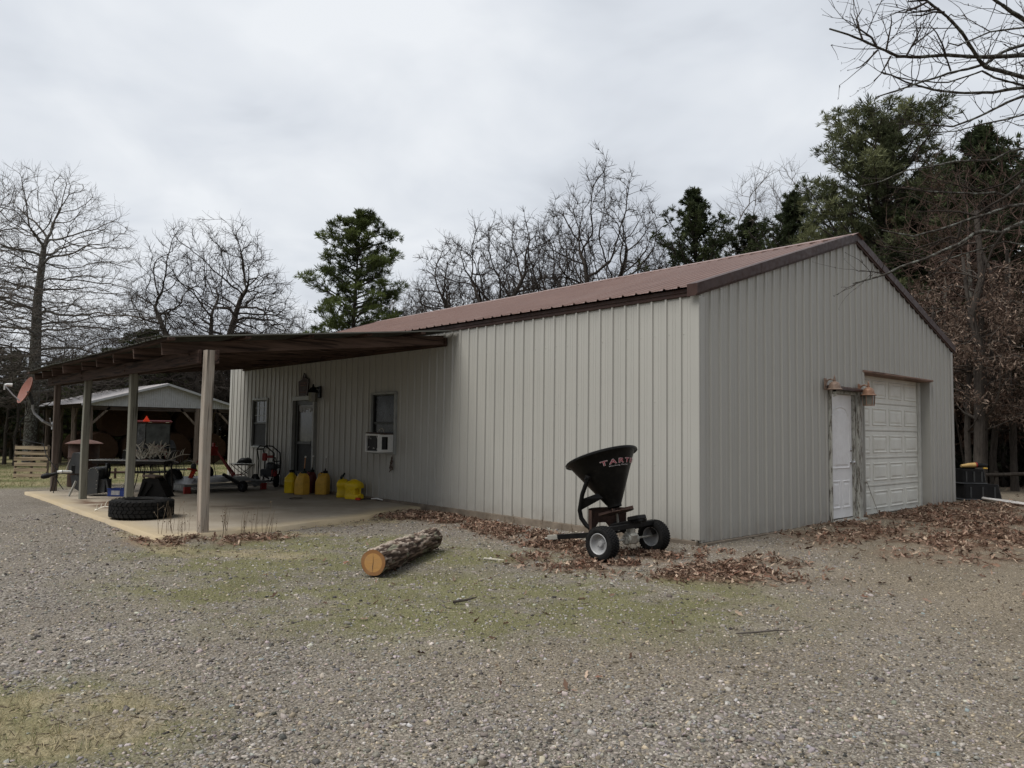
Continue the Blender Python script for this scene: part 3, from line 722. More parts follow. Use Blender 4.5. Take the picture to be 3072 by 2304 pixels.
# black box behind openings
# ---- storm door on the long side
x0, x1, z0, z1 = DR
mb = MB()
for a, b in (((x0-.07, z1-.0), (x1+.07, z1+.10)), ((x0-.07, z0), (x0+.0, z1)), ((x1, z0), (x1+.07, z1))):
    mb.box(((a[0]+b[0])/2, -.03, (a[1]+b[1])/2), (b[0]-a[0], .10, b[1]-a[1]), None, .006)
dfr = mb.build('door_frame', M['window_frame'], shop)
mb = MB()
for a, b in (((x0, z1-.10), (x1, z1)), ((x0, z0), (x0+.13, z1-.1)), ((x1-.13, z0), (x1, z1-.1)), ((x0+.13, .98), (x1-.13, 1.04)), ((x0+.13, .30), (x1-.13, .36)), ((x0+.13, z0), (x1-.13, z0+.09))):
    mb.box(((a[0]+b[0])/2, .02, (a[1]+b[1])/2), (b[0]-a[0], .045, b[1]-a[1]), None, .005)
sd = mb.build('storm_door', M['dark_frame'], shop)
MB().box(((x0+x1)/2, .035, 1.46), (x1-x0-.26, .01, .84)).build('pane', M['glass_blind'], sd)
MB().box(((x0+x1)/2, .036, .67), (x1-x0-.26, .01, .64)).build('screen', M['screen'], sd)
MB().box(((x0+x1)/2, .030, .17), (x1-x0-.26, .012, .28)).build('kick_panel', M['wall_trim'], sd)
mb = MB(); rl = random.Random(5)
for k in range(26):
    xx = x0+.15+(x1-x0-.30)*k/25; dz = rl.uniform(.05, .17)
    mb.box((xx, .026, 1.87-dz/2), (.03, .004, dz))
mb.build('lace_valance', M['label_pale'], sd)
MB().tube([(x1-.09, -.005, .95), (x1-.09, -.055, .95), (x1-.09, -.055, 1.06), (x1-.09, -.005, 1.06)], .008, 6).build('handle', M['black'], sd)
MB().box(((x0+x1)/2, -.10, -.035), (x1-x0+.1, .2, .03), None, .006).build('threshold', M['window_frame'], shop)

# ---- gable: entry door
y0, y1, z0, z1 = ED
mb = MB()
def panel_door(y0, y1, z0, z1, x, panels):
    """slab with raised-moulding panels; each panel is an outline (list of y,z)"""
    mb = MB(); mb.box((x-.02, (y0+y1)/2, (z0+z1)/2), (.04, y1-y0, z1-z0), None, .003)
    for P_ in panels:
        cy = sum(p[0] for p in P_)/len(P_); cz = sum(p[1] for p in P_)/len(P_)
        def ins(d):
            n = len(P_); out = []
            for i in range(n):
                a = np.array(P_[i-1]); b = np.array(P_[i]); c_ = np.array(P_[(i+1) % n])
                d1 = (b-a)/max(1e-6, np.linalg.norm(b-a)); d2 = (c_-b)/max(1e-6, np.linalg.norm(c_-b))
                n1 = np.array([-d1[1], d1[0]]); n2 = np.array([-d2[1], d2[0]]); nn = n1+n2; nn = nn/max(.4, np.dot(nn, nn)/2)
                out.append(tuple(b+nn*d))
            return out
        rings = [(ins(0), .0005), (ins(.010), .012), (ins(.022), .012), (ins(.034), .003), (ins(.05), .003), (ins(.075), .010)]
        vs = []; n = len(P_)
        for r_, h in rings: vs += [(x+h, p[0], p[1]) for p in r_]
        fs = [(k*n+i, k*n+(i+1) % n, (k+1)*n+(i+1) % n, (k+1)*n+i) for k in range(len(rings)-1) for i in range(n)]
        fs.append(tuple(range((len(rings)-1)*n, len(rings)*n)))
        mb.add(vs, fs)
    return mb
dw0, dw1 = y0+.02, y1-.035
arch = [(dw0+.10, .80), (dw1-.10, .80), (dw1-.10, 1.66)]
cyc = (dw0+dw1)/2; hw = (dw1-dw0)/2-.10
for u in (.86, .84, .70, .5, .25, 0, -.25, -.5, -.70, -.84, -.86):
    arch.append((cyc+hw*u*1.0, 1.68+ (.0 if abs(u) > .85 else .015 if abs(u) > .8 else .02+.11*math.sqrt(max(0, 1-(u/.85)**2)))))
arch.append((dw0+.10, 1.66))
pan = [arch, [(dw0+.10, .17), (cyc-.04, .17), (cyc-.04, .62), (dw0+.10, .62)], [(cyc+.04, .17), (dw1-.10, .17), (dw1-.10, .62), (cyc+.04, .62)]]
ed = panel_door(dw0, dw1, z0+.02, z1-.045, -.022, pan).build('entry_door', M['white_door'], shop)
mb = MB()
for zz, r in ((.90, .030), (1.10, .026)):
    mb = MB(); mb.lathe([(r*.95, 0), (r, .006), (r*.9, .014), (r*.42, .02), (r*.42, .036), (r*.9, .046), (r, .062), (r*.72, .074), (0, .077)] if zz < 1 else [(r, 0), (r, .016), (r*.6, .022), (0, .024)], 14, (-.028, dw1-.045, zz), Matrix(((0, 0, 1), (0, 1, 0), (-1, 0, 0)))); mb.build('door_knob' if zz < 1 else 'deadbolt', M['chrome'], ed)
mb = MB()
mb.box((.012, y0-.012, (z0+z1)/2), (.08, .032, z1-z0+.02), None, .005)
mb.box((-.01, y1-.010, (z0+z1)/2-.01), (.07, .035, z1-z0-.03), None, .004)
mb.box((-.01, (y0+y1)/2, z1-.02), (.08, y1-y0+.02, .045), None, .004)
mb.build('door_frame', M['peeling'], shop)
mb = MB(); mb.box((.028, y1+.095, (z0+z1)/2-.0), (.085, .135, z1-z0+.05), None, .006)
mb.build('door_post', M['peeling'], shop)
mb = MB(); mb.add([(.0, y0-.09, z1+.085), (.105, y0-.10, z1+.045), (.105, y1+.25, z1+.045), (.0, y1+.25, z1+.085), (.105, y0-.10, z1+.015), (.105, y1+.25, z1+.015), (.0, y0-.09, z1+.015), (.0, y1+.25, z1+.015)], [(0, 1, 2, 3), (1, 4, 5, 2), (0, 6, 4, 1), (3, 2, 5, 7), (4, 6, 7, 5)])
mb.build('drip_cap', M['brown_trim'], shop)
MB().box((.06, (y0+y1)/2+.03, z0-.012), (.24, y1-y0+.1, .035), None, .008).build('door_sill', M['alloy'], shop)

# ---- gable: overhead door, set back behind a metal-lined reveal
y0, y1, z0, z1 = GD; XD = -.185
mb = MB()
mb.add([(.004, y1, z0), (XD, y1, z0), (XD, y1, z1), (.004, y1, z1)], [(0, 1, 2, 3)]); mb.build('reveal', M['wall_trim'], shop); mb = MB()
mb.add([(.004, y0, z0), (XD, y0, z0), (XD, y0, z1), (.004, y0, z1)], [(3, 2, 1, 0)])
mb.build('reveal', M['wall_trim'], shop)
mb = MB(); mb.box((XD/2+.012, (y0+y1)/2, z1+.012), (-XD+.05, y1-y0+.04, .03)); mb.box((.03, (y0+y1)/2-.0, z1+.025), (.055, y1-y0+.10, .035), None, .004)
mb.build('door_header', M['soffit'], shop)
mb = MB(); mb.box((XD-.005, y1-.045, (z0+z1)/2), (.045, .09, z1-z0-.01), None, .004); mb.build('door_jamb', M['white_frame'], shop)
mb = MB(); mb.box((XD-.005, y0+.045, (z0+z1)/2), (.045, .09, z1-z0-.01), None, .004)
mb.build('door_jamb', M['white_frame'], shop)
ns, npn = 5, 4; hs = (z1-z0)/ns; gw = y1-y0-.12
gd_parent = None
for k in range(ns):
    za, zb = z0+.004+k*hs, z0+(k+1)*hs; pans = []
    for j in range(npn):
        ya = y0+.06+gw*(j+.085)/npn; yb = y0+.06+gw*(j+.915)/npn
        pans.append([(ya, za+.10), (yb, za+.10), (yb, zb-.07), (ya, zb-.07)])
    mb = panel_door(y0+.05, y1-.05, za, zb, XD-.03, pans)
    for zz in (za+.030, ): mb.box((XD-.028, (y0+y1)/2, zz), (.012, y1-y0-.1, .035), None, .004)
    if gd_parent is None: gd_parent = mb.build('garage_door', M['garage_white'], shop)
    else: mb.build('door_section', M['garage_white'], gd_parent)
MB().box((XD-.02, (y0+y1)/2, z0+.004), (.05, y1-y0-.1, .03), None, .008).build('bottom_seal', M['rubber'], gd_parent)
mb = MB(); mb.lathe([(.03, 0), (.032, .01), (.02, .022), (0, .026)], 12, (.022, 4.83, .57), Matrix(((0, 0, 1), (0, 1, 0), (-1, 0, 0))))
mb.tube([(.035, 4.85, .56), (.06, 4.93, .38), (.085, 5.04, .18), (.12, 5.12, -.02)], .006, 6)
mb.build('pull_cord', M['clear_hose'], shop)

# ---- lean-to porch, carried on the wall and on four posts
PY = -4.36
def prz(y): return 3.03+(y)*(3.03-2.47)/4.85     # underside of the metal sheet
mb = MB(); xa, xb = -14.02, -4.83; prof = []
k = 0; x = xa
while x < xb: prof += [(x, 0), (x+.03, .0), (x+.045, .02), (x+.075, .02), (x+.09, 0)]; x += .21
ylist = [-4.92, -3.3, -1.6, -.045]
erl = random.Random(6); eo = [erl.uniform(-.05, .03) for _ in range(40)]
for (a, ha), (b, hb) in zip(prof[:-1], prof[1:]):
    ylist[0] = -4.90+eo[int((a-xa)/.63)]
    for ya, yb in zip(ylist[:-1], ylist[1:]):
        sg = lambda xx, yy: .012*math.sin(xx*1.3)*math.sin((yy+4.9)*.65)
        mb.add([(a, ya, prz(ya)+.045+ha+sg(a, ya)), (b, ya, prz(ya)+.045+hb+sg(b, ya)), (b, yb, prz(yb)+.045+hb+sg(b, yb)), (a, yb, prz(yb)+.045+ha+sg(a, yb))], [(0, 1, 2, 3)])
porch = mb.build('porch_roof', M['porch_metal'], shop)
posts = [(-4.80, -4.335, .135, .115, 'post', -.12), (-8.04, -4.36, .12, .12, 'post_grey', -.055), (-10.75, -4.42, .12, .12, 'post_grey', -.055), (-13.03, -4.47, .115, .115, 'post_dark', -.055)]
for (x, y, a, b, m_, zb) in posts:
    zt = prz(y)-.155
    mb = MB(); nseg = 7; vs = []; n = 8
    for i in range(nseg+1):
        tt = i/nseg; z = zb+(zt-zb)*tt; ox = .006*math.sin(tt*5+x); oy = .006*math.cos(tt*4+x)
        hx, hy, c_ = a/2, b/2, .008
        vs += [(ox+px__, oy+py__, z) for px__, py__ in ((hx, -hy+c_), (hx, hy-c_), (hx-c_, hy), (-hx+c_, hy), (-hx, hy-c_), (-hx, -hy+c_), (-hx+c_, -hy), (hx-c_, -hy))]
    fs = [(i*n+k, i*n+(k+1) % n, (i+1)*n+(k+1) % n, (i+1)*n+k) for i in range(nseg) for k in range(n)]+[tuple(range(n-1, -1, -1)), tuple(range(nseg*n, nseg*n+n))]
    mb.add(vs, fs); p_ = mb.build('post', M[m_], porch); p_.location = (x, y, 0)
# doubled beam on the outside of the posts
for dy, xr in ((-.085, -4.87), (.085, -4.70)):
    mb = MB(); zt = prz(PY)-.15
    mb.bar((-13.55, PY+dy-.10, zt-.09), (xr, PY+dy+.02, zt-.09), .045, .185, (0, 0, 1), .004)
    for xx in ((-5.1, -8.0, -10.7, -13.0) if dy < 0 else ()):
        for zz in (-.05, -.13): mb.lathe([(.018, 0), (.018, .012), (.008, .02)], 8, (xx, PY+dy-.03-.012*abs(xx+4.8)/1.0*1.02, zt+zz), Matrix(((1, 0, 0), (0, 0, -1), (0, 1, 0))))
    mb.build('beam', M['beam'], porch)
for k, x in enumerate((-13.9, -12.95, -11.9, -10.85, -9.75, -8.65, -7.55, -6.4)):
    yo = -4.80-.05*((k*5) % 4-1.5)/2
    mb = MB(); mb.bar((x, yo, prz(yo)-.075), (x, -.06, prz(-.06)-.075), .042, .145, (0, 0, 1), .003); mb.build('rafter', M['rafter'], porch)
mb = MB(); mb.bar((-5.27, -4.80, prz(-4.80)-.085), (-5.27, -.06, prz(-.06)-.085), .045, .165, (0, 0, 1), .004)
mb.build('rafter', M['rafter'], porch)
for y in (-4.80, -3.75, -2.75, -1.75, -.75):
    mb = MB(); mb.box((-9.60+.06*math.sin(y*5), y, prz(y)+.020), (9.36, .09, .036), None, .003); mb.build('purlin', M['beam'], porch)
mb = MB(); mb.box((-9.6, -.045, 2.90), (8.8, .045, .15), None, .004); mb.build('ledger', M['beam'], porch)

# ------------------------------------------------------------------ wall lanterns by the gable door
def lantern(label, loc, glazed, metal):
    t_ = thing('wall_lantern', label, 'lantern', loc, 0, 'lanterns beside the gable door')
    X3 = Matrix(((0, 0, 1), (0, 1, 0), (-1, 0, 0)))
    mb = MB(); mb.box((.012, 0, .0), (.022, .10, .22), None, .01); mb.box((.03, 0, .02), (.02, .06, .13), None, .008)
    mb.build('back_plate', metal, t_)
    MB().tube([(.03, 0, .03), (.07, 0, .075), (.12, 0, .085), (.165, 0, .06), (.185, 0, .045)], [.016, .014, .013, .012, .014], 8).build('arm', metal, t_)
    mb = MB(); mb.lathe([(.135, -.115), (.142, -.108), (.132, -.098), (.112, -.088), (.104, -.05), (.098, -.02), (.080, .012), (.052, .030), (.030, .036), (.022, .05), (.030, .062), (.016, .078), (.026, .09), (.012, .104), (.018, .118), (.007, .140), (.004, .165), (0, .17)], 24, (.185, 0, 0))
    mb.build('cap', metal, t_, True)
    if glazed:
        mb = MB()
        for k in range(6):
            a = PI/6+k*PI/3; p = (.185+.112*math.cos(a), .112*math.sin(a)); q = (.185+.098*math.cos(a), .098*math.sin(a)); mb.tube([(p[0], p[1], -.112), (q[0]*1+0*.185, q[1], -.30)], .006, 5)
        mb.lathe([(.10, -.305), (.106, -.300), (.104, -.292)], 6, (.185, 0, 0), Matrix.Rotation(PI/6, 3, 'Z')); mb.build('cage', metal, t_)
        MB().lathe([(.105, -.113), (.092, -.298)], 6, (.185, 0, 0), Matrix.Rotation(PI/6, 3, 'Z'), False).build('glass', M['lampglass'], t_)
    else:
        MB().lathe([(.028, -.115), (.028, -.145), (.02, -.15)], 12, (.185, 0, 0)).build('socket', M['black'], t_)
        mb = MB(); pts = [(.185+.026*math.cos(k*.7), .026*math.sin(k*.7), -.15-.0035*k) for k in range(26)]; mb.tube(pts, .009, 6); mb.lathe([(.022, -.145), (.026, -.16), (.02, -.17)], 12, (.185, 0, 0)); mb.build('spiral_bulb', M['bulb'], t_)
    return t_
_l1 = lantern('dull bronze wall lantern with a bare spiral bulb, left of the white entry door', (.024, 3.385, 2.135), False, M['bronze'])
_l2 = lantern('copper-topped wall lantern with its glass in place, between entry door and garage door', (.024, 4.60, 2.10), True, M['copper'])

_l1.scale = (.84,)*3; _l2.scale = (.88,)*3
# lamp and plaque above the storm door
t_ = thing('porch_lamp', 'dark box lantern with clear panes above the right corner of the storm door', 'lantern', (-9.84, -.03, 2.03))
MB().box((0, .0, .12), (.16, .03, .26), None, .01).build('back_plate', M['black'], t_)
mb = MB(); mb.lathe([(.13, .10), (.12, .115), (.07, .20), (.03, .23), (.015, .29), (0, .30)], 8, (0, -.15, 0)); mb.box((0, -.08, .21), (.03, .14, .03)); mb.build('cap', M['black'], t_)
mb = MB(); mb.lathe([(.095, -.10), (.105, .10)], 8, (0, -.15, 0)); mb.build('glass', M['lampglass'], t_)
t_ = thing('door_plaque', 'dark red peaked plaque with a pale edge standing on the storm door head', 'plaque', (-10.55, -.05, 2.085))
poly = [(-.19, 0), (.21, 0), (.245, .30), (.235, .37), (.17, .385), (.10, .39), (.02, .53), (-.06, .38), (-.13, .365), (-.235, .345), (-.235, .32)]
MB().prism(poly, -.012, .008, lambda u, v, w_: (u, w_, v)).build('board', paint('plaque_red', (.028, .007, .007), .6, 0, .3, 8), t_)
mb = MB()
pp = [(u, -.016, v) for u, v in poly]
for a, b in zip(pp, pp[1:]+pp[:1]): mb.tube([a, b], .005, 5)
mb.build('edge_trim', M['label_pale'], t_)
M['plaque_letters'] = paint('plaque_letters', (.15, .075, .06), .6, 0, .2, 9); rl = random.Random(9)
for row, zz in enumerate((.29, .24, .08)):
    u = -.14
    while u < .16:
        wd_ = rl.uniform(.012, .03); MB().box((u, -.0135, zz), (wd_, .003, .030)).build('faded_letter', M['plaque_letters'], t_); u += wd_+.016

# air conditioner in the right-hand window
t_ = thing('window_air_conditioner', 'white window air conditioner sticking out of the dark window', 'air conditioner', (-7.06, 0, .905))
mb = MB(); w2, d2, h2 = .46, .36, .345
for a, b in (((-w2/2, 0), (-w2/2+.022, h2)), ((w2/2-.022, 0), (w2/2, h2)), ((-w2/2+.022, 0), (w2/2-.022, .022)), ((-w2/2+.022, h2-.03), (w2/2-.022, h2))):
    mb.box(((a[0]+b[0])/2, -d2, (a[1]+b[1])/2), (b[0]-a[0], .03, b[1]-a[1]), None, .003)
mb.box((0, -d2/2+.05, .012), (w2-.01, d2+.05, .02)); mb.box((0, -d2/2+.05, h2-.012), (w2-.01, d2+.05, .02)); mb.box((-w2/2+.01, -d2/2+.05, h2/2), (.016, d2+.05, h2-.03))
# right side: frame round a vent, then vertical louvres
xs = w2/2-.010
for ya, yb, za, zb in ((-d2+.01, -d2+.07, .01, h2-.01), (-.15, .06, .01, h2-.01), (-d2+.07, -.15, h2-.05, h2-.01), (-d2+.07, -.15, .01, .05)):
    mb.box((xs, (ya+yb)/2, (za+zb)/2), (.016, yb-ya, zb-za), None, .002)
for k in range(8): mb.box((xs+.010, -.135+.018*k, h2/2), (.008, .007, h2-.08))
mb.build('case', M['white'], t_)
mb = MB(); mb.box((0, -d2+.03, h2/2), (w2-.05, .012, h2-.06)); mb.build('coil', M['screen'], t_)
mb = MB(); mb.box((xs-.012, -d2/2-.08, h2/2), (.01, .16, h2-.09)); mb.build('vent', M['screen'], t_)
mb = MB(); rl = random.Random(3)
for k in range(9):
    cx_, cz_ = rl.uniform(-.17, .17), rl.choice([rl.uniform(.05, .10), rl.uniform(.24, .29)]); a = rl.uniform(0, PI); l_ = rl.uniform(.015, .03)
    MB().bar((cx_-l_*math.cos(a), -d2+.022, cz_-l_*math.sin(a)), (cx_+l_*math.cos(a), -d2+.022, cz_+l_*math.sin(a)), .008, .004, (0, 1, 0)).build('bent_fin', M['white_frame'], t_)
mb = MB(); mb.box((-.03, -d2/2, h2+.012), (w2+.06, d2-.05, .022), Matrix.Rotation(.05, 3, 'Y'), .006); mb.build('top_board', M['brown_board'], t_)
MB().tube([(-.06, -.2, h2+.03), (-.02, -.19, h2+.08), (.05, -.18, h2+.11), (.10, -.17, h2+.08), (.09, -.16, h2+.03)], .014, 7).build('hose_loop', M['clear_hose'], t_)
mb = MB(); rl = random.Random(12)
for s in range(7):
    p = [0, -.035, 0]; pts = [tuple(p)]
    for k in range(5): p[0] += rl.uniform(-.03, .03); p[1] += rl.uniform(-.008, .004); p[2] -= rl.uniform(.03, .07); pts.append(tuple(p))
    mb.tube(pts, .004, 4)
    for q in pts[1:]:
        a = rl.uniform(0, 6.28); mb.box(q, (.03, .004, .022), Matrix.Rotation(a, 3, 'Y'))
o = mb.build('dried_vine', M['twig_red'], None, loc=(-6.86, 0, .84)); tag(o, 'withered brown vine hanging under the air conditioner window', 'vine')
# ------------------------------------------------------------------ broadcast spreader by the near corner
AX = lambda d: Vector(d).normalized().to_track_quat('Z', 'Y').to_matrix()
SPX, SPY = -.155, -1.15
sp_ = thing('broadcast_spreader', 'black cone-hopper fertiliser spreader on two grey-rimmed wheels by the corner of the workshop', 'spreader', (SPX, SPY, -.085))
def turf_wheel(y, s, parent):
    w_ = bpy.data.objects.new('wheel', None)
    mb = MB(); R, wd = .192, .155
    A = Matrix(((1, 0, 0), (0, 0, s), (0, -s, 0))) if False else Matrix(((1, 0, 0), (0, 0, 1), (0, -1, 0)))
    c = (0, y, R)
    mb.lathe([(.112, -wd*.42), (.13, -wd*.5), (.160, -wd*.52), (.179, -wd*.46), (.187, -wd*.34), (.189, 0), (.187, wd*.34), (.179, wd*.46), (.160, wd*.52), (.13, wd*.5), (.112, wd*.42)], 40, c, A, False)
    nb = 38
    for k in range(nb):                       # turf tread blocks, staggered rows
        for j, off in ((-2, .5), (-1, 0), (0, .5), (1, 0), (2, .5)):
            a = 2*PI*(k+off)/nb; r = .189 if abs(j) < 2 else .183
            p = Vector((r*math.cos(a), y+j*wd*.195, R+r*math.sin(a)))
            Rm = Matrix(((-math.sin(a), 0, math.cos(a)), (0, 1, 0), (math.cos(a), 0, math.sin(a))))
            mb.box(p, (.021, wd*.15, .010), Rm, .002)
    ty = mb.build('wheel', M['rubber'], parent, True)
    mb = MB(); o = s*wd*.42
    A2 = Matrix(((1, 0, 0), (0, 0, s), (0, -s, 0)))
    mb.lathe([(.113, wd*.44), (.119, wd*.47), (.113, wd*.49), (.104, wd*.45), (.098, wd*.30), (.088, wd*.16), (.060, wd*.10), (.042, wd*.14), (.034, wd*.22), (.028, wd*.30), (.0, wd*.30)], 32, c, A2, False)
    mb.lathe([(.113, -wd*.44), (.104, -wd*.40), (.098, wd*.0), (.0, wd*.02)], 24, c, A2, False)
    for k in range(4): mb.lathe([(.008, wd*.12), (.008, wd*.17), (0, wd*.175)], 6, (c[0]+.05*math.cos(k*PI/2+.4), y, R+.05*math.sin(k*PI/2+.4)), A2)
    mb.build('rim', M['rim'], ty, True)
    return ty
bpy_dummy = None
turf_wheel(-.515, -1, sp_); turf_wheel(.46, 1, sp_)
mb = MB()
for s in (-1, 1): mb.tube([(0, s*.05, .2), (0, s*.44, .2)], .013, 8)
mb.build('axle', M['alloy'], sp_)
mb = MB(); mb.box((0, 0, .215), (.12, .13, .13), Matrix.Rotation(.25, 3, 'Y'), .018); mb.lathe([(.062, -.09), (.068, -.07), (.05, -.05), (.05, .05), (.068, .07), (.062, .09)], 14, (0, 0, .20), AX((0, 1, 0))); mb.lathe([(.05, 0), (.05, .05), (.032, .07), (.032, .12)], 12, (0, 0, .27)); mb.box((.01, -.1, .19), (.05, .05, .08), None, .008)
for k in range(6): mb.lathe([(.008, 0), (.008, .012)], 6, (.05*math.cos(k*1.05), -.095, .2+.05*math.sin(k*1.05)), AX((0, -1, 0)))
mb.build('gearbox', M['alloy'], sp_)
# cross frame over the wheels, arms to the stubs, tongue
mb = MB()
mb.bar((.02, -.40, .345), (.02, .44, .365), .06, .055, (0, 0, 1), .004)
mb.bar((-.02, .40, .37), (.02, .44, .22), .05, .05); mb.bar((-.02, -.40, .345), (.02, -.42, .22), .05, .05)
mb.bar((.03, -.38, .35), (-.45, -.05, .20), .05, .05, (0, 0, 1), .003); mb.bar((.03, .40, .36), (-.45, .05, .20), .05, .05, (0, 0, 1), .003)
mb.bar((-.40, 0, .21), (-1.16, -.02, .095), .062, .062, (0, 0, 1), .004)
mb.build('frame', M['black'], sp_)
mb = MB(); mb.bar((-1.10, -.02, .105), (-1.26, -.03, .080), .068, .060, (0, 0, 1), .004); mb.tube([(-1.25, -.03, .12), (-1.26, -.04, .18), (-1.28, -.05, .21)], .005, 6); mb.box((-1.28, -.03, .07), (.05, .07, .02), None, .006)
mb.build('hitch', M['alloy'], sp_)
# hopper: a wide-mouthed cone, tipped back towards the tongue
tl = math.radians(20.5); hax = Vector((-math.sin(tl), 0, math.cos(tl))); hR = Matrix(((math.cos(tl), 0, -math.sin(tl)), (0, 1, 0), (math.sin(tl), 0, math.cos(tl))))
HB = Vector((-.235, 0, .570)); HH, R0, R1 = .575, .085, .408
cone_r = lambda h: R0+(R1-R0)*h/HH
mb = MB(); prof = [(R0*.96, -.03), (R0, 0)]+[(cone_r(HH*k/8), HH*k/8) for k in range(1, 9)]+[(R1+.006, HH+.006), (R1+.028, HH+.004), (R1+.036, HH-.008), (R1+.036, HH+.012), (R1+.026, HH+.022), (R1-.002, HH+.018), (R1-.012, HH-.01)]+[(cone_r(HH*k/5)-.012, HH*k/5) for k in (4, 3, 2, 1)]+[(R0-.01, .01), (0, .0)]
mb.lathe(prof, 64, HB, hR, False)
hop = mb.build('hopper', M['hopper'], sp_, True)
def cone_pt(phi, h, off=0.0):
    r = cone_r(h); n = Vector((math.cos(phi), math.sin(phi), -(R1-R0)/HH)).normalized()
    return HB + hR @ (Vector((r*math.cos(phi), r*math.sin(phi), h))+n*off)
# decal: lettering laid round the cone
dg = bpy.context.evaluated_depsgraph_get()
def text_mesh(body, size, offset=0.0, sp=1.0):
    cu = bpy.data.curves.new('lettering', 'FONT'); cu.body = body; cu.size = size; cu.offset = offset; cu.space_character = sp; cu.fill_mode = 'BOTH'; cu.resolution_u = 3
    ob = bpy.data.objects.new('lettering', cu); COL.objects.link(ob); bpy.context.view_layer.update()
    me = bpy.data.meshes.new_from_object(ob.evaluated_get(bpy.context.evaluated_depsgraph_get()))
    V = [tuple(v.co) for v in me.vertices]; F = [tuple(p.vertices) for p in me.polygons]
    bpy.data.objects.remove(ob); bpy.data.curves.remove(cu); bpy.data.meshes.remove(me); return V, F
PHI0, H0 = math.radians(-57), .425
def decal(name, body, size, off, sx_, x0, y0, lift, mat, parent, sp=1.0):
    V, F = text_mesh(body, size, off, sp); sl_ = math.hypot(HH, R1-R0); vs = []
    for (x, y, z) in V:
        h = H0+(y0+y)*HH/sl_; vs.append(cone_pt(PHI0+(x0+x*sx_)/cone_r(H0), h, lift))
    return MB().add(vs, F).build(name, mat, parent)
d1 = decal('decal', 'TARTER', .078, .0030, 1.66, .0, .0, .0050, M['letter_white'], hop, 1.34)
decal('lettering', 'TARTER', .078, .0, 1.66, .0, .0, .0085, M['letter_red'], d1, 1.34)
decal('slogan', 'Working Harder', .024, .0, 1.45, .085, -.032, .0050, M['letter_white'], d1, 1.25)
# support tubes either side of the hopper, bending under it to the tongue
for s in (-1, 1):
    a = cone_pt(s*PI/2+s*.10, .36, .03); yy = a.y
    pts = [a, a+Vector((-.03, s*.005, -.08)), Vector((-.335, yy, .86)) if False else a+Vector((-.075, s*.01, -.19)), Vector((-.49, yy*.99, .60)), Vector((-.515, yy*.97, .50)), Vector((-.50, yy*.93, .41)), Vector((-.44, yy*.86, .33)), Vector((-.35, yy*.75, .27)), Vector((-.22, yy*.62, .235))]
    MB().tube(pts, .026, 10).build('hopper_support', M['black'], sp_, True)
    mb = MB(); mb.box(a+Vector((.0, s*.006, 0)), (.062, .045, .062), Matrix.Rotation(.35, 3, 'Y'), .006); mb.lathe([(.013, 0), (.013, .014), (.006, .02)], 6, a+Vector((0, s*.03, 0)), AX((0, s, 0)))
    mb.build('bracket', M['black'], sp_); mb = MB()
    mb.add([tuple(Vector((-.47, yy*.98, .64))), tuple(cone_pt(s*1.9, .17, .004)), tuple(cone_pt(s*1.75, .10, .004)), (-.505, yy*.97, .50)], [(0, 1, 2, 3)])
    mb.build('gusset', M['black'], sp_)
MB().bar((-.60, -.2, .60), (-.46, -.22, .645), .03, .012).build('rate_lever', M['alloy'], sp_)
# spinner disc, shield and chain guard
dt = Matrix.Rotation(-.30, 3, 'Y')
mb = MB(); mb.lathe([(0, 0), (.205, 0), (.215, .006), (.205, .010), (.06, .012), (.05, .03), (0, .03)], 36, (-.20, -.01, .475), dt)
for k in range(4):
    a = k*PI/2+.5; c_ = Vector((-.20, -.01, .475))+dt @ Vector((.13*math.cos(a), .13*math.sin(a), .028)); mb.box(c_, (.16, .012, .036), dt @ Matrix.Rotation(a, 3, 'Z'))
mb.build('spinner_disc', M['rust'], sp_)
MB().tube([(-.17, 0, .27), (-.20, 0, .47)], .014, 8).build('drive_shaft', M['alloy'], sp_)
mb = MB(); n = 16; vs = []
for k in range(n+1):
    a = math.radians(108+k*140/n); r = .335
    notch = .06 if 5 <= k <= 7 else 0
    for zz in (.27+notch, .515):
        vs.append((-.20+r*math.cos(a), r*math.sin(a), zz))
mb.add(vs, [(2*k, 2*k+2, 2*k+3, 2*k+1) for k in range(n)])
mb.build('deflector_shield', M['rust'], sp_)
mb = MB(); mb.box((.07, .02, .445), (.16, .17, .05), Matrix.Rotation(-.25, 3, 'Y'), .01); mb.bar((.05, .10, .40), (-.06, -.28, .355), .055, .05); mb.box((.085, .03, .415), (.11, .14, .03), Matrix.Rotation(-.25, 3, 'Y'), .006); mb.lathe([(.055, -.02), (.06, 0), (.055, .02)], 14, (.09, .09, .43), AX((.3, 0, 1)))
mb.build('gear_guard', M['black'], sp_)
sp_.rotation_euler = (0, 0, math.radians(2))

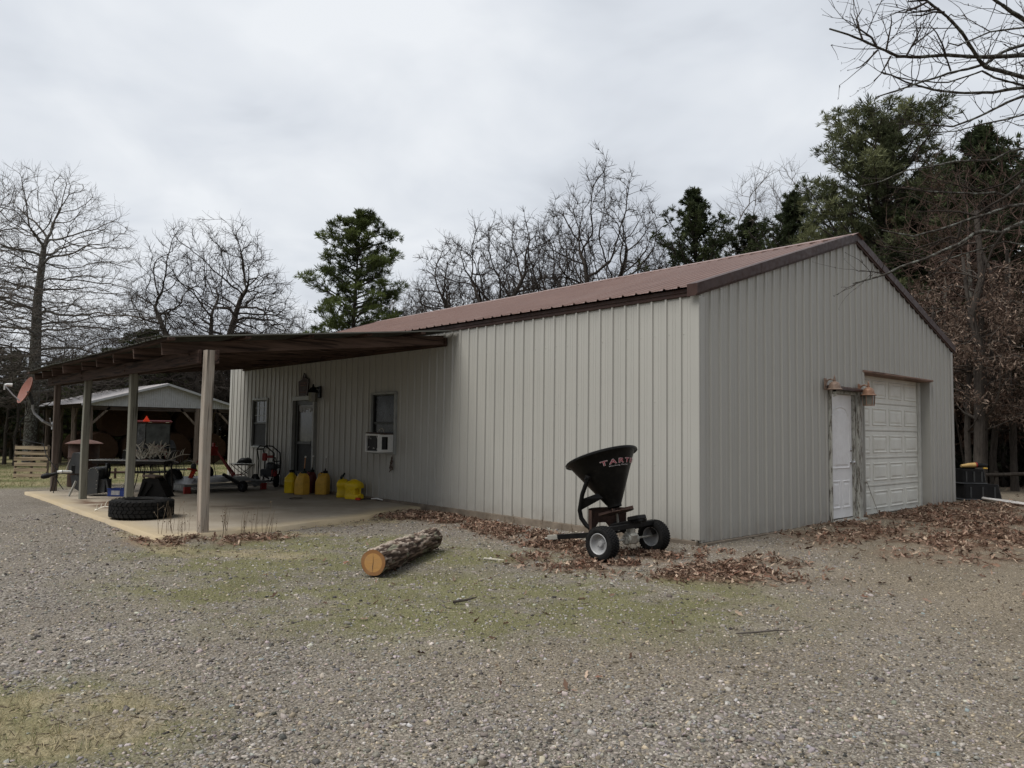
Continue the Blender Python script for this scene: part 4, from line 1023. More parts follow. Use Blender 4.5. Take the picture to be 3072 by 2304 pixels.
# ------------------------------------------------------------------ cut log
LA, LB = Vector((-.95, -4.10, 0)), Vector((-1.95, -2.66, 0)); ld = (LB-LA); LL = ld.length; ld.normalize()
lg = thing('oak_log', 'cut log with shaggy bark and a fresh orange sawn end lying on the gravel', 'log', (LA.x, LA.y, -.09), math.atan2(ld.y, ld.x))
def log_surface():
    nu, nv = 150, 96; u = np.linspace(0, LL, nu); v = np.arange(nv)/nv*2*PI
    U, Vv = np.meshgrid(u, v, indexing='ij')
    base = .132+.006*np.sin(U*3.1)+.004*np.cos(2*Vv+U)
    plate = fbm(U*7+3*np.sin(Vv), Vv*4.2+40, 4); ridge = np.abs(fbm(U*4.0, Vv*7.5+11, 3)-.5)*2
    r = base+.020*(plate-.5)+.022*np.clip(ridge-.18, -.18, .3)-.008
    chip = sstep(fbm(U*9, Vv*5+7, 3), .58, .63)*.012; r = r+chip
    r = np.where(U < .012, .126, r)
    cz = .136
    P_ = np.stack([U, r*np.cos(Vv), cz+r*np.sin(Vv)], -1).reshape(-1, 3); P_[:, 2] = np.maximum(P_[:, 2], .004)
    ii = np.arange(nu*nv).reshape(nu, nv); j = np.roll(ii, -1, 1)
    F = np.stack([ii[:-1], ii[1:], j[1:], j[:-1]], -1).reshape(-1, 4)
    c_ = sstep(plate*.5+ridge*.8+chip*22*.55, .25, .85); up = .65+.35*np.sin(Vv)
    pal0 = np.array([.035, .025, .020]); pal1 = np.array([.165, .118, .090]); pal2 = np.array([.36, .30, .25])
    cc = pal0+(pal1-pal0)*c_[..., None]; cc = cc+(pal2-cc)*(np.clip(chip/.012*sstep(up, .5, 1.0)*.9, 0, 1))[..., None]
    lich = sstep(fbm(U*5+60, Vv*2.2, 3), .60, .66)[..., None]; cc = cc*(1-.7*lich)+np.array([.20, .20, .145])*.7*lich
    return P_, F, cc.reshape(-1, 3)
P_, F_, C_ = log_surface()
np_mesh('bark', P_, F_, attr_mat('shaggy_bark', (1, 1, 1), .95, .08, 0, 60, .3), lg, C_, False)
t = NT('sawn_end'); wv = t.n('ShaderNodeTexWave', wave_type='RINGS'); wv.rings_direction = 'X'; wv.inputs['Scale'].default_value = 26; wv.inputs['Distortion'].default_value = 1.2; t.l(t.co(), wv.inputs['Vector'])
col = t.mix(t.math('MULTIPLY', wv.outputs['Fac'], .28), (.50, .275, .095), (.36, .18, .065))
gr = t.n('ShaderNodeTexGradient', gradient_type='SPHERICAL'); mp = t.n('ShaderNodeMapping'); mp.inputs['Scale'].default_value = (8.2, 8.2, 8.2); t.l(t.co(), mp.inputs[0]); t.l(mp.outputs[0], gr.inputs[0])
col = t.mix(t.ramp(gr.outputs[0], [(.0, 1.0), (.23, .85), (.28, 0.0)]), col, (.245, .115, .045))
saw = t.noise(1.0, 3, .6, t.mapped((1, 14, 160)))
col = t.mix(t.math('MULTIPLY', t.ramp(saw, [(.42, 0.0), (.6, 1.0)]), .30), col, (.28, .165, .075)); col = t.mix(t.math('MULTIPLY', t.ramp(t.noise(14, 5, .7), [(.45, 0.0), (.7, 1.0)]), .35), col, (.34, .22, .13))
M['sawn'] = t.done(col, .8, 0, t.bump(wv.outputs['Fac'], .15, .002), .2)
mb = MB(); n = 48; vs = [(0, .126*math.cos(2*PI*k/n)*(1+.025*math.sin(3*2*PI*k/n)), .126*math.sin(2*PI*k/n)*(1+.02*math.sin(5*2*PI*k/n))) for k in range(n)]; mb.add(vs+[(-.001, 0, 0)], [(n, (k+1) % n, k) for k in range(n)])
mb.build('sawn_end', M['sawn'], lg, loc=(-.001, 0, .136))
mb = MB(); mb.add([(-.004, .001, .232), (-.004, -.003, .15), (-.004, .001, .10), (-.004, .004, .026), (-.004, .006, .10), (-.004, .001, .15)], [(0, 1, 2, 3, 4, 5)]); mb.build('drying_crack', M['bark_dark'], lg)
mb = MB(); vs = [(LL, .124*math.cos(2*PI*k/n), .136+.124*math.sin(2*PI*k/n)) for k in range(n)]; mb.add(vs, [tuple(range(n))]); mb.build('far_end', M['sawn'], lg)

# ------------------------------------------------------------------ truck tyre lying on the slab
ty_ = thing('truck_tyre', 'big black off-road tyre lying flat on the edge of the slab', 'tyre', (-6.98, -4.46, -.045), .3)
mb = MB(); R, Hh = .445, .285
mb.lathe([(.235, .03), (.25, .012), (.33, .0), (.40, .012), (.432, .035), (.44, .07), (.44, Hh-.07), (.432, Hh-.035), (.40, Hh-.012), (.33, Hh), (.25, Hh-.012), (.235, Hh-.03), (.25, Hh-.06), (.39, Hh-.05), (.41, Hh/2), (.39, .05), (.25, .06), (.235, .03)], 72, (0, 0, 0), None, False)
nb = 34
for k in range(nb):
    for row, (z0_, z1_, sh) in enumerate(((.035, .085, .0), (.095, .14, .35), (.148, .193, .0), (.203, .252, .35))):
        a0 = 2*PI*(k+sh)/nb; sk = .055*(1 if row % 2 else -1)
        c_ = [(a0+.02+(sk if t_ else 0), z) for t_, z in ((0, z0_), (1, z1_))]
        vs = []
        for r in (.436, .455):
            for (a, z) in ((a0, z0_), (a0+.145, z0_), (a0+.145+sk, z1_), (a0+sk, z1_)): vs.append((r*math.cos(a), r*math.sin(a), z))
        mb.add(vs, [(4, 5, 6, 7), (0, 1, 5, 4), (1, 2, 6, 5), (2, 3, 7, 6), (3, 0, 4, 7)])
    for z0_, z1_ in ((.006, .034), (Hh-.034, Hh-.006)):       # shoulder lugs
        a0 = 2*PI*(k+.2)/nb; vs = []
        for r, zz in ((.405, z0_ if z0_ < .1 else z1_), (.452, z1_ if z0_ < .1 else z0_)):
            for da in (0, .11): vs.append((r*math.cos(a0+da), r*math.sin(a0+da), zz+(-.006 if z0_ < .1 else .006)))
        mb.add(vs, [(0, 1, 3, 2)])
mb.build('tread', M['rubber'], ty_, True)
mb = MB(); mb.lathe([(.262, Hh-.0105), (.268, Hh-.006), (.30, Hh+.0), (.305, Hh-.002)], 60, (0, 0, 0), None, False); mb.build('sidewall_ring', M['black_plastic'], ty_, True)

# ------------------------------------------------------------------ jugs and cans along the wall
def square_jug(label, loc, rz, mat, cap, hose=None, hh=.44, w_=.225, group=None, sloped=True):
    j = thing('utility_jug', label, 'fuel jug', loc, rz, group)
    mb = MB(); a = w_/2
    lv_ = [(0, 1, 1), (.02, 1.03, 1.03), (hh*.60, 1.03, 1.03)] if not sloped else [(0, 1, 1), (.02, 1.03, 1.03), (hh*.55, 1.03, 1.03)]
    def ring(z, x0, x1, y): b = .03; return [(x0+b, -y, z), (x1-b, -y, z), (x1, -y+b, z), (x1, y-b, z), (x1-b, y, z), (x0+b, y, z), (x0, y-b, z), (x0, -y+b, z)]
    if sloped: rs = [ring(0, -a*.97, a*.97, a*.9), ring(.015, -a, a, a*.94), ring(hh*.50, -a, a, a*.94), ring(hh*.62, -a*.93, a, a*.94), ring(hh*.84, -a*.60, a*.97, a*.85), ring(hh*.93, -a*.28, a*.93, a*.62), ring(hh, a*.05, a*.86, a*.42)]
    else: rs = [ring(0, -a*.97, a*.97, a*.94), ring(.015, -a, a, a*.97), ring(hh*.52, -a, a, a*.97), ring(hh*.54, -a*1.02, a*1.02, a), ring(hh*.56, -a, a, a*.97), ring(hh*.74, -a*.98, a*.98, a*.95), ring(hh*.93, -a*.46, a*.46, a*.48), ring(hh, -a*.36, a*.36, a*.36)]
    vs = [p for r in rs for p in r]; m = 8
    fs = [(k*m+i, k*m+(i+1) % m, (k+1)*m+(i+1) % m, (k+1)*m+i) for k in range(len(rs)-1) for i in range(m)]+[tuple(range(m-1, -1, -1)), tuple(range((len(rs)-1)*m, len(rs)*m))]
    mb.add(vs, fs); b_ = mb.build('body', mat, j, True)
    if sloped:
        MB().tube([(-a*.72, 0, hh*.80), (-a*.80, 0, hh*.90), (-a*.45, 0, hh*1.0), (a*.05, 0, hh*.985)], .017, 8).build('handle', mat, j, True)
        MB().lathe([(.018, 0), (.02, .02), (.012, .03), (0, .03)], 10, (-a*.18, 0, hh*.99)).build('vent_cap', M['black_plastic'], j)
    cx_ = a*.45 if sloped else 0
    MB().lathe([(.046, 0), (.05, .006), (.05, .045), (.044, .055), (.02, .06), (0, .06)], 16, (cx_, 0, hh-.002)).build('cap', cap, j)
    if hose:
        mb = MB(); mb.lathe([(.018, 0), (.012, .05), (.010, .06)], 10, (cx_, 0, hh+.05)); mb.build('spout', M['black_plastic'], j)
        MB().tube([(cx_, 0, hh+.10), (cx_+.004, .004, hh+.20), (cx_+.012, .01, hh+.33)], .0115, 8).build('hose', hose, j)
        MB().lathe([(.017, 0), (.019, .012), (.019, .028), (.012, .034), (0, .034)], 10, (cx_+.013, .01, hh+.33)).build('hose_plug', M['white'], j)
    return j
ZS = -.045
square_jug('bright yellow square jug with a black cap, no hose, leftmost of the jugs', (-9.86, -.62, ZS), .55, M['yellow'], M['black_plastic'], None, .435, .235, 'yellow jugs along the wall', False)
square_jug('aged yellow jug with an orange-stained hose, in front of the storm door', (-9.40, -.60, ZS), .28, M['yellow_old'], M['dark_green'], M['orange_hose'], .44, .255, 'yellow jugs along the wall')
square_jug('aged yellow jug with a clear hose standing alone right of the storm door', (-9.20, -.23, ZS), .62, M['yellow_old'], M['black_plastic'], M['clear_hose'], .44, .255, 'yellow jugs along the wall')
square_jug('dark red jug with a clear hose hidden behind the aged yellow jug', (-9.72, -.26, ZS), .5, M['red_jug'], M['black_plastic'], M['clear_hose'], .44, .235)
def jerry(label, loc, rz):
    j = thing('jerry_can', label, 'jerry can', loc, rz, 'yellow jerry cans with side grips')
    mb = MB(); a, b, hh = .165, .122, .36
    def ring(z, k, x1=1.0): c_ = .03; x = a*k; xr = a*k*x1; y = b*k; return [(-x+c_, -y, z), (xr-c_, -y, z), (xr, -y+c_, z), (xr, y-c_, z), (xr-c_, y, z), (-x+c_, y, z), (-x, y-c_, z), (-x, -y+c_, z)]
    seq = [(0, .97, 1), (.012, 1, 1), (.075, 1, 1), (.085, .97, 1.0), (.105, .93, .62), (.20, .93, .62), (.215, .97, 1.0), (.225, 1, 1), (.285, .99, 1), (.32, .86, 1), (hh, .55, 1)]
    rs = [ring(*q) for q in seq]; vs = [p for r in rs for p in r]; m = 8
    fs = [(k*m+i, k*m+(i+1) % m, (k+1)*m+(i+1) % m, (k+1)*m+i) for k in range(len(rs)-1) for i in range(m)]+[tuple(range(m-1, -1, -1)), tuple(range((len(rs)-1)*m, len(rs)*m))]
    mb.add(vs, fs)
    for y in (-.131,):                        # embossed cross on the broad face
        mb.bar((-a*.75, -b*.96, .10), (a*.35, -b*.96, .25), .022, .012, (0, 1, 0)); mb.bar((-a*.75, -b*.96, .25), (a*.35, -b*.96, .10), .022, .012, (0, 1, 0))
    mb.build('body', M['yellow'], j, True)
    MB().tube([(a*.93, 0, .075), (a*.90, 0, .15), (a*.93, 0, .225)], .016, 8).build('side_grip', M['yellow'], j, True)
    MB().tube([(-a*.55, 0, .315), (-a*.45, 0, .362), (0, 0, .375), (a*.45, 0, .362), (a*.55, 0, .315)], .016, 8).build('handle', M['yellow'], j, True)
    return j
j1 = jerry('yellow jerry can behind, with a dark green spout standing up from it', (-8.40, -.20, ZS), 2.6)
mb = MB(); mb.lathe([(.028, 0), (.028, .03), (.018, .05)], 10, (-.05, .03, .35)); mb.bar((-.12, -.01, .43), (.0, .05, .395), .035, .03, (0, 0, 1), .006); mb.bar((-.07, .04, .40), (.10, -.03, .47), .03, .035, (0, 0, 1), .006); mb.tube([(-.05, .03, .38), (-.02, .02, .44)], .018, 7)
mb.build('spout', M['dark_green'], j1)
jerry('yellow jerry can with the embossed cross, in front of the other', (-7.88, -.24, ZS), .35)
# snow brush with a red head
t_ = thing('snow_brush', 'ice scraper with a red head and black and white handle lying by the wall', 'scraper', (-7.52, -.36, ZS), .62)
MB().box((.0, 0, .03), (.10, .07, .045), None, .006).build('head', M['red_bright'], t_)
MB().tube([(.05, 0, .025), (.16, 0, .032), (.28, .0, .04)], .011, 8).build('handle', M['black_plastic'], t_)
MB().tube([(.27, 0, .04), (.38, .01, .05), (.46, .02, .03), (.55, .03, .012)], [.012, .016, .014, .008], 8).build('grip', M['white'], t_)
mb = MB(); pts = [(.11*math.cos(2*PI*k/24), .16*math.sin(2*PI*k/24), .006) for k in range(25)]; mb.tube(pts, .005, 5, False)
tag(mb.build('wire_loop', M['iron'], None, loc=(-8.55, -1.15, -.047), rz=.6), 'thin dark loop of wire lying on the bare slab', 'wire')

# ------------------------------------------------------------------ pressure washer and the folding stand by the far window
pw = thing('pressure_washer', 'black and red wheeled pressure washer below the far window', 'pressure washer', (-11.75, -.30, ZS), FACE-.25)
def small_wheel(c, r, wd, parent, ax=(0, 1, 0)):
    A = AX(ax); t1 = MB().lathe([(r*.55, -wd/2), (r*.9, -wd/2), (r, -wd*.3), (r, wd*.3), (r*.9, wd/2), (r*.55, wd/2)], 24, c, A, False).build('wheel', M['rubber'], parent, True)
    mb = MB(); mb.lathe([(r*.56, -wd*.4), (r*.5, -wd*.15), (r*.15, -wd*.2), (r*.12, -wd*.5), (r*.12, wd*.5), (r*.15, wd*.2), (r*.5, wd*.15), (r*.56, wd*.4)], 18, c, A, False); mb.build('hub', M['gun_grey'], t1)
    return t1
small_wheel((-.26, -.10, .15), .15, .07, pw, (.5, 1, 0)); small_wheel((.22, .02, .15), .155, .09, pw, (1, .35, 0))
mb = MB()
for s in (-.12, .14): mb.tube([(-.22, s, .12), (-.18, s, .30), (-.17, s, .62), (-.23, s, .88), (-.16, s, .96), (.02, s, .95), (.22, s, .80), (.24, s, .55), (.22, s, .30), (.16, s, .14), (-.22, s, .12)], .016, 7)
mb.tube([(-.23, -.12, .88), (-.23, .14, .88)], .016, 7); mb.tube([(.24, -.12, .6), (.24, .14, .6)], .014, 7)
mb.build('frame', M['black'], pw)
mb = MB(); mb.box((.03, 0, .33), (.34, .22, .18), None, .02); mb.lathe([(.10, -.06), (.11, 0), (.10, .08), (.05, .12)], 16, (.06, 0, .46)); mb.box((.18, -.02, .48), (.16, .2, .12), None, .02); mb.tube([(-.1, -.1, .28), (.0, -.16, .26), (.12, -.12, .2)], .02, 6)
mb.build('engine', M['gun_grey'], pw)
mb = MB(); mb.box((.22, -.08, .33), (.10, .10, .16), None, .012); mb.build('pump', M['red_bright'] if False else M['red'], pw)
mb = MB(); mb.box((-.06, -.05, .70), (.10, .09, .18), None, .01); mb.box((.08, -.05, .71), (.20, .05, .06), None, .01); mb.build('control_panel', M['red'], pw)
MB().tube([(.2, -.13, .62), (.28, -.15, .70), (.33, -.15, .55), (.30, -.14, .40), (.22, -.13, .36)], .011, 6).build('hose', M['black_plastic'], pw)
st = thing('folding_stand', 'light folding stand with crossed wire legs against the end of the long wall', 'stand', (-13.50, -.14, ZS), FACE)
MB().box((0, 0, .47), (.62, .34, .02), None, .005).build('top', M['window_frame'], st)
mb = MB()
for y in (-.15, .15):
    for s in (-1, 1): mb.tube([(s*.29, y, .46), (s*.10, y, .30), (-s*.10, y, .17), (-s*.24, y, .0)], .009, 6)
    mb.tube([(-.29, y, .44), (.29, y, .44)], .008, 6)
for s in (-.24, .24): mb.tube([(s, -.15, .05), (s, .15, .05)], .008, 6)
mb.build('leg_frame', M['iron'], st)
bgm = MB(); nsg = 14; vs = []
for i in range(9):
    tt = i/8; r = .075*math.sin(PI*tt)**.6+.003
    vs += [(-.2+.46*tt, r*1.2*math.cos(2*PI*k/nsg), max(0, r*.8+r*math.sin(2*PI*k/nsg)*(1+.25*math.sin(i*2+k)))) for k in range(nsg)]
bgm.add(vs, [(i*nsg+k, i*nsg+(k+1) % nsg, (i+1)*nsg+(k+1) % nsg, (i+1)*nsg+k) for i in range(8) for k in range(nsg)])
tag(bgm.build('tool_bag', M['black_plastic'], None, True, loc=(-13.50, -.14, ZS+.482), rz=FACE), 'slumped black bag lying on the folding stand', 'bag')

# ------------------------------------------------------------------ grey finishing mower with red hitch
mw = thing('finish_mower', 'grey tractor mower deck with a red three-point hitch standing on the slab', 'mower', (-10.93, -1.59, ZS), math.radians(99))
mb = MB()
pl = [(-.95, 0), (.95, 0), (.95, .35), (.62, 1.05), (-.62, 1.05), (-.95, .45)]
prof_z = lambda x, y: .19+.10*min(1, max(0, (.95-abs(x))/.35))*min(1, y/.3+.15)
nxg, nyg = 16, 8; vs = []
for j in range(nyg+1):
    for i in range(nxg+1):
        y = 1.1*j/nyg; half = .95 if y < .4 else .95-(y-.4)*.45; x = -half+2*half*i/nxg; vs.append((x, y, prof_z(x, y)))
mb.add(vs, [(j*(nxg+1)+i, j*(nxg+1)+i+1, (j+1)*(nxg+1)+i+1, (j+1)*(nxg+1)+i) for j in range(nyg) for i in range(nxg)])
mb.box((0, -.005, .155), (1.9, .012, .07)); mb.box((-.955, .22, .13), (.012, .46, .14)); mb.box((.955, .2, .13), (.012, .4, .14)); mb.box((0, 1.1, .17), (1.28, .012, .12))
mb.box((0, -.02, .105), (1.55, .05, .016))
deck = mb.build('deck', M['deck_grey'], mw)
mb = MB()
for s in (-1, 1):
    mb = MB(); mb.box((s*.90, .0, .07), (.14, .06, .14), None, .004); mb.build('skid_shoe', M['red'], mw)
mb = MB()                                    # side lettering, worn
u = .06
for wd_, hh_ in ((.05, .07), (.012, .09), (.035, .08), (.035, .08), (.012, .09), (.035, .08)):
    mb.box((-.963, .44-u, .135), (.004, wd_, hh_*.8)); u += wd_+.018
mb.build('worn_lettering', M['window_frame'], deck)
mb = MB()
mb.bar((-.36, .35, .27), (-.05, .62, .92), .05, .03); mb.bar((.36, .35, .27), (.05, .62, .92), .05, .03); mb.bar((.05, .64, .90), (.60, .75, .34), .05, .03); mb.bar((-.05, .64, .90), (-.28, .80, .60), .035, .03)
mb.box((0, .62, .86), (.20, .10, .20), None, .01); mb.box((0, .60, .98), (.05, .06, .12), None, .006); mb.bar((.60, .75, .36), (.60, .75, .14), .06, .05); mb.bar((.60, .72, .30), (.78, .72, .30), .025, .025)
mb.build('hitch_frame', M['red'], mw)
mb = MB(); mb.bar((-.62, .40, .30), (-.45, .55, .48), .09, .03); mb.bar((-.48, .44, .44), (-.72, .30, .50), .08, .03); mb.build('lift_bracket', M['red_bright'], mw)
mb = MB(); mb.lathe([(.05, 0), (.06, .05), (.05, .10), (.03, .12)], 12, (-.55, .42, .48)); mb.build('gearbox', M['gun_grey'], mw)
mb = MB(); mb.bar((.02, .20, .36), (.16, -.28, .16), .07, .06, (0, 0, 1), .008); mb.build('caster_arm', M['black'], mw)
small_wheel((.17, -.34, .12), .12, .09, mw, (1, .2, 0)); small_wheel((-.70, .95, .24), .24, .12, mw, (1, .25, 0)); small_wheel((.12, 1.02, .36), .15, .09, mw, (1, .3, 0))
MB().tube([(0, .62, 1.0), (.01, .60, .6), (.05, .55, .3)], .008, 6).build('lift_chain', M['iron'], mw)

# ------------------------------------------------------------------ black steel attachment with a brown board on top
q = at(455, 1445, 13.9)
bk = thing('steel_attachment', 'black wedge-sided steel implement with a weathered board on top beside the big tyre', 'implement', (-10.35, -3.28, ZS), FACE)
X_ = lambda u: (u-445)*.00101*1.0
Zb = lambda v: (1645-v)*.00101
for y in (-.02, .28):
    MB().prism([(X_(240), Zb(1290)), (X_(360), Zb(1270)), (X_(500), Zb(1270)), (X_(560), Zb(1330)), (X_(735), Zb(1645)), (X_(160), Zb(1645))], y, y+.03, lambda u, v, w_: (u, w_, v)).build('side_plate', M['black'], bk)
mb = MB(); mb.add([(X_(560), 0, Zb(1330)), (X_(735), 0, Zb(1640)), (X_(735), .3, Zb(1640)), (X_(560), .3, Zb(1330))], [(0, 1, 2, 3)]); mb.bar((X_(430), -.03, Zb(1400)), (X_(280), -.06, 0.01), .05, .03); mb.bar((X_(300), -.03, Zb(1330)), (X_(190), -.06, .02), .045, .03); mb.build('mould_board', M['black'], bk)
mb = MB(); mb.box((X_(370), .13, Zb(1245)), (.26, .38, .035), Matrix.Rotation(.12, 3, 'Y'), .004); mb.build('board', M['brown_board'], bk)

# ------------------------------------------------------------------ wood chipper with its drive shaft
ch = thing('wood_chipper', 'charcoal wood chipper with a black drive shaft, between the two far porch posts', 'wood chipper', tuple(at(262, 1494, 14.9)[:2])+(ZS,), FACE)
K_ = .00095
cx2 = lambda u: (u-985)*K_
cz2 = lambda v: (1318-v)*K_
fn = lambda u, v, w_: (u, w_, v)
arc = [(cx2(1090)+.115*math.cos(a), cz2(840)+.115*math.sin(a)) for a in np.linspace(0, PI, 12)]
MB().prism([(cx2(970), .03), (cx2(1190), .05)]+arc, -.02, .34, fn).build('drum_housing', M['gun_grey'], ch)
mb = MB()
for k in range(7):
    a = .2+k*.45; MB().lathe([(.009, 0), (.009, .012)], 6, (cx2(1090)+.10*math.cos(a), -.02, cz2(840)+.10*math.sin(a)), AX((0, -1, 0))).build('bolt', M['alloy'], ch)
for v in (1000, 1080, 1160): MB().lathe([(.009, 0), (.009, .012)], 6, (cx2(1175), -.02, cz2(v)), AX((0, -1, 0))).build('bolt', M['alloy'], ch)
mb = MB(); mb.prism([(cx2(1190), cz2(1240)), (cx2(1310), cz2(1250)), (cx2(1310), cz2(980)), (cx2(1190), cz2(960))], .04, .30, fn); mb.prism([(cx2(1300), cz2(960)), (cx2(1340), cz2(980)), (cx2(1430), cz2(1300)), (cx2(1380), cz2(1310))], .05, .09, fn); mb.build('discharge_box', M['gun_grey'], ch)
MB().prism([(cx2(500), cz2(860)), (cx2(600), cz2(870)), (cx2(690), cz2(660)), (cx2(670), cz2(440)), (cx2(580), cz2(430)), (cx2(545), cz2(560)), (cx2(500), cz2(720))], .10, .40, fn).build('infeed_hopper', M['gun_grey'], ch)
MB().prism([(cx2(690), cz2(860)), (cx2(830), cz2(860)), (cx2(800), cz2(470)), (cx2(740), cz2(440)), (cx2(700), cz2(480))], .02, .24, fn).build('feed_cover', M['gun_grey'], ch)
MB().box((cx2(645), .06, cz2(770)), (.09, .06, .16), None, .006).build('black_box', M['black'], ch)
mb = MB(); mb.prism([(cx2(570), cz2(900)), (cx2(850), cz2(870)), (cx2(880), cz2(1100)), (cx2(820), cz2(1250)), (cx2(620), cz2(1150))], .06, .30, fn); mb.build('lower_frame', M['gun_grey'], ch)
MB().bar((cx2(745), -.02, cz2(1010)), (cx2(660), -.10, .0), .045, .03).build('stand_leg', M['alloy'], ch)
mb = MB(); mb.tube([(cx2(1280), .2, cz2(640)), (cx2(1320), .2, cz2(760)), (cx2(1310), .2, cz2(900)), (cx2(1270), .2, cz2(990))], .02, 7); mb.lathe([(.14, -.03), (.15, 0), (.14, .03), (.11, .03), (.11, -.03), (.14, -.03)], 24, (cx2(1240), .22, cz2(800)), AX((1, .5, 0)), False); mb.build('flywheel_guard', M['black'], ch)
mb = MB(); mb.lathe([(.03, 0), (.05, .03), (.055, .12), (.04, .16), (.03, .22), (.028, .33)], 14, (cx2(85), -.12, cz2(930)), AX((1, .15, .27))); mb.build('drive_shaft', M['black_plastic'], ch)
mb = MB(); mb.lathe([(.031, 0), (.031, .09)], 14, (cx2(390), -.08, cz2(825)), AX((1, .15, .1))); mb.tube([(cx2(480), -.06, cz2(815)), (cx2(560), 0, cz2(820)), (cx2(640), .08, cz2(830))], .026, 8); mb.build('shaft_collar', M['white'], ch)
mb = MB(); mb.tube([(cx2(580), .02, cz2(560)), (cx2(540), 0, cz2(700)), (cx2(510), -.02, cz2(800))], .006, 6); mb.build('control_rod', M['alloy'], ch)
# blue crate
bc = thing('plastic_crate', 'shallow blue plastic crate with a pale label beside the chipper', 'crate', (-11.0, -3.72, ZS), FACE)
mb = MB()
for (c_, s__) in (((0, 0, .008), (.33, .24, .016)), ((0, -.115, .075), (.33, .012, .15)), ((0, .115, .075), (.33, .012, .15)), ((-.16, 0, .075), (.012, .22, .15)), ((.16, 0, .075), (.012, .22, .15)), ((0, -.118, .145), (.35, .022, .016)), ((0, .118, .145), (.35, .022, .016))): mb.box(c_, s__)
mb.build('tub', M['blue'], bc); MB().box((-.01, -.1235, .07), (.17, .003, .085)).build('label', M['label_pale'], bc)
mb = MB(); mb.tube([(.02, 0, .08), (.03, 0, .18), (.07, .02, .24), (.12, .02, .20), (.13, .02, .08)], .008, 6); mb.build('cable', M['clear_hose'], bc)

# plank of sawdust litter and an antler on the slab
def antler_mesh(seed, L, rad, n=4):
    rg_ = random.Random(seed); mb = MB(); pts = []; p = Vector((0, 0, 0)); d = Vector((1, 0, .35)).normalized(); turn = rg_.uniform(.12, .2)
    for k in range(9):
        pts.append(p.copy()); p = p+d*L/8; d = (Matrix.Rotation(turn*(1 if k > 1 else -.5), 3, 'Y') @ d); d.y += rg_.uniform(-.08, .12); d.normalize()
    rs = [rad*1.35]+[rad*(1-.085*k) for k in range(1, 9)]; mb.tube(pts, rs, 7)
    for k in range(n):
        i = 1+int(k*6.5/n); b = pts[i]; l_ = L*rg_.uniform(.22, .38); u = Vector((rg_.uniform(-.15, .35), rg_.uniform(-.45, .1), 1)).normalized()
        mb.tube([b, b+u*l_*.4, b+u*l_*.75+Vector((l_*.1, 0, 0)), b+u*l_+Vector((l_*.25, 0, .0))], [rad*.7, rad*.6, rad*.4, rad*.12], 6)
    return mb
o = antler_mesh(4, .30, .013, 3).build('antler', M['bone_white'], None, True, loc=(-8.32, -4.78, -.035), rz=FACE-.1); tag(o, 'single white antler lying on the front edge of the slab', 'antler')

# ------------------------------------------------------------------ table, wrought-iron chairs, antler heap
D_T = 15.7
tl_, tr_ = at(268, 1381, D_T), at(515, 1379, D_T)
tz = float((tl_[2]+tr_[2])/2); tc_ = (tl_+tr_)/2; tlen = float(np.linalg.norm((tr_-tl_)[:2]))
tb = thing('patio_table', 'long patio table with a glossy grey top standing behind the porch posts', 'table', (tc_[0], tc_[1], -.05), FACE)
hT = tz+.05
mb = MB(); mb.box((-.05, .20, hT-.012), (tlen-.12, .50, .024), None, .008); mb.build('table_top', M['tabletop'], tb)
mb = MB(); mb.box((-.05, .20, hT-.055), (tlen-.22, .42, .05)); mb.build('apron', M['iron'], tb)
for sx_ in (-1, 1):
    for y in (.04, .36): MB().tube([(sx_*(tlen/2-.17), y, hT-.03), (sx_*(tlen/2-.14), y, .3), (sx_*(tlen/2-.10), y, 0)], .018, 7).build('leg', M['iron'], tb)
def iron_chair():
    c = thing('iron_chair', 'x', 'chair', (0, 0, 0), 0, 'wrought-iron chairs at the patio table')
    for x in (-.2, .2):
        MB().tube([(x, -.2, .43), (x*1.06, -.23, .2), (x*1.12, -.26, 0)], .011, 6).build('leg', M['iron'], c)
        MB().tube([(x, .2, .43), (x*1.05, .24, .2), (x*1.1, .30, 0)], .011, 6).build('leg', M['iron'], c)
    mb = MB(); mb.tube([(-.21, -.21, .43), (.21, -.21, .43), (.21, .21, .43), (-.21, .21, .43), (-.21, -.21, .43)], .011, 6)
    for k in range(9): mb.box((-.18+.045*k, 0, .43), (.012, .42, .006))
    mb.build('seat', M['iron'], c)
    mb = MB(); mb.tube([(-.2, .2, .43), (-.19, .26, .65), (-.18, .30, .82), (-.12, .31, .90), (0, .31, .92), (.12, .31, .90), (.18, .30, .82), (.19, .26, .65), (.2, .2, .43)], .011, 6)
    for k in range(5):
        x = -.12+.06*k; mb.tube([(x, .21, .45), (x*.9+.015*math.sin(k*2), .27, .65), (x, .305, .87)], .007, 5)
    mb.build('backrest', M['iron'], c)
    for x in (-.22, .22): MB().tube([(x, .25, .62), (x*1.08, .05, .66), (x*1.05, -.18, .62), (x, -.2, .43)], .009, 6).build('arm', M['iron'], c)
    return c
ic = iron_chair(); chs = [((412, 1478, 16.5), 3.3, 'wrought-iron chair under the left end of the antler heap'), ((452, 1476, 16.3), 2.8, 'wrought-iron chair in the middle, in front of the antler table'), ((492, 1470, 16.8), 2.4, 'wrought-iron chair at the right end of the antler table'), ((545, 1440, 18.6), 1.0, 'wrought-iron chair with pale backrest tips standing apart, right of the table'), ((195, 1478, 15.8), -.9, 'wrought-iron chair partly hidden behind the far left porch post')]
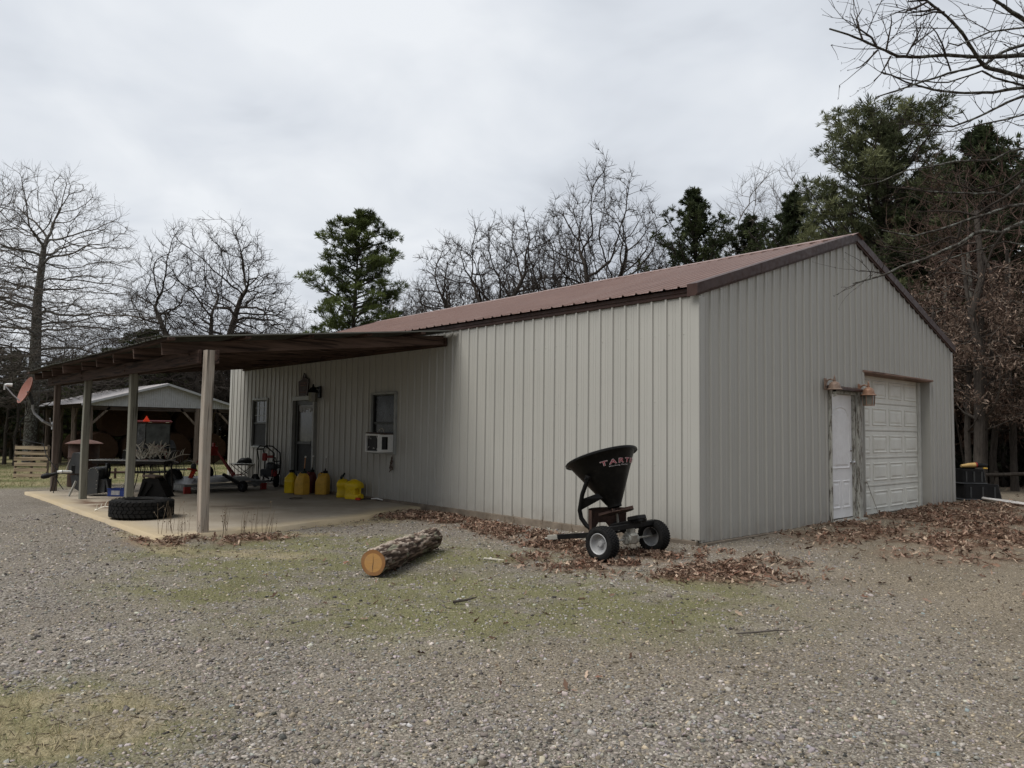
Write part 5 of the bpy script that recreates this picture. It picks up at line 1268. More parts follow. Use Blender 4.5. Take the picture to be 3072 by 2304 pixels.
for k, ((u, v, d), rz_, lab) in enumerate(chs):
    q = at(u, v, d); loc = (q[0], q[1], max(-.05 if q[0] > -13.1 else zgf(q[0], q[1]), -.2)); s_c = .92
    if k == 0: ic.location = loc; ic.rotation_euler = (0, 0, FACE+rz_); ic['label'] = lab; ic.scale = (s_c,)*3
    else: copy_tree(ic, loc, FACE+rz_, s_c, lab, 'wrought-iron chairs at the patio table')
rl = random.Random(17); am = [antler_mesh(s, .50+.05*(s % 3), .016, 4).build('antler', M['bone'], None, True) for s in range(4)]
for k in range(22):
    o = am[k] if k < 4 else am[k % 4].copy()
    if k >= 4: COL.objects.link(o)
    u = rl.gauss(0, .17); loc = Vector(tc_)+Vector(RGT)*0
    w_ = Matrix.Rotation(FACE, 3, 'Z') @ Vector((tlen/2-.42+max(-.33, min(.30, u)), .20+rl.uniform(-.14, .14), 0))
    o.location = (tc_[0]+w_.x, tc_[1]+w_.y, tz+.015+.16*math.exp(-(u/.16)**2)*rl.random())
    o.rotation_euler = (rl.uniform(-.7, .5), rl.uniform(-.75, .1), rl.uniform(0, 6.28)); s_ = rl.uniform(.62, .95); o.scale = (s_, s_, s_)
    tag(o, 'grey shed antler in the tangled heap on the patio table', 'antler', 'antlers heaped on the patio table')

# rusty fire-pit drum with a domed lid, and a low pipe rail in the grass behind
q = at(248, 1437, 18.0); zq = zgf(q[0], q[1])
fp = thing('barrel_smoker', 'rusty drum with a flared conical lid standing in the grass behind the porch', 'drum', (q[0], q[1], zq), 0)
top_z = float(at(248, 1330, 18.0)[2])-zq; rr_ = .37
MB().lathe([(rr_*.86, .0), (rr_*.88, .02), (rr_*.88, top_z*.33), (rr_*.91, top_z*.345), (rr_*.88, top_z*.36), (rr_*.88, top_z*.66), (rr_*.91, top_z*.675), (rr_*.88, top_z*.69), (rr_*.88, top_z)], 28, (0, 0, 0)).build('drum', M['rust'], fp, True)
MB().lathe([(rr_*1.08, top_z-.015), (rr_*1.09, top_z), (rr_*.75, top_z+.05), (rr_*.35, top_z+.085), (0, top_z+.095)], 28, (0, 0, 0)).build('lid', M['rust_red'], fp, True)
a_, b_ = at(262, 1418, 21.5), at(532, 1415, 22.5); 
pr_ = thing('pipe_rail', 'low rusty pipe rail on short posts in the grass before the hay barn', 'rail', (a_[0], a_[1], zgf(a_[0], a_[1])))
db = (b_-a_); zr0 = a_[2]-zgf(a_[0], a_[1]); zr1 = zr0+db[2]
MB().tube([(0, 0, zr0), (db[0], db[1], zr1)], .035, 8).build('rail', M['rust'], pr_)
for f in (0.02, .30, .62, .98): MB().tube([(db[0]*f, db[1]*f, -.03+zgf(a_[0]+db[0]*f, a_[1]+db[1]*f)-zgf(a_[0], a_[1])), (db[0]*f, db[1]*f, zr0+(zr1-zr0)*f+.12*(f == .30))], .035, 8).build('post', M['rust'], pr_)

# ------------------------------------------------------------------ satellite dish on the far post
DP = Vector((-13.08, -4.53, 1.33))
sd_ = thing('satellite_dish', 'faded red satellite dish on a bent grey mast fixed to the far porch post', 'satellite dish', DP)
top_ = Vector(at(98, 1213, 15.75))-DP; dc = Vector(at(86, 1174, 15.65))-DP
MB().tube([(.0, -.01, 0), tuple(Vector(at(128, 1263, 15.8))-DP), tuple(Vector(at(103, 1240, 15.78))-DP), tuple(Vector(at(98, 1226, 15.76))-DP), tuple(top_)], .026, 10).build('mast', M['galv'], sd_)
mb = MB(); mb.box((0, -.0, 0), (.10, .03, .16), None, .006); mb.tube([(.0, -.03, .02), tuple(Vector(at(150, 1255, 15.85))-DP)], .012, 6); mb.build('mount_plate', M['galv'], sd_)
nrm = (Vector(-RGT)*.62+Vector((0, 0, 1))*.40+Vector(-FWD)*.72).normalized()
A = nrm.to_track_quat('Z', 'Y').to_matrix(); mb = MB(); rd = .285
prof = [(0, 0)]+[(rd*k/8, .075*(k/8)**2) for k in range(1, 9)]+[(rd+.008, .078), (rd, .064)]+[(rd*k/8, .075*(k/8)**2-.012) for k in range(7, 0, -1)]+[(0, -.012)]
mb.lathe(prof, 40, dc, A, False); mb.build('reflector', M['dishred'], sd_, True)
mb = MB(); mb.tube([tuple(dc), tuple(top_)], .035, 8); mb.box((dc+top_)/2, (.07, .07, .09), None, .01); mb.build('bracket', M['gun_grey'], sd_)
lnb = Vector(at(14, 1156, 15.45))-DP; low = Vector(at(64, 1207, 15.6))-DP
MB().tube([tuple(low), tuple((low+lnb)/2+Vector((0, 0, -.02))), tuple(lnb)], .013, 8).build('feed_arm', M['galv'], sd_)
mb = MB(); mb.tube([tuple(lnb), tuple(Vector(at(22, 1154, 15.5))-DP), tuple(Vector(at(37, 1155, 15.55))-DP)], [.028, .03, .034], 10); mb.tube([tuple(lnb+Vector((0, 0, -.02))), tuple(lnb+Vector((-.01, 0, -.09)))], .014, 6); mb.build('feed_horn', M['white'], sd_)
cb = MB(); pts = [at(*p) for p in ((78, 1206, 15.55), (82, 1240, 15.6), (60, 1268, 15.6), (62, 1320, 15.55), (130, 1332, 15.3), (140, 1370, 15.0), (170, 1408, 14.8), (168, 1434, 14.75), (180, 1455, 14.7), (190, 1468, 14.65))]
tag(cb.tube(pts, .009, 6).build('cable', M['black_plastic'], None), 'black cable drooping from the satellite dish to the chipper', 'cable')

# ------------------------------------------------------------------ pallet on edge in the grass
q = at(93, 1424, 22.4); zq = zgf(q[0], q[1]); pw_ = .94; 
pl_ = thing('wood_pallet', 'weathered wooden pallet standing on edge in the grass at the left', 'pallet', (q[0], q[1], zq), FACE+.12)
ph = float(at(84, 1335, 22.4)[2])-zq
mb = MB()
for k in range(6):
    z = ph*(k+.5)/6; mb.box((0, -.055, z), (pw_-.02*(k % 3), .02, ph*.105), Matrix.Rotation(.008*(k % 3-1), 3, 'Y'), .003)
    if k in (0, 2, 3, 5): mb.box((0, .055, z), (pw_, .02, ph*.08), None, .003)
mb.build('deck_boards', M['pallet'], pl_)
mb = MB()
for x in (-pw_/2+.02, 0, pw_/2-.02): MB().box((x, 0, ph/2), (.04, .09, ph), None, .003).build('stringer', M['brown_board'], pl_)

# ------------------------------------------------------------------ hay barn
BX = -32.0
hb = thing('hay_barn', 'open pole barn with a grey metal gable sheet and round hay bales inside', 'barn', (BX, 3.75, zgf(BX, 3.75)))
gz = zgf(BX, 3.75); z_e, z_a, z_b = 2.42-gz, 3.33-gz, 2.25-gz; yl, yr = -3.25, 3.2; LB_ = 11.5
mb = MB(); ss = np.arange(yl, yr+.01, .05)
for i, (a, b) in enumerate(zip(ss[:-1], ss[1:])):
    zt = lambda y: z_e+(z_a-z_e)*(1-abs(y)/abs(yl)); o0, o1 = (.012 if i % 2 else 0), (0 if i % 2 else .012)
    mb.add([(o0, a, z_b), (o1, b, z_b), (o1, b, zt(b)), (o0, a, zt(a))], [(0, 1, 2, 3)])
mb.build('gable_sheet', M['galv'], hb)
mb = MB(); n = 60
for s in (-1, 1):
    for k in range(n):
        xa, xb = .25-(LB_+.5)*k/n, .25-(LB_+.5)*(k+1)/n; h0, h1 = (.02 if k % 2 else 0), (0 if k % 2 else .02)
        ye = s*3.62; ze = z_e-.10; mb.add([(xa, ye, ze+h0), (xb, ye, ze+h1), (xb, 0, z_a+.05+h1), (xa, 0, z_a+.05+h0)], [(0, 1, 2, 3)])
rf = mb.build('roof', M['galv_roof'], hb)
mb = MB()
for s in (-1, 1): mb.bar((.26, s*3.62, z_e-.14), (.26, 0, z_a+.0), .03, .10)
mb.build('rake_trim', M['galv'], hb)
mb = MB(); mb.box((-.06, 0, z_b-.06), (.09, 6.5, .26)); mb.build('beam', M['barn_beam'], hb)
for s in (-1, 1):
    mb = MB(); mb.box((-LB_/2, s*3.25, z_b+.02), (LB_, .08, .2)); mb.build('beam', M['barn_beam'], hb)
    for k in range(5):
        x = -.06-k*LB_/4.05; y = s*3.2
        MB().tube([(x, y, -.1), (x+.02, y+.02, 1.2), (x, y, z_b)], [.14, .13, .12], 8).build('pole', M['barn_wood'], hb)
        if k < 4 or s > 0:
            for dx in (-.65, .65):
                if -LB_ < x+dx < 0: MB().bar((x, y, z_b-.85), (x+dx, y, z_b-.02), .07, .07).build('brace', M['barn_wood'], hb)
    MB().bar((-.06, s*3.2, z_b-.9), (-.06, s*2.4, z_b-.06), .09, .09).build('brace', M['barn_wood'], hb)
for y in (1.5,): 
    MB().tube([(-.06, y, -.1), (-.06, y, z_b)], .13, 8).build('pole', M['barn_wood'], hb)
    for s in (-1, 1): MB().bar((-.06, y, z_b-.9), (-.06, y+s*.8, z_b-.06), .09, .09).build('brace', M['barn_wood'], hb)
# bales
def bale(seed):
    rg_ = np.random.default_rng(seed); nu, nv = 30, 10; R = .78; Lh = 1.25; vs = []
    for j in range(nv+1):
        x = -Lh/2+Lh*j/nv; rr = R*(1-.06*abs(2*j/nv-1)**6)
        for i in range(nu): a = 2*PI*i/nu; r = rr*(1+.03*rg_.normal()*.5+.02*math.sin(3*a+seed)); vs.append((x+.015*rg_.normal(), r*math.cos(a), max(R+r*math.sin(a), .02)))
    for cxx in (-Lh/2, Lh/2):
        for k, rad in enumerate((.62, .42, .2)):
            for i in range(nu): a = 2*PI*i/nu; vs.append((cxx*(1.0+.012*k)+.012*rg_.normal(), rad*math.cos(a), R+rad*math.sin(a)))
    fs = [(j*nu+i, j*nu+(i+1) % nu, (j+1)*nu+(i+1) % nu, (j+1)*nu+i) for j in range(nv) for i in range(nu)]
    b0 = (nv+1)*nu; 
    for e, (start, base) in enumerate(((0, b0), (nv*nu, b0+3*nu))):
        rings = [start, base, base+nu, base+2*nu]
        for p, q_ in zip(rings[:-1], rings[1:]): fs += [(p+i, p+(i+1) % nu, q_+(i+1) % nu, q_+i) if e else (p+(i+1) % nu, p+i, q_+i, q_+(i+1) % nu) for i in range(nu)]
        fs.append(tuple(base+2*nu+i for i in range(nu)))
    return MB().add(vs, fs).build('hay_bale', M['hay'], None, True)
b0_ = bale(2)
bl_ = [(-1.6, -2.45, 0, 'ground-level hay bale behind the left barn pole, lit from outside'), (-1.4, -.85, 0, 'ground-level hay bale left of the tractor cab'), (-1.5, .85, 0, 'ground-level hay bale behind the tractor'), (-1.3, 2.45, 0, 'ground-level hay bale at the right side of the barn'),
       (-1.9, -1.65, 1.32, 'upper hay bale on the left of the stack'), (-2.0, 0.0, 1.32, 'upper hay bale in the middle of the stack'), (-1.9, 1.62, 1.2, 'upper hay bale on the right of the stack'), (-4.4, -2.5, 0, 'hay bale in the second row by the left barn poles')]
for k, (x, y, z, lab) in enumerate(bl_):
    o = b0_ if k == 0 else b0_.copy()
    if k: COL.objects.link(o)
    o.location = (BX+x, 3.75+y, gz+z-.02); o.rotation_euler = (0, 0, .06*math.sin(k*3)); s_ = .97+.03*math.sin(k*5); o.scale = (s_, s_, .97 if z else 1)
    tag(o, lab, 'hay bale', 'round hay bales in the barn')
# tractor parked in front of the bales
TX, TY = BX+2.6, 2.62
tr = thing('tractor', 'dark maroon cab tractor parked in the barn mouth, seen from behind', 'tractor', (TX, TY, zgf(TX, TY)), 0)
def tz_(v): return float(at(470, v, 36.6)[2])-zgf(BX+2.6, 3.95)
MB().box((-.55, 0, 1.98), (1.35, 1.16, .12), None, .04).build('cab_roof', M['maroon'], tr)
mb = MB()
for y in (-.5, .5):
    for x in (.02, -1.1): mb.bar((x, y, .95), (x-.04*(x < 0), y*.96, 1.94), .06, .06)
mb.box((.03, 0, .98), (.06, 1.02, .07)); mb.build('cab_frame', M['black'], tr)
MB().box((.045, 0, 1.45), (.012, .96, .88)).build('rear_window', M['cabglass'], tr)
for y in (-.505, .505): MB().box((-.54, y, 1.45), (1.06, .012, .88)).build('side_window', M['cabglass'], tr)
mb = MB(); mb.box((-.5, 0, .80), (1.1, .62, .36), None, .04); mb.box((-1.9, 0, .95), (1.5, .62, .5), None, .08); mb.build('body', M['maroon'], tr)
for y in (-.62, .62):
    A = AX((0, 1, 0)); w__ = MB().lathe([(.28, -.16), (.5, -.18), (.58, -.13), (.60, 0), (.58, .13), (.5, .18), (.28, .16)], 28, (-.42, y, .60), A, False).build('wheel', M['rubber'], tr, True)
    MB().lathe([(.29, -.10), (.1, -.04), (.1, .04), (.29, .10)], 18, (-.42, y, .60), A, False).build('rim', M['red'], w__)
    MB().lathe([(.16, -.1), (.33, -.12), (.38, 0), (.33, .12), (.16, .1), (0, .06)], 22, (-2.2, y*.95, .38), A).build('wheel', M['rubber'], tr, True)
mb = MB()
for y in (-.36, .36): MB().box((.10, y, 1.97), (.05, .16, .06), None, .01).build('lamp', M['lens'], tr)
MB().box((-.2, 0, .86), (.75, 1.44, .05), Matrix.Rotation(.1, 3, 'Y'), .02).build('fender', M['black'], tr)
mb = MB(); mb.add([(.16, -.66, 1.98), (.16, -.37, 1.98), (.16, -.515, 2.23), (.14, -.66, 1.98), (.14, -.37, 1.98), (.14, -.515, 2.23)], [(0, 1, 2), (5, 4, 3), (0, 3, 4, 1), (1, 4, 5, 2), (2, 5, 3, 0)]); mb.build('warning_triangle', M['smv'], tr)

# ------------------------------------------------------------------ stacked black tubs, power tool and pipes past the gable
def tub(label, loc, rz, s, nm='storage_tub'):
    t_ = thing(nm, label, 'tub', loc, rz, 'black tubs stacked behind the gable'); w_, d_, h_ = s
    mb = MB(); 
    def ring(z, k): return [(w_/2*k-.03, -d_/2*k, z), (w_/2*k, -d_/2*k+.03, z), (w_/2*k, d_/2*k-.03, z), (w_/2*k-.03, d_/2*k, z), (-w_/2*k+.03, d_/2*k, z), (-w_/2*k, d_/2*k-.03, z), (-w_/2*k, -d_/2*k+.03, z), (-w_/2*k+.03, -d_/2*k, z)]
    rs = [ring(0, 1.0), ring(h_*.06, 1.02), ring(h_*.12, .97), ring(h_*.88, .88), ring(h_, .86)]
    vs = [p for r in rs for p in r]; fs = [(k*8+i, k*8+(i+1) % 8, (k+1)*8+(i+1) % 8, (k+1)*8+i) for k in range(4) for i in range(8)]+[tuple(range(7, -1, -1)), tuple(range(32, 40))]
    mb.add(vs, fs); mb.build('shell', M['black_plastic'], t_)
    mb = MB()
    for k in (-.3, 0, .3): mb.box((k*w_, -d_/2*.93-.004, h_*.5), (.03, .012, h_*.7))
    mb.box((0, 0, h_*.045), (w_*1.05, d_*1.05, h_*.06), None, .01); mb.build('rim_band', M['gun_grey'], t_)
    return t_
zt_ = zgf(.2, 10.4)
tub('wide black tub upside down at the bottom of the stack behind the gable', (-.05, 10.62, zt_), FACE, (.86, .58, .34))
tub('narrower black tub upside down on top of the wide one', (-.16, 10.55, zt_+.342), FACE, (.56, .46, .32))
pt_ = thing('leaf_blower', 'yellow and black power tool lying on top of the black tubs', 'power tool', (-.10, 10.55, zt_+.664), FACE)
mb = MB(); mb.tube([(-.22, 0, .06), (-.05, 0, .075), (.10, 0, .085)], [.03, .05, .055], 10); mb.build('body', M['tan_wood'], pt_, True)
mb = MB(); mb.tube([(.09, 0, .085), (.12, 0, .085)], .06, 10); mb.build('collar', M['red'], pt_)
mb = MB(); mb.tube([(.12, 0, .08), (.36, .02, .07)], [.05, .042], 10); mb.box((-.05, .05, .03), (.3, .1, .06), None, .01); mb.build('nozzle', M['black_plastic'], pt_)
MB().box((.30, -.02, .015), (.09, .05, .03), None, .01).build('battery', M['yellow_old'], pt_)
rl = random.Random(8)
pa = at(2940, 1508, 16.3)
for k in range(8):
    a = at(2925+k*3, 1500+k*2.6, 16.6-.05*k); b = at(3110+10*k, 1513+k*5.0, 14.6-.12*k)
    a[2] = zgf(a[0], a[1])+.03+.018*(k % 3); b[2] = zgf(b[0], b[1])+.03+.018*((k+1) % 3)
    o = MB().tube([a, (a+b)/2+np.array([0, 0, .01*rl.uniform(-1, 1)]), b], .016, 7).build('pipe', M['pvc'], None, True); tag(o, 'thin white plastic pipe lying in the loose bundle on the leaves', 'pipe', 'white pipes on the ground behind the gable')

# ------------------------------------------------------------------ dry weeds
def weed(seed, n, hmin, hmax, spread, mat):
    rg_ = random.Random(seed); mb = MB()
    for k in range(n):
        a = rg_.uniform(0, 6.28); r = rg_.uniform(0, spread); h = rg_.uniform(hmin, hmax); p = Vector((r*math.cos(a), r*math.sin(a), -.02)); lean = Vector((rg_.gauss(0, .10), rg_.gauss(0, .10), 1)).normalized(); pts = []; d = lean.copy()
        for i in range(6): pts.append(p.copy()); p = p+d*h/5; d = (d+Vector((rg_.gauss(0, .05), rg_.gauss(0, .05), -.02))).normalized()
        mb.tube(pts, [.0032-.0004*i for i in range(6)], 4, False)
        for i in (2, 3, 4):
            if rg_.random() < .5:
                q_ = pts[i]; e_ = q_+Vector((rg_.gauss(0, .5), rg_.gauss(0, .5), .9)).normalized()*h*rg_.uniform(.08, .22); mb.tube([q_, e_], [.002, .0012], 3, False)
                if rg_.random() < .5: mb.box(e_, (.012, .012, .014))
    return mb.build('dry_weed', mat, None)
M['weed'] = paint('dry_stalks', (.165, .125, .085), .9, 0, .3, 12)
protos = [weed(s, 5, .22, .5, .10, M['weed']) for s in range(3)]
spots = [(-5.05, -4.5), (-4.95, -4.28), (-4.75, -4.02), (-4.62, -3.8), (-5.2, -4.62), (-4.5, -4.5), (-4.45, -4.15), (-4.35, -3.72), (-4.6, -3.5), (-4.9, -4.75), (-4.72, -4.62), (-4.4, -3.95)]
for k, (x, y) in enumerate(spots):
    o = protos[k] if k < 3 else protos[k % 3].copy()
    if k >= 3: COL.objects.link(o)
    o.location = (x, y, zgf(x, y)); o.rotation_euler = (0, 0, k*1.7); s_ = .8+.45*((k*7) % 5)/5; o.scale = (s_, s_, s_)
    tag(o, 'brittle dry weed stalks rising from the leaves round the near porch post', 'weed', 'dry weeds round the near post')
pw3 = weed(9, 3, .15, .34, .05, M['weed'])
for k, x in enumerate((-3.9, -3.35, -3.2, -2.6, -2.2, -1.95, -1.35, -.85, -1.15)):
    o = pw3 if k == 0 else pw3.copy()
    if k: COL.objects.link(o)
    y = -.16-.1*((k*3) % 4)/4; o.location = (x, y, zgf(x, y)); o.rotation_euler = (0, 0, k*2.1); s_ = .7+.5*((k*5) % 4)/4; o.scale = (s_, s_, s_)
    tag(o, 'thin dry weed growing at the foot of the long grey wall', 'weed', 'dry weeds along the wall')
def stick(name, label, pts, r, mat):
    return tag(MB().tube(pts, r, 6).build(name, mat, None), label, 'stick')
stick('fallen_branch', 'short dark broken branch on the gravel in front of the gable', [(2.47, -3.22, -.08), (2.55, -3.08, -.078), (2.63, -2.95, -.07), (2.70, -2.86, -.072)], [.006, .008, .006, .003], M['twig'])
stick('fallen_branch', 'small dark forked twig on the moss right of the log', [(.42, -4.18, -.08), (.50, -4.10, -.06), (.58, -4.06, -.03)], [.012, .010, .005], M['bark_dark'])
MBs = MB(); MBs.box((0, 0, 0), (.22, .035, .012), Matrix.Rotation(.1, 3, 'Y')); tag(MBs.build('wood_chip', M['bone'], None, loc=(-.95, -2.55, -.08), rz=.9), 'pale split wood chip on the ground by the far end of the log', 'wood chip')
# ------------------------------------------------------------------ trees
def colonize(attr, nodes, par, D, di, dk, iters, rg, wob=.18, trop=(0, 0, .06)):
    nodes = [np.array(p, float) for p in nodes]; par = list(par); A = np.asarray(attr, float)
    alive = np.ones(len(A), bool); best = np.full(len(A), 1e9); bi = np.zeros(len(A), int); new = list(range(len(nodes))); seen = {}
    nkids = np.zeros(60000, int)
    for p in par:
        if p >= 0: nkids[p] += 1
    for it in range(iters):
        ids = np.nonzero(alive)[0]
        if len(ids) == 0 or not new: break
        NN = np.array([nodes[k] for k in new]); d = np.linalg.norm(A[ids][:, None]-NN[None], axis=2); m = d.argmin(1); dm = d[np.arange(len(ids)), m]
        up = dm < best[ids]; best[ids[up]] = dm[up]; bi[ids[up]] = np.array(new)[m[up]]
        alive[ids[best[ids] < dk]] = False; ids = np.nonzero(alive & (best < di))[0]
        if len(ids) == 0:
            ids = np.nonzero(alive)[0]
            if len(ids) == 0: break
        P_ = np.array(nodes); dv = A[ids]-P_[bi[ids]]; dv /= np.linalg.norm(dv, axis=1)[:, None]+1e-9
        acc = np.zeros((len(nodes), 3)); np.add.at(acc, bi[ids], dv); act = np.unique(bi[ids]); new = []
        for k in act:
            if nkids[k] >= 3: continue
            v = acc[k]/(np.linalg.norm(acc[k])+1e-9)+rg.normal(0, wob, 3)+np.array(trop)
            if par[k] >= 0: q = nodes[k]-nodes[par[k]]; v = v+.75*q/(np.linalg.norm(q)+1e-9)
            v /= np.linalg.norm(v)+1e-9; nodes.append(nodes[k]+D*v*rg.uniform(.75, 1.2)+rg.normal(0, D*.10, 3)); par.append(int(k)); nkids[k] += 1; new.append(len(nodes)-1)
    return np.array(nodes), np.array(par)
def radii(par, tip, expo=2.35, rmax=None):
    n = len(par); s = np.zeros(n)
    for k in range(n-1, -1, -1):
        if s[k] == 0: s[k] = tip**expo
        if par[k] >= 0: s[par[k]] += s[k]
    r = s**(1/expo)
    if rmax: r = tip+(r-tip)*min(1.0, (rmax-tip)/max(1e-6, r.max()-tip)) if r.max() > rmax else tip+(r-tip)*(rmax-tip)/max(1e-6, r.max()-tip)
    return r
def seg_tubes(p0, p1, r0, r1, n):
    d = p1-p0; d = d/(np.linalg.norm(d, axis=1)[:, None]+1e-9); h = np.where(np.abs(d[:, 2:3]) < .9, np.array([[0, 0, 1.]]), np.array([[1., 0, 0]]))
    x = np.cross(d, h); x /= np.linalg.norm(x, axis=1)[:, None]+1e-9; y = np.cross(d, x)
    a = np.arange(n)*2*PI/n; ca, sa = np.cos(a), np.sin(a)
    ring = x[:, None]*ca[None, :, None]+y[:, None]*sa[None, :, None]
    V = np.concatenate([p0[:, None]+ring*r0[:, None, None], p1[:, None]+ring*r1[:, None, None]], 1)
    k = np.arange(n); F = np.stack([k, (k+1) % n, n+(k+1) % n, n+k], 1)
    F = F[None]+(np.arange(len(p0))*2*n)[:, None, None]
    return V.reshape(-1, 3), F.reshape(-1, 4)
def branch_parts(root, nodes, par, r, split, trunk_mat, twig_mat, rg, twigs=1.0, tlen=.5, tr=.006, tn=2.2, trunk_name='trunk', crown_name='branches', keep_twigs=True):
    k = np.nonzero(par >= 0)[0]; p0, p1 = nodes[par[k]], nodes[k]; r1 = r[k]; r0 = np.minimum(r[par[k]], r1*1.35+.002)
    big = r1 > split
    if big.any():
        V, F = seg_tubes(p0[big], p1[big]+(p1[big]-p0[big])*.06, r0[big], r1[big], 8); np_mesh(trunk_name, V, F, trunk_mat, root, None, True)
    sm = ~big; Vs, Fs = [], []; off = 0
    V, F = seg_tubes(p0[sm], p1[sm], r0[sm], r1[sm], 4); Vs.append(V); Fs.append(F); off += len(V)
    thin = np.nonzero(sm & (r1 < tr*tn))[0]; print('TREE', root.name, len(nodes), len(thin))
    if twigs > 0 and len(thin):
        m = int(len(thin)*twigs); pick = rg.choice(thin, m); b = p1[pick]; dv = (p1-p0)[pick]; dv /= np.linalg.norm(dv, axis=1)[:, None]+1e-9
        side = dv*.9+rg.normal(0, .62, (m, 3))+np.array([[0, 0, .15]]); side /= np.linalg.norm(side, axis=1)[:, None]
        l1 = rg.uniform(.35, 1.0, m)*tlen; q1 = b+side*l1[:, None]*.55; s2 = side+rg.normal(0, .28, (m, 3))+np.array([[0, 0, .1]]); s2 /= np.linalg.norm(s2, axis=1)[:, None]; q2 = q1+s2*l1[:, None]*.5
        for a_, b_, ra, rb in ((b, q1, tr*.85, tr*.65), (q1, q2, tr*.65, tr*.35)):
            V, F = seg_tubes(a_, b_, np.full(m, ra), np.full(m, rb), 3)
            F4_ = F; Vs.append(V); Fs.append(F4_+off); off += len(V)
        half = rg.random(m) < .6; s3 = side+rg.normal(0, .6, (m, 3)); s3 /= np.linalg.norm(s3, axis=1)[:, None]; V, F = seg_tubes(q1[half], (q1+s3*l1[:, None]*.42)[half], np.full(half.sum(), tr*.5), np.full(half.sum(), tr*.3), 3); Vs.append(V); Fs.append(F+off); off += len(V)
    np_mesh(crown_name, np.concatenate(Vs), np.concatenate(Fs), twig_mat, root)
def ellip(n, c, r, rg, shell=.0, zmin=None):
    p = rg.normal(size=(n*3, 3)); p /= np.linalg.norm(p, axis=1)[:, None]; q = p*(shell+(1-shell)*rg.random((n*3, 1))**(1/2.6))*np.array(r)+np.array(c)
    if zmin is not None: q = q[q[:, 2] > zmin]
    return q[:n]
def bare_tree(label, base, attr, trunk, tip, rmax, D, di, dk, seed, mats=('bark', 'twig'), split=.05, group=None, twigs=1.0, tlen=.55, wob=.2, iters=90, name='bare_tree', trop=(0, 0, .05)):
    rg = np.random.default_rng(seed); nodes = [np.array(p, float) for p in trunk[0]]; par = list(trunk[1])
    nodes, par = colonize(attr, nodes, par, D, di, dk, iters, rg, wob, trop); r = radii(par, tip, 2.3, rmax)
    root = thing(name, label, 'tree', base, 0, group)
    branch_parts(root, nodes, par, r, split, M[mats[0]], M[mats[1]], rg, twigs, tlen, tip)
    return root, nodes, par, r
def chain(pts, D):
    out = [np.array(pts[0], float)]; 
    for a, b in zip(pts[:-1], pts[1:]):
        a, b = np.array(a, float), np.array(b, float); m = max(1, int(np.linalg.norm(b-a)/D)); out += [a+(b-a)*(i+1)/m for i in range(m)]
    return out, [-1]+list(range(len(out)-1))
def multi(chains):
    nodes, par = [], []
    for (pts, pr, attach) in chains:
        b = len(nodes); nodes += list(pts); par += [(attach if p < 0 else p+b) for p in pr]
    return nodes, par
def gb(px, d, py=1390):
    q = at(px, py, d); return (q[0], q[1], zgf(q[0], q[1]))

def fan(n, z0, spread, H, rg, tmax=70, inner=.25):
    """points of a crown that fans out from a low fork under a domed top"""
    c = 1-rg.random(n*2)*(1-math.cos(math.radians(tmax))); th = np.arccos(c); a = rg.random(n*2)*2*PI
    R = 1/np.sqrt((np.sin(th)/spread)**2+(np.cos(th)/(H-z0))**2); R *= .86+.28*fbm(a*1.6, th*3.1+H, 3)
    rho = R*(inner+(1-inner)*rg.random(n*2)**.45)
    return np.stack([rho*np.sin(th)*np.cos(a), rho*np.sin(th)*np.sin(a), z0+rho*np.cos(th)], 1)[:n]
# the tall bare tree at the far left, with a straight lichened trunk and drooping side limbs
base = gb(85, 38); rg = np.random.default_rng(5)
tr_ = chain([(0, 0, -.1), (.1, .05, 4), (.15, 0, 8.2), (.5, .1, 11.0)], .42)
at_ = np.concatenate([ellip(4200, (.2, .3, 10.6), (4.3, 4.3, 4.6), rg, .1), ellip(5000, (0, 0, 6.6), (6.6, 6.6, 3.6), rg, .15), ellip(1500, (0, 0, 4.2), (5.5, 5.5, 1.6), rg, .3)])
T1, nodes, par, r = bare_tree('tall bare oak with a lichened trunk and wide side limbs behind the pallet', base, at_, tr_, .008, .31, .28, 3.2, .50, 6, ('bark_lichen', 'twig'), .05, None, 1.9, .8, .20)
# the broad multi-stemmed tree right of it
base = gb(612, 45); rg = np.random.default_rng(15)
tr_ = multi([chain([(0, 0, -.1), (0, .05, 3.6)], .42)+(-1,), chain([(.2, .2, 4.2), (.9, .9, 7.5), (1.5, 1.2, 9.6)], .42)+(8,), chain([(-.3, -.2, 4.0), (-1.6, -1.7, 7.0), (-2.2, -2.4, 9.0)], .42)+(8,), chain([(.05, .1, 4.2), (-.2, .2, 8.6)], .42)+(8,)])
at_ = fan(11000, 3.6, 6.1, 14.2, rg, 88)
T2, *_ = bare_tree('broad bare oak forking into several stems behind the porch roof', base, at_, tr_, .0105, .40, .32, 3.6, .46, 16, ('bark_dark', 'twig_dark'), .06, None, 3.4, .85, .18, trop=(0, 0, 0))
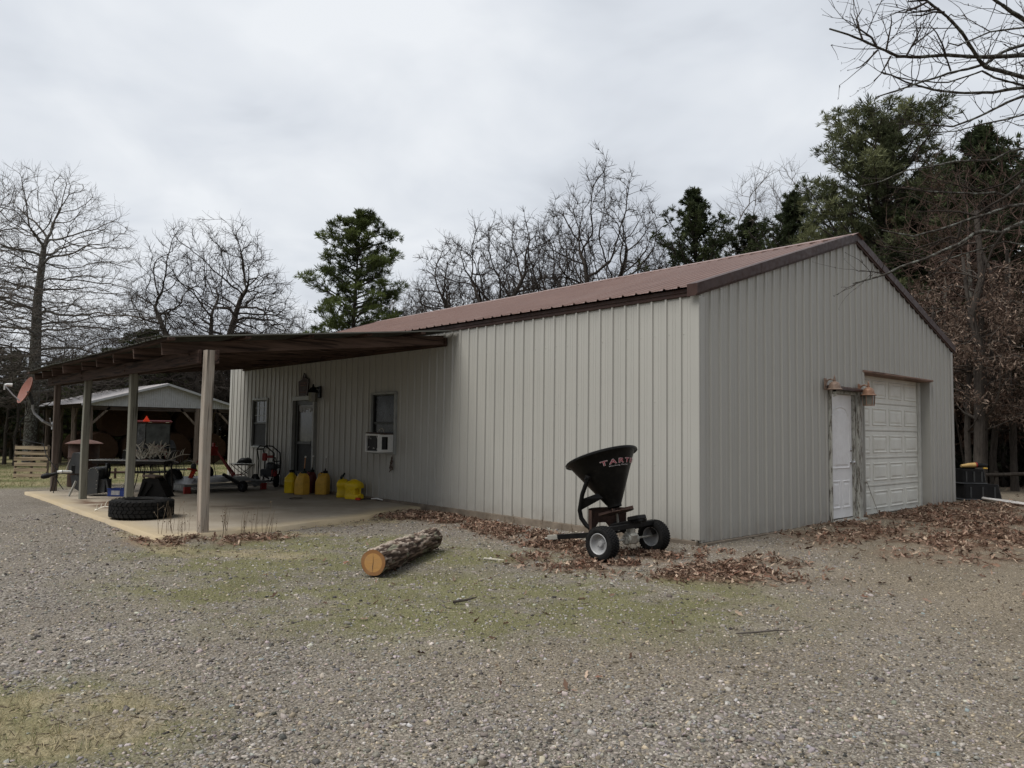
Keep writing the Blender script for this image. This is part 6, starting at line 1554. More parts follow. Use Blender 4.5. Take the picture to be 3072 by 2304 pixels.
# oaks behind the workshop ridge, fanning up from low forks
def fan_oak(label, px, d, H, spread, seed, stems, n_at, lean=0.0):
    base = gb(px, d); rg = np.random.default_rng(seed); ch_ = [chain([(0, 0, -.1), (0, 0, 1.5)], .38)+(-1,)]
    for k in range(stems):
        a = 2*PI*k/stems+rg.uniform(-.3, .3); s = spread*(.18 if k % 3 == 0 else rg.uniform(.45, .78)); hz = H*(.66-.26*s/spread)*rg.uniform(.9, 1.05); pts_ = [(.12*math.cos(a), .12*math.sin(a), 1.7+.25*(k % 3))]+[(s*f**1.15*math.cos(a)+rg.normal(0, .10), s*f**1.15*math.sin(a)+rg.normal(0, .10), 1.9+(hz-1.9)*f) for f in (.2, .4, .6, .8, 1.0)]; ch_.append(chain(pts_, .30)+(3,))
    at_ = fan(int(n_at*2.0), 1.7, spread*1.12, H, rg, 78)
    return bare_tree(label, base, at_, multi(ch_), .0095, .40, .28, 3.2, .38, seed+1, ('bark_dark', 'twig_dark'), .06, None, 4.6, .60, .17, trop=(0, 0, .0))[0]
O1 = fan_oak('bare oak fanning up behind the middle of the red-brown roof', 1480, 34, 11.6, 3.9, 41, 10, 5200)
O2 = fan_oak('tallest bare oak behind the ridge of the roof, right of the other oak', 1800, 32.5, 13.0, 3.7, 44, 9, 5600)
copy_tree(O1, gb(1350, 38), 2.2, .86, 'smaller bare oak at the left end of the oaks behind the roof')
copy_tree(O2, gb(1640, 38), 3.4, .95, 'bare oak half hidden between the two big oaks behind the roof')
copy_tree(O1, gb(1945, 37), 4.6, .92, 'bare oak at the right end of the oaks, left of the pointed cedar')
# slender bare tree between the cedar and the pines, and thin far ones
def slim(label, px, d, H, spread, seed, mats=('bark', 'twig'), tip=.008, group=None):
    base = gb(px, d); rg = np.random.default_rng(seed); ch_ = [chain([(0, 0, -.1), (.1, 0, H*.35)], .4)+(-1,)]; i0 = len(ch_[0][0])-1
    for k in range(4):
        a = 2*PI*k/4+rg.uniform(-.4, .4); s = spread*.4; ch_.append(chain([(.1+.1*math.cos(a), .1*math.sin(a), H*.40), (s*math.cos(a), s*math.sin(a), H*.68)], .4)+(i0,))
    at_ = fan(5000, H*.32, spread*1.1, H, rg, 70)
    return bare_tree(label, base, at_, multi(ch_), tip, .15, .31, 3.2, .44, seed, mats, .04, group, 3.0, .9, .2, trop=(0, 0, .02))[0]
S1 = slim('slender pale bare tree rising between the cedar and the tall pines', 2320, 34, 14.0, 2.9, 61)
S2 = slim('thin bare tree left of the oaks, standing right behind the lone pine', 1190, 42, 10.6, 2.6, 62, ('bark', 'twig'), .009)
def dup_tree(src, px, d, rz, sc, label, group=None): return copy_tree(src, gb(px, d), rz, sc, label, group)
FARG = 'thin bare trees far behind the roof'; FL = 'thin grey bare tree in the row far behind the workshop roof'
for k, (px, d, s_, rz_) in enumerate(((905, 46, .86, 1.), (790, 50, .84, 2.), (1290, 48, .9, 3.), (1370, 50, .92, 4.1), (1640, 46, .86, 5.), (1960, 44, .98, .6), (2030, 42, .92, 1.7), (1130, 52, .95, 2.6), (1560, 52, 1.0, .3))):
    dup_tree(S2, px, d, rz_, s_, FL, FARG)
BG = 'bare trees in the background between the two big left ones'; BL = 'smaller bare tree in the thicket behind the porch at the left'
for k, (px, d, s_, rz_) in enumerate(((470, 52, .62, 1.1), (560, 55, .60, 2.3), (740, 54, .64, .4), (250, 50, .62, 4.0), (690, 50, .55, 5.1))): dup_tree(T2, px, d, rz_, s_, BL, BG)
dup_tree(T1, -190, 34, 2.4, .95, 'bare tree at the left edge whose limbs reach into the picture')
dup_tree(S1, 2450, 33, 2.2, .9, 'slender bare tree tangled with the left side of the tall pine')
dup_tree(S1, 2210, 38, 4.2, .86, 'slender bare tree behind the cedar')

# ---- evergreens: trunk, limbs, and tufts of needles
def tufts(pos, dirs, size, n_blade, rg, width, colr):
    m = len(pos); P_ = np.repeat(pos, n_blade, 0); Dn = np.repeat(dirs, n_blade, 0)+rg.normal(0, .62, (m*n_blade, 3)); Dn /= np.linalg.norm(Dn, axis=1)[:, None]+1e-9
    L = np.repeat(size, n_blade)*rg.uniform(.6, 1.1, m*n_blade); s = np.cross(Dn, rg.normal(size=Dn.shape)); s /= np.linalg.norm(s, axis=1)[:, None]+1e-9; w_ = width*L[:, None]
    V = np.stack([P_+s*w_*.35, P_+Dn*L[:, None]*.55+s*w_, P_+Dn*L[:, None], P_+Dn*L[:, None]*.5-s*w_], 1)
    F = np.arange(m*n_blade*4).reshape(-1, 4); C = np.repeat(np.repeat(colr, n_blade, 0)*rg.uniform(.7, 1.3, (m*n_blade, 1)), 4, 0)
    return V.reshape(-1, 3), F, C
def pine(label, base, H, crown0, prof, nlimb, seed, rmax, tsize, per, width, cdark, clight, up=.18, name='pine_tree', bark_='bark_dark', droop=0.0, gaps=0.0, group=None, lean=(0, 0), nbl=11, clump=0, dead=0.0):
    """prof(t) -> crown radius at t = 0 (lowest limb) .. 1 (top)"""
    rg = np.random.default_rng(seed); root = thing(name, label, 'tree', base, 0, group)
    tp, tr2 = [], []
    nseg = 16
    tz = lambda t_: np.array([lean[0]*t_**1.4+.10*math.sin(t_*5+seed), lean[1]*t_**1.4+.10*math.cos(t_*4+seed), H*t_-.1])
    MB().tube([tz(k/nseg) for k in range(nseg+1)], [rmax*(1-.93*k/nseg) for k in range(nseg+1)], 9).build('trunk', M[bark_], root, True)
    p0s, p1s, r0s, r1s = [], [], [], []; tpos, tdir = [], []
    for k in range(nlimb):
        t_ = (k+rg.random())/nlimb; t_ = t_**.9; h = crown0+(H-crown0)*t_; b = tz(h/H); R = prof(t_)*rg.uniform(.62, 1.12); a = k*2.39996+rg.uniform(-.5, .5)
        if gaps and fbm(np.array([a*1.1+seed]), np.array([t_*5.]), 2)[0] < gaps: R *= .5
        d = np.array([math.cos(a), math.sin(a), up+.5*t_]); d /= np.linalg.norm(d); p = b.copy(); m = max(3, int(R/.42)); st_ = R/m; pts = [p]
        for i in range(m):
            d = d+rg.normal(0, .12, 3)+np.array([0, 0, .05-droop]); d /= np.linalg.norm(d); p = p+d*st_; pts.append(p)
        rr = max(.012, .018+.014*R)
        for i in range(m):
            p0s.append(pts[i]); p1s.append(pts[i+1]); r0s.append(rr*(1-.8*i/m)); r1s.append(rr*(1-.8*(i+1)/m))
            f = (i+1)/m
            if f < .26: continue
            nb_ = int(per*(.5+f))+1
            for j in range(nb_):
                sd_ = d+rg.normal(0, .75, 3); sd_[2] = abs(sd_[2])*.6-.12*rg.random(); sd_ /= np.linalg.norm(sd_); l_ = rg.uniform(.1, .38)*min(1.6, R*.42)*(1.15-.4*f); q_ = pts[i]+(pts[i+1]-pts[i])*rg.random(); e_ = q_+sd_*l_
                p0s.append(q_); p1s.append(e_); r0s.append(.010); r1s.append(.006); tpos.append(e_); tdir.append(sd_+np.array([0, 0, .35])); tpos.append(q_+sd_*l_*.55+rg.normal(0, .05, 3)); tdir.append(sd_+np.array([0, 0, .3]))
        for j in range(clump):
            o_ = rg.normal(0, 1, 3); o_ /= np.linalg.norm(o_); o_[2] = abs(o_[2])*.8-.15; e_ = p+o_*np.array([1, 1, .7])*rg.uniform(.12, .42)*min(1.2, .4+R*.28); tpos.append(e_); tdir.append(o_+np.array([0, 0, .35]))
    for k in range(int(nlimb*.3)):
        e_ = tz(1)+rg.normal(0, .10, 3)*np.array([1, 1, 2.4])-np.array([0, 0, .25]); tpos.append(e_); tdir.append(np.array([0, 0, 1.])+rg.normal(0, .3, 3))
    V, F = seg_tubes(np.array(p0s), np.array(p1s), np.array(r0s), np.array(r1s), 4); np_mesh('limbs', V, F, M[bark_], root)
    tpos, tdir = np.array(tpos), np.array(tdir); tdir /= np.linalg.norm(tdir, axis=1)[:, None]
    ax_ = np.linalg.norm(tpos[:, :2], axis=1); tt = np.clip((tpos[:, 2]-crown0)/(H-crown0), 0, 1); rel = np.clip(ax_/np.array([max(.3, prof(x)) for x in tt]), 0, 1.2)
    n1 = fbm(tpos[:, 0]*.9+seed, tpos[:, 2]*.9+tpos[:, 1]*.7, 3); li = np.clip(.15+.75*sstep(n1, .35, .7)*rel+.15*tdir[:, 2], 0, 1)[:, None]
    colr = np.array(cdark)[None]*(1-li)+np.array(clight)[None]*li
    if dead:
        n2 = sstep(fbm(tpos[:, 0]*.7+seed*2, tpos[:, 2]*.55+tpos[:, 1]*.6, 3), .50, .60)[:, None]*dead; colr = colr*(1-n2)+np.array([[.085, .050, .034]])*n2
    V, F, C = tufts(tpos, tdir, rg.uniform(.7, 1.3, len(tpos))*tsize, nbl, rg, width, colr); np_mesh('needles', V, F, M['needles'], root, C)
    return root
DK, LT = (.016, .024, .012), (.085, .105, .040)
def lerp_prof(*pts): return lambda t_: float(np.interp(t_, [p[0] for p in pts], [p[1] for p in pts]))
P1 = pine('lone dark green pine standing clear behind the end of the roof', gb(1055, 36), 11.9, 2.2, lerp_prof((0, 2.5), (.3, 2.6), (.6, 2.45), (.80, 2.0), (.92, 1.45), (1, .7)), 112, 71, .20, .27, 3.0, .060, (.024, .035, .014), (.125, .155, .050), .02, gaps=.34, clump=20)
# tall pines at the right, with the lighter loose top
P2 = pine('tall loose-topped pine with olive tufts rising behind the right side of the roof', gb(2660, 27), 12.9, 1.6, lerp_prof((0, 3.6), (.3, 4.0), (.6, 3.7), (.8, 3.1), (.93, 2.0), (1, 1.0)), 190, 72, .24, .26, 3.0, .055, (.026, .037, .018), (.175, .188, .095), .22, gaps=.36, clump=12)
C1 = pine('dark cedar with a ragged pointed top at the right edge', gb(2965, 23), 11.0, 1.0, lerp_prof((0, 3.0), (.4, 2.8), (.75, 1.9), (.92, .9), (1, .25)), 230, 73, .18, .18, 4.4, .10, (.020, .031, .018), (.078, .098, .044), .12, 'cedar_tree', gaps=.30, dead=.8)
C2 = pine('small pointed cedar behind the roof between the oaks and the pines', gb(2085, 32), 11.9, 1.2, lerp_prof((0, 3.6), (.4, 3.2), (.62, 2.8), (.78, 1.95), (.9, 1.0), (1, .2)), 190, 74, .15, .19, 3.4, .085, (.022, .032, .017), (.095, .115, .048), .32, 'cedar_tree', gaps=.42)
def dup_ev(src, px, d, rz, sc, label, group=None): return copy_tree(src, gb(px, d), rz, sc, label, group)
dup_ev(C2, 2250, 33, 2., .93, 'low bushy cedar just right of the pointed one, behind the roof')
dup_ev(C2, 2390, 31, 4., .97, 'low cedar at the foot of the tall pine, behind the ridge')
dup_ev(P2, 2790, 31, 2.1, .90, 'dense pine behind the tall loose-topped one')
dup_ev(C1, 2760, 25, 1.3, .86, 'dark cedar filling the gap between the tall pine and the right edge')
dup_ev(P2, 2870, 29, 5.1, .88, 'tall pine in the dark wood between the loose-topped pine and the right edge')
dup_ev(C1, 3120, 25, 3.3, .98, 'dark cedar cut off by the right edge of the picture')
dup_ev(C1, 2900, 29, 4.6, .84, 'dark cedar deep in the wood at the right')
dup_ev(P2, 2560, 34, 3.9, .80, 'pine half hidden behind the roof at the left of the tall one')
EG = 'low pines in the wood behind the porch'; EL = 'low dark pine in the wood behind the porch and hay barn'
for k, (px, d, s_, rz_) in enumerate(((420, 43, .62, .4), (480, 47, .64, 2.0), (330, 46, .56, 3.1), (250, 44, .50, 4.4), (200, 48, .52, 5.3), (560, 52, .55, 1.4))): dup_ev(P1, px, d, rz_, (s_*1.15, s_*1.15, s_), EL, EG)
dup_ev(C1, -60, 40, .8, .62, 'dark cedar at the far left behind the bare tree'); dup_ev(C1, 30, 46, 2.8, .60, 'dark cedar in the shade left of the lichened trunk')
dup_ev(C1, 150, 45, 1.9, .55, 'dark cedar right of the lichened trunk')

# ---- brown-leaved oaks at the right
def leafy_oak(label, base, H, z0, spread, seed, nleaf, lsize, trunk_r, pal):
    rg = np.random.default_rng(seed); tr_ = chain([(0, 0, -.1), (.05, .05, H*.35), (.1, 0, H*.9)], .35); at_ = ellip(950, (0, 0, (z0+H)/2), (spread, spread, (H-z0)/2), rg, .1)
    nodes, par = colonize(at_, tr_[0], tr_[1], .30, 2.6, .55, 70, rg, .25, (0, 0, 0)); r = radii(par, .006, 2.3, trunk_r); root = thing('brown_oak', label, 'tree', base)
    branch_parts(root, nodes, par, r, .045, M['bark_dark'], M['twig'], rg, 1.0, .45, .006)
    tipn = np.nonzero((r < .014) & (nodes[:, 2] > z0-.2))[0]; pk = rg.choice(tipn, nleaf); pos = nodes[pk]+rg.normal(0, .15, (nleaf, 3)); s = rg.uniform(.55, 1.15, nleaf)*lsize
    c_ = np.array(pal)[rg.integers(0, len(pal), nleaf)]*rg.uniform(.6, 1.3, (nleaf, 1)); R_ = frames(nleaf, .9, rg)
    R_ = R_ @ np.array([[1, 0, 0], [0, 0, 1], [0, -1, 0]])[None]
    T_ = np.repeat(lv[None], nleaf, 0)*np.stack([s*.55, s, s*.6], 1)[:, None, :]; V = np.einsum('nij,nkj->nki', R_, T_)+pos[:, None]
    F = lf_[None]+(np.arange(nleaf)*len(lv))[:, None, None]; np_mesh('leaves', V.reshape(-1, 3), F.reshape(-1, 3), M['leaves'], root, np.repeat(c_, len(lv), 0))
    return root
PAL = [(.15, .104, .08), (.20, .145, .112), (.105, .072, .056), (.28, .215, .17), (.08, .053, .042)]
B1 = leafy_oak('oak still hung with dry brown leaves beside the far corner of the gable', gb(2945, 19, 1455), 6.0, 1.5, 2.15, 81, 9000, .072, .13, PAL)
B2 = copy_tree(B1, gb(3130, 18.5, 1455), 2.3, .95, 'brown-leaved oak cut off by the right edge of the picture')
B3 = copy_tree(B1, gb(2820, 22, 1455), 4.0, 1.0, 'brown-leaved oak behind the far corner of the gable')
B4 = copy_tree(B1, gb(640, 50, 1390), 1.0, 1.1, 'brown-leaved oak beyond the left end of the workshop')
# reddish thin-twigged tree in front of the pines
rg = np.random.default_rng(91); base = gb(2928, 19.4, 1455)
at_ = ellip(900, (0, 0, 7.0), (1.9, 1.9, 2.6), rg, .1)
S3, *_ = bare_tree('slim pale-barked sapling with reddish twigs in front of the dark cedars', base, at_, chain([(0, 0, -.1), (.06, .05, 3.5), (-.05, 0, 6.2)], .32), .0055, .055, .30, 2.5, .52, 92, ('bark', 'twig_red'), .030, None, 2.0, .5, .25)
copy_tree(S3, gb(2850, 21, 1455), 2.0, .95, 'slim reddish-twigged sapling nearer the roof edge')
copy_tree(S3, gb(3040, 20, 1455), 4.0, 1.0, 'slim reddish-twigged sapling at the right edge')
# bare trunks of the wood edge, right and left
def wood_trunk(seed, H, r):
    rg_ = random.Random(seed); c = thing('tree_trunk', 'x', 'tree', (0, 0, 0)); pts = [(0, 0, -.15)]; 
    for k in range(1, 9): pts.append((.06*k*rg_.uniform(-.3, .6), .05*k*rg_.uniform(-.5, .5), H*k/8))
    MB().tube(pts, [r*1.25]+[r*(1-.07*k) for k in range(1, 9)], 9).build('trunk', M['bark_dark'], c, True)
    mb = MB()
    for k in range(9):
        i = rg_.randint(2, 7); b = Vector(pts[i]); a = rg_.uniform(0, 6.28); d = Vector((math.cos(a), math.sin(a), rg_.uniform(-.1, .5))); q = [b]
        for j in range(4): q.append(q[-1]+d*rg_.uniform(.25, .5)); d = (d+Vector((rg_.gauss(0, .25), rg_.gauss(0, .25), rg_.gauss(.05, .2)))).normalized()
        mb.tube(q, [.03, .022, .016, .010, .005], 5, False)
    mb.build('limbs', M['bark_dark'], c); return c
w1 = wood_trunk(1, 7, .13); w2 = wood_trunk(2, 6, .085)
RG = 'bare dark trunks along the wood edge at the right'; RL = 'dark bare trunk at the edge of the wood past the gable'
LG = 'bare dark trunks along the wood edge at the left'; LLB = 'dark bare trunk at the edge of the wood behind the pallet and barn'
trs = [(w1, 2940, 18.4, 1457, 0., RL, RG), (w2, 2905, 18.9, 1455, 1., RL, RG), (w2, 2985, 19.5, 1452, 2., RL, RG), (w1, 3010, 21, 1448, 3., RL, RG), (w2, 3045, 19.2, 1455, 4., RL, RG), (w2, 2870, 22, 1446, 5., RL, RG), (w1, 3080, 23, 1444, 1.5, RL, RG), (w2, 2960, 24, 1442, 2.5, RL, RG),
       (w2, 42, 36, 1385, 1., LLB, LG), (w2, 12, 38, 1385, 2., LLB, LG), (w1, 128, 44, 1385, 3., LLB, LG), (w2, 165, 42, 1385, 4., LLB, LG), (w2, 215, 45, 1385, 5., LLB, LG), (w1, 300, 47, 1385, .4, LLB, LG), (w2, 380, 46, 1385, 1.4, LLB, LG), (w1, 455, 47, 1385, 2.4, LLB, LG), (w2, 540, 48, 1385, 3.4, LLB, LG), (w1, 600, 49, 1385, 4.4, LLB, LG), (w2, 650, 46, 1385, 5.4, LLB, LG), (w2, 575, 47, 1385, 1.1, LLB, LG)]
used = set()
for k, (src, px, d, py, rz_, lab, g_) in enumerate(trs):
    if id(src) not in used:
        used.add(id(src)); src.location = gb(px, d, py); src.rotation_euler = (0, 0, rz_); src['label'] = lab; src['group'] = g_
    else: copy_tree(src, gb(px, d, py), rz_, .85+.3*((k*7) % 5)/5, lab, g_)
# rail fence at the wood edge on the right
fa, fb = at(2850, 1424, 19.2), at(3130, 1420, 18.4)
rf_ = thing('rail_fence', 'dark single-rail fence in front of the wood at the right', 'fence', (fa[0], fa[1], zgf(fa[0], fa[1]))); dv = fb-fa; zr = fa[2]-zgf(fa[0], fa[1])
MB().tube([(0, 0, zr), tuple(dv*.5+np.array([0, 0, zr-.02])), (dv[0], dv[1], zr+dv[2])], .045, 7).build('rail', M['bark_dark'], rf_)
for f in (0.02, .5, .98): MB().tube([(dv[0]*f, dv[1]*f+.05, -.1), (dv[0]*f, dv[1]*f+.05, zr+.12)], .05, 7).build('post', M['bark_dark'], rf_)

# ---- the far wood that closes off the horizon: brush and stems read as one mass
rg = np.random.default_rng(101)
def wood_mass(name, n, px0, px1, d0, d1, hmax, pal, lsz, seed, stems):
    rg = np.random.default_rng(seed); u = rg.uniform(px0, px1, n); d = rg.uniform(d0, d1, n); P_ = CAM[None]+d[:, None]*(FWD[None]+RGT[None]*((u-1536)/FPX)[:, None]); z0 = zg(P_[:, 0], P_[:, 1])
    hm = hmax*(.45+.75*fbm(u*.006+seed, d*.05, 3)); h = hm*rg.random(n)**1.25; P_[:, 2] = z0+h; s = rg.uniform(.6, 1.3, n)*lsz
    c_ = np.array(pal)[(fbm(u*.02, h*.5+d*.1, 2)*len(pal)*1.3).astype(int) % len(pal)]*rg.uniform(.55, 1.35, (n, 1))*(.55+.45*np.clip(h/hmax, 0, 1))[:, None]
    V, F, C = tufts(P_, rg.normal(size=(n, 3))+np.array([[0, 0, .4]]), s, 5, rg, .13, c_)
    m = stems; u = rg.uniform(px0, px1, m); d = rg.uniform(d0, d1, m); B = CAM[None]+d[:, None]*(FWD[None]+RGT[None]*((u-1536)/FPX)[:, None]); B[:, 2] = zg(B[:, 0], B[:, 1])-.1; H_s = hmax*rg.uniform(.5, 1.25, m); E_ = B+np.stack([rg.normal(0, .35, m), rg.normal(0, .35, m), H_s], 1)
    V2, F2 = seg_tubes(B, E_, rg.uniform(.02, .07, m), np.full(m, .008), 5)
    C2_ = np.repeat(np.array([[.045, .038, .033]])*rg.uniform(.6, 1.8, (m, 1)), 10, 0)
    V = np.concatenate([V, V2]); F = np.concatenate([F, F2+len(V)-len(V2)]); C = np.concatenate([C, C2_])
    o = np_mesh(name, V, F, M['needles'], None, C); o['kind'] = 'stuff'; return o
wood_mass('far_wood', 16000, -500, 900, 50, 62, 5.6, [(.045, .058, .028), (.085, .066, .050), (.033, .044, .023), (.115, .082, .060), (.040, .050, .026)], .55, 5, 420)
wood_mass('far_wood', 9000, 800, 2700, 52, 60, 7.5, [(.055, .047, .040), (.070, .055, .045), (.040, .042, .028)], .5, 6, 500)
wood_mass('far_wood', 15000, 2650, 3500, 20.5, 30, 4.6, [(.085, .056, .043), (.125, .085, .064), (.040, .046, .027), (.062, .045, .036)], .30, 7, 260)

# ---- the bare limbs that reach in from the right, from a tree standing just outside the frame
ZA = lambda u, v: (2450+u/3.556, v/3.556)
ZB = lambda u, v: (2560+u/2.766, 400+v/2.766)
limbs = [
 (ZA, [(2600, 560), (2212, 600), (1750, 610), (1400, 585), (1100, 605), (860, 595), (740, 540), (620, 490), (480, 430), (330, 370), (130, 310)], .034, 10.3, 9.6),
 (ZA, [(2600, 1050), (2212, 830), (2100, 790), (1950, 750), (1800, 715), (1740, 640), (1640, 480), (1560, 350), (1400, 170), (1300, 90), (1180, 0), (1000, -120), (800, -200)], .034, 10.4, 9.4),
 (ZA, [(2500, 420), (2212, 210), (2080, 130), (1980, 50), (1870, -30), (1650, -170), (1400, -300)], .042, 10.3, 9.8),
 (ZA, [(2600, 800), (2212, 930), (2050, 950), (1880, 985), (1750, 985), (1500, 985), (1250, 955), (1100, 915), (950, 870), (800, 800), (690, 770)], .026, 10.6, 10.2),
 (ZA, [(2600, 420), (2212, 480), (2080, 520), (1950, 580), (1800, 690), (1600, 740), (1400, 780), (1250, 830), (1100, 870), (900, 940), (640, 1030)], .024, 10.8, 9.8),
 (ZA, [(1900, 830), (1760, 760), (1560, 830), (1400, 880), (1270, 875), (1050, 850), (820, 805)], .016, 10.5, 10.2),
 (ZA, [(2600, 900), (2212, 1020), (2030, 1090), (1880, 1170), (1700, 1260), (1450, 1350), (1200, 1330), (850, 1325)], .022, 11.0, 11.6),
 (ZA, [(2600, 250), (2212, 290), (1990, 315), (1850, 330), (1650, 420), (1500, 480), (1390, 455)], .018, 10.2, 9.6),
 (ZA, [(1180, 0), (1000, 15), (960, 22)], .008, 9.5, 9.5), (ZA, [(1300, 90), (1150, 120), (1000, 140), (950, 145)], .009, 9.5, 9.4), (ZA, [(1360, 130), (1250, 130), (1120, 175), (1000, 175)], .009, 9.5, 9.4), (ZA, [(1180, 20), (1080, 75), (930, 128), (840, 130)], .008, 9.5, 9.4),
 (ZA, [(640, 500), (590, 400), (480, 320), (430, 280), (370, 140)], .009, 9.6, 9.6), (ZA, [(490, 430), (440, 300), (420, 210), (475, 105)], .008, 9.6, 9.6), (ZA, [(740, 540), (770, 400), (805, 240), (805, 150)], .008, 9.7, 9.6), (ZA, [(650, 535), (560, 630), (470, 710), (418, 725)], .007, 9.6, 9.6), (ZA, [(790, 600), (740, 700), (690, 790), (620, 860)], .007, 9.7, 9.7), (ZA, [(960, 590), (1010, 500), (1060, 400), (1110, 300), (1118, 235)], .008, 9.8, 9.8), (ZA, [(1010, 500), (1150, 390), (1290, 290)], .007, 9.8, 9.8), (ZA, [(1380, 600), (1340, 470), (1280, 350), (1205, 250)], .008, 10, 9.9), (ZA, [(1430, 760), (1390, 640), (1350, 540), (1250, 370)], .007, 10, 10),
 (ZB, [(1800, 330), (1416, 380), (1390, 440), (1280, 520), (1180, 490), (1020, 500), (850, 490), (600, 480), (400, 450)], .026, 10.6, 11.0),
 (ZB, [(1800, 620), (1416, 590), (1300, 600), (1200, 640), (1050, 690), (900, 740), (720, 800), (500, 850), (240, 800)], .030, 10.2, 10.6),
 (ZB, [(1800, 700), (1416, 740), (1300, 790), (1240, 830), (1100, 810), (1010, 830), (900, 910), (780, 960), (600, 1040), (400, 1110), (280, 1170), (140, 1210), (0, 1250)], .034, 10.2, 10.3),
 (ZB, [(1800, 60), (1416, 130), (1300, 150), (1150, 230), (1000, 230), (850, 240), (650, 280), (450, 310), (230, 400), (60, 440)], .022, 10.6, 11.0),
 (ZB, [(900, 740), (870, 870), (800, 860), (700, 900), (500, 970), (250, 940)], .012, 10.4, 10.6), (ZB, [(950, 900), (820, 980), (780, 1060), (640, 1200), (560, 1230)], .010, 10.3, 10.4), (ZB, [(1240, 830), (1160, 950), (1100, 1100), (1080, 1250), (1010, 1330)], .012, 10.2, 10.4),
 (ZB, [(1050, 690), (880, 650), (700, 640), (520, 650)], .012, 10.4, 10.8), (ZB, [(1280, 520), (1130, 600), (1000, 690), (850, 760), (640, 830)], .012, 10.5, 10.7), (ZB, [(1416, 300), (1250, 420), (1050, 480), (820, 420), (640, 360)], .012, 10.8, 11.2), (ZB, [(600, 1040), (450, 1000), (300, 960), (170, 985)], .008, 10.4, 10.5), (ZB, [(280, 1170), (180, 1150), (50, 1135)], .006, 10.4, 10.4),
 (ZB, [(1800, 880), (1416, 930), (1250, 900), (1080, 960), (900, 1010), (700, 1080)], .016, 10.6, 11.0), (ZA, [(2600, 1150), (2212, 1230), (1980, 1290), (1760, 1330), (1500, 1400), (1250, 1420)], .016, 10.9, 11.3)]
tb_ = at(3480, 1560, 11.2); TB = np.array([tb_[0], tb_[1], zgf(tb_[0], tb_[1])])
ov = thing('overhanging_tree', 'bare lichened tree whose limbs reach in from the right edge across sky and gable', 'tree', TB)
rg = np.random.default_rng(202); nodes, par, rad = [], [], []
tk = [at(3480, 1560, 11.2), at(3470, 1100, 11.1), at(3460, 700, 11.0), at(3440, 350, 10.9), at(3420, 60, 10.8), at(3400, -300, 10.7)]; tk[0][2] = TB[2]-.1
trunk_pts = tk; MB().tube([p-TB for p in tk], [.20, .17, .145, .12, .10, .06], 10).build('trunk', M['bark_lichen'], ov, True)
big0, big1, bigr0, bigr1, s0_, s1_, sr0, sr1 = [], [], [], [], [], [], [], []
def spur(p, d, l_, r_, lev):
    m = 4; q = p.copy(); dd = d/np.linalg.norm(d)
    for i in range(m):
        dd = dd+rg.normal(0, .16, 3)+np.array([0, 0, .04]); dd /= np.linalg.norm(dd); e_ = q+dd*l_/m; s0_.append(q); s1_.append(e_); sr0.append(r_*(1-.6*i/m)); sr1.append(r_*(1-.6*(i+1)/m))
        if lev > 0 and rg.random() < .55: spur(e_, dd+rg.normal(0, .6, 3), l_*rg.uniform(.3, .6), r_*.6, lev-1)
        q = e_
    for j in range(2): s0_.append(q); s1_.append(q+rg.normal(0, .010, 3)); sr0.append(r_*.9); sr1.append(r_*.5)      # terminal buds
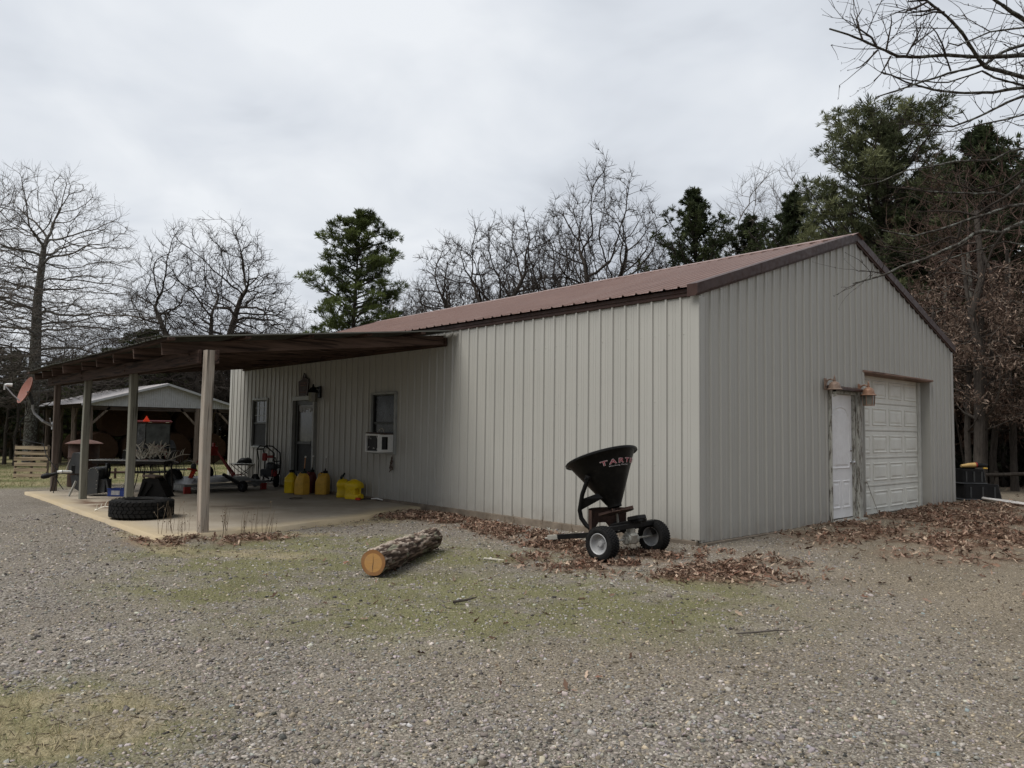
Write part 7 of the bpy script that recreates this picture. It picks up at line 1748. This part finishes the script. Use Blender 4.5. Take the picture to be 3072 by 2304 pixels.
for z_, pts, rb, da, db_ in limbs:
    P_ = [at(*z_(*p), da+(db_-da)*i/(len(pts)-1)) for i, p in enumerate(pts)]
    if pts[0][0] > 1500 and rb > .012 and (pts[0][0] >= 1800 or z_ is ZA): 
        k = min(range(len(tk)), key=lambda j: abs(tk[j][2]-(P_[0][2]-.5))); P_ = [tk[k]]+P_ if pts[0][0] >= 1790 else P_
    Q = []
    for a, b in zip(P_[:-1], P_[1:]):
        m = max(2, int(np.linalg.norm(b-a)/.10)); Q += [a+(b-a)*i/m for i in range(m)]
    Q.append(P_[-1]); Q = np.array(Q); K = len(Q); wv_ = np.stack([np.convolve(rg.normal(0, .018, K+8), np.ones(9)/9, 'valid') for _ in range(3)], 1); Q = Q+wv_*np.minimum(1, np.arange(K)/6)[:, None]
    rr = rb*1.3*(1-np.linspace(0, 1, K)**1.1*.84)+.0032
    for i in range(K-1):
        (big0.append(Q[i]), big1.append(Q[i+1]), bigr0.append(rr[i]*(1+.10*rg.normal())), bigr1.append(rr[i+1])) if rb > .013 else (s0_.append(Q[i]), s1_.append(Q[i+1]), sr0.append(rr[i]), sr1.append(rr[i+1]))
        if i > K*.12 and rg.random() < .46:
            d = (Q[i+1]-Q[i]); d /= np.linalg.norm(d)+1e-9; side = d*.8+rg.normal(0, .55, 3)+np.array([0, 0, .12]); spur(Q[i], side, rg.uniform(.22, .85), min(.0068, rr[i]*.6), 1)
V, F = seg_tubes(np.array(big0)-TB, np.array(big1)-TB, np.array(bigr0), np.array(bigr1), 8); np_mesh('limbs', V, F, M['bark_limb'], ov, None, True)
V, F = seg_tubes(np.array(s0_)-TB, np.array(s1_)-TB, np.array(sr0), np.array(sr1), 5); np_mesh('twigs', V, F, M['twig_dark'], ov)
# ------------------------------------------------------------------ camera
cd = bpy.data.cameras.new('camera'); cam = bpy.data.objects.new('camera', cd); COL.objects.link(cam); scene.camera = cam
cd.sensor_fit = 'HORIZONTAL'; cd.sensor_width = 36.0; cd.lens = 36.0*FPX/3072.0; cd.clip_start = .05; cd.clip_end = 1500
cam.matrix_world = Matrix(((RGT[0], UPV[0], -FWD[0], CAM[0]), (RGT[1], UPV[1], -FWD[1], CAM[1]), (RGT[2], UPV[2], -FWD[2], CAM[2]), (0, 0, 0, 1)))
scene.view_settings.view_transform = 'Standard'; scene.view_settings.look = 'None'; scene.view_settings.exposure = 0; scene.view_settings.gamma = 1
scene.render.engine = 'CYCLES'; scene.cycles.max_bounces = 6; scene.cycles.diffuse_bounces = 3; scene.cycles.transparent_max_bounces = 6
scene.cycles.use_denoising = True
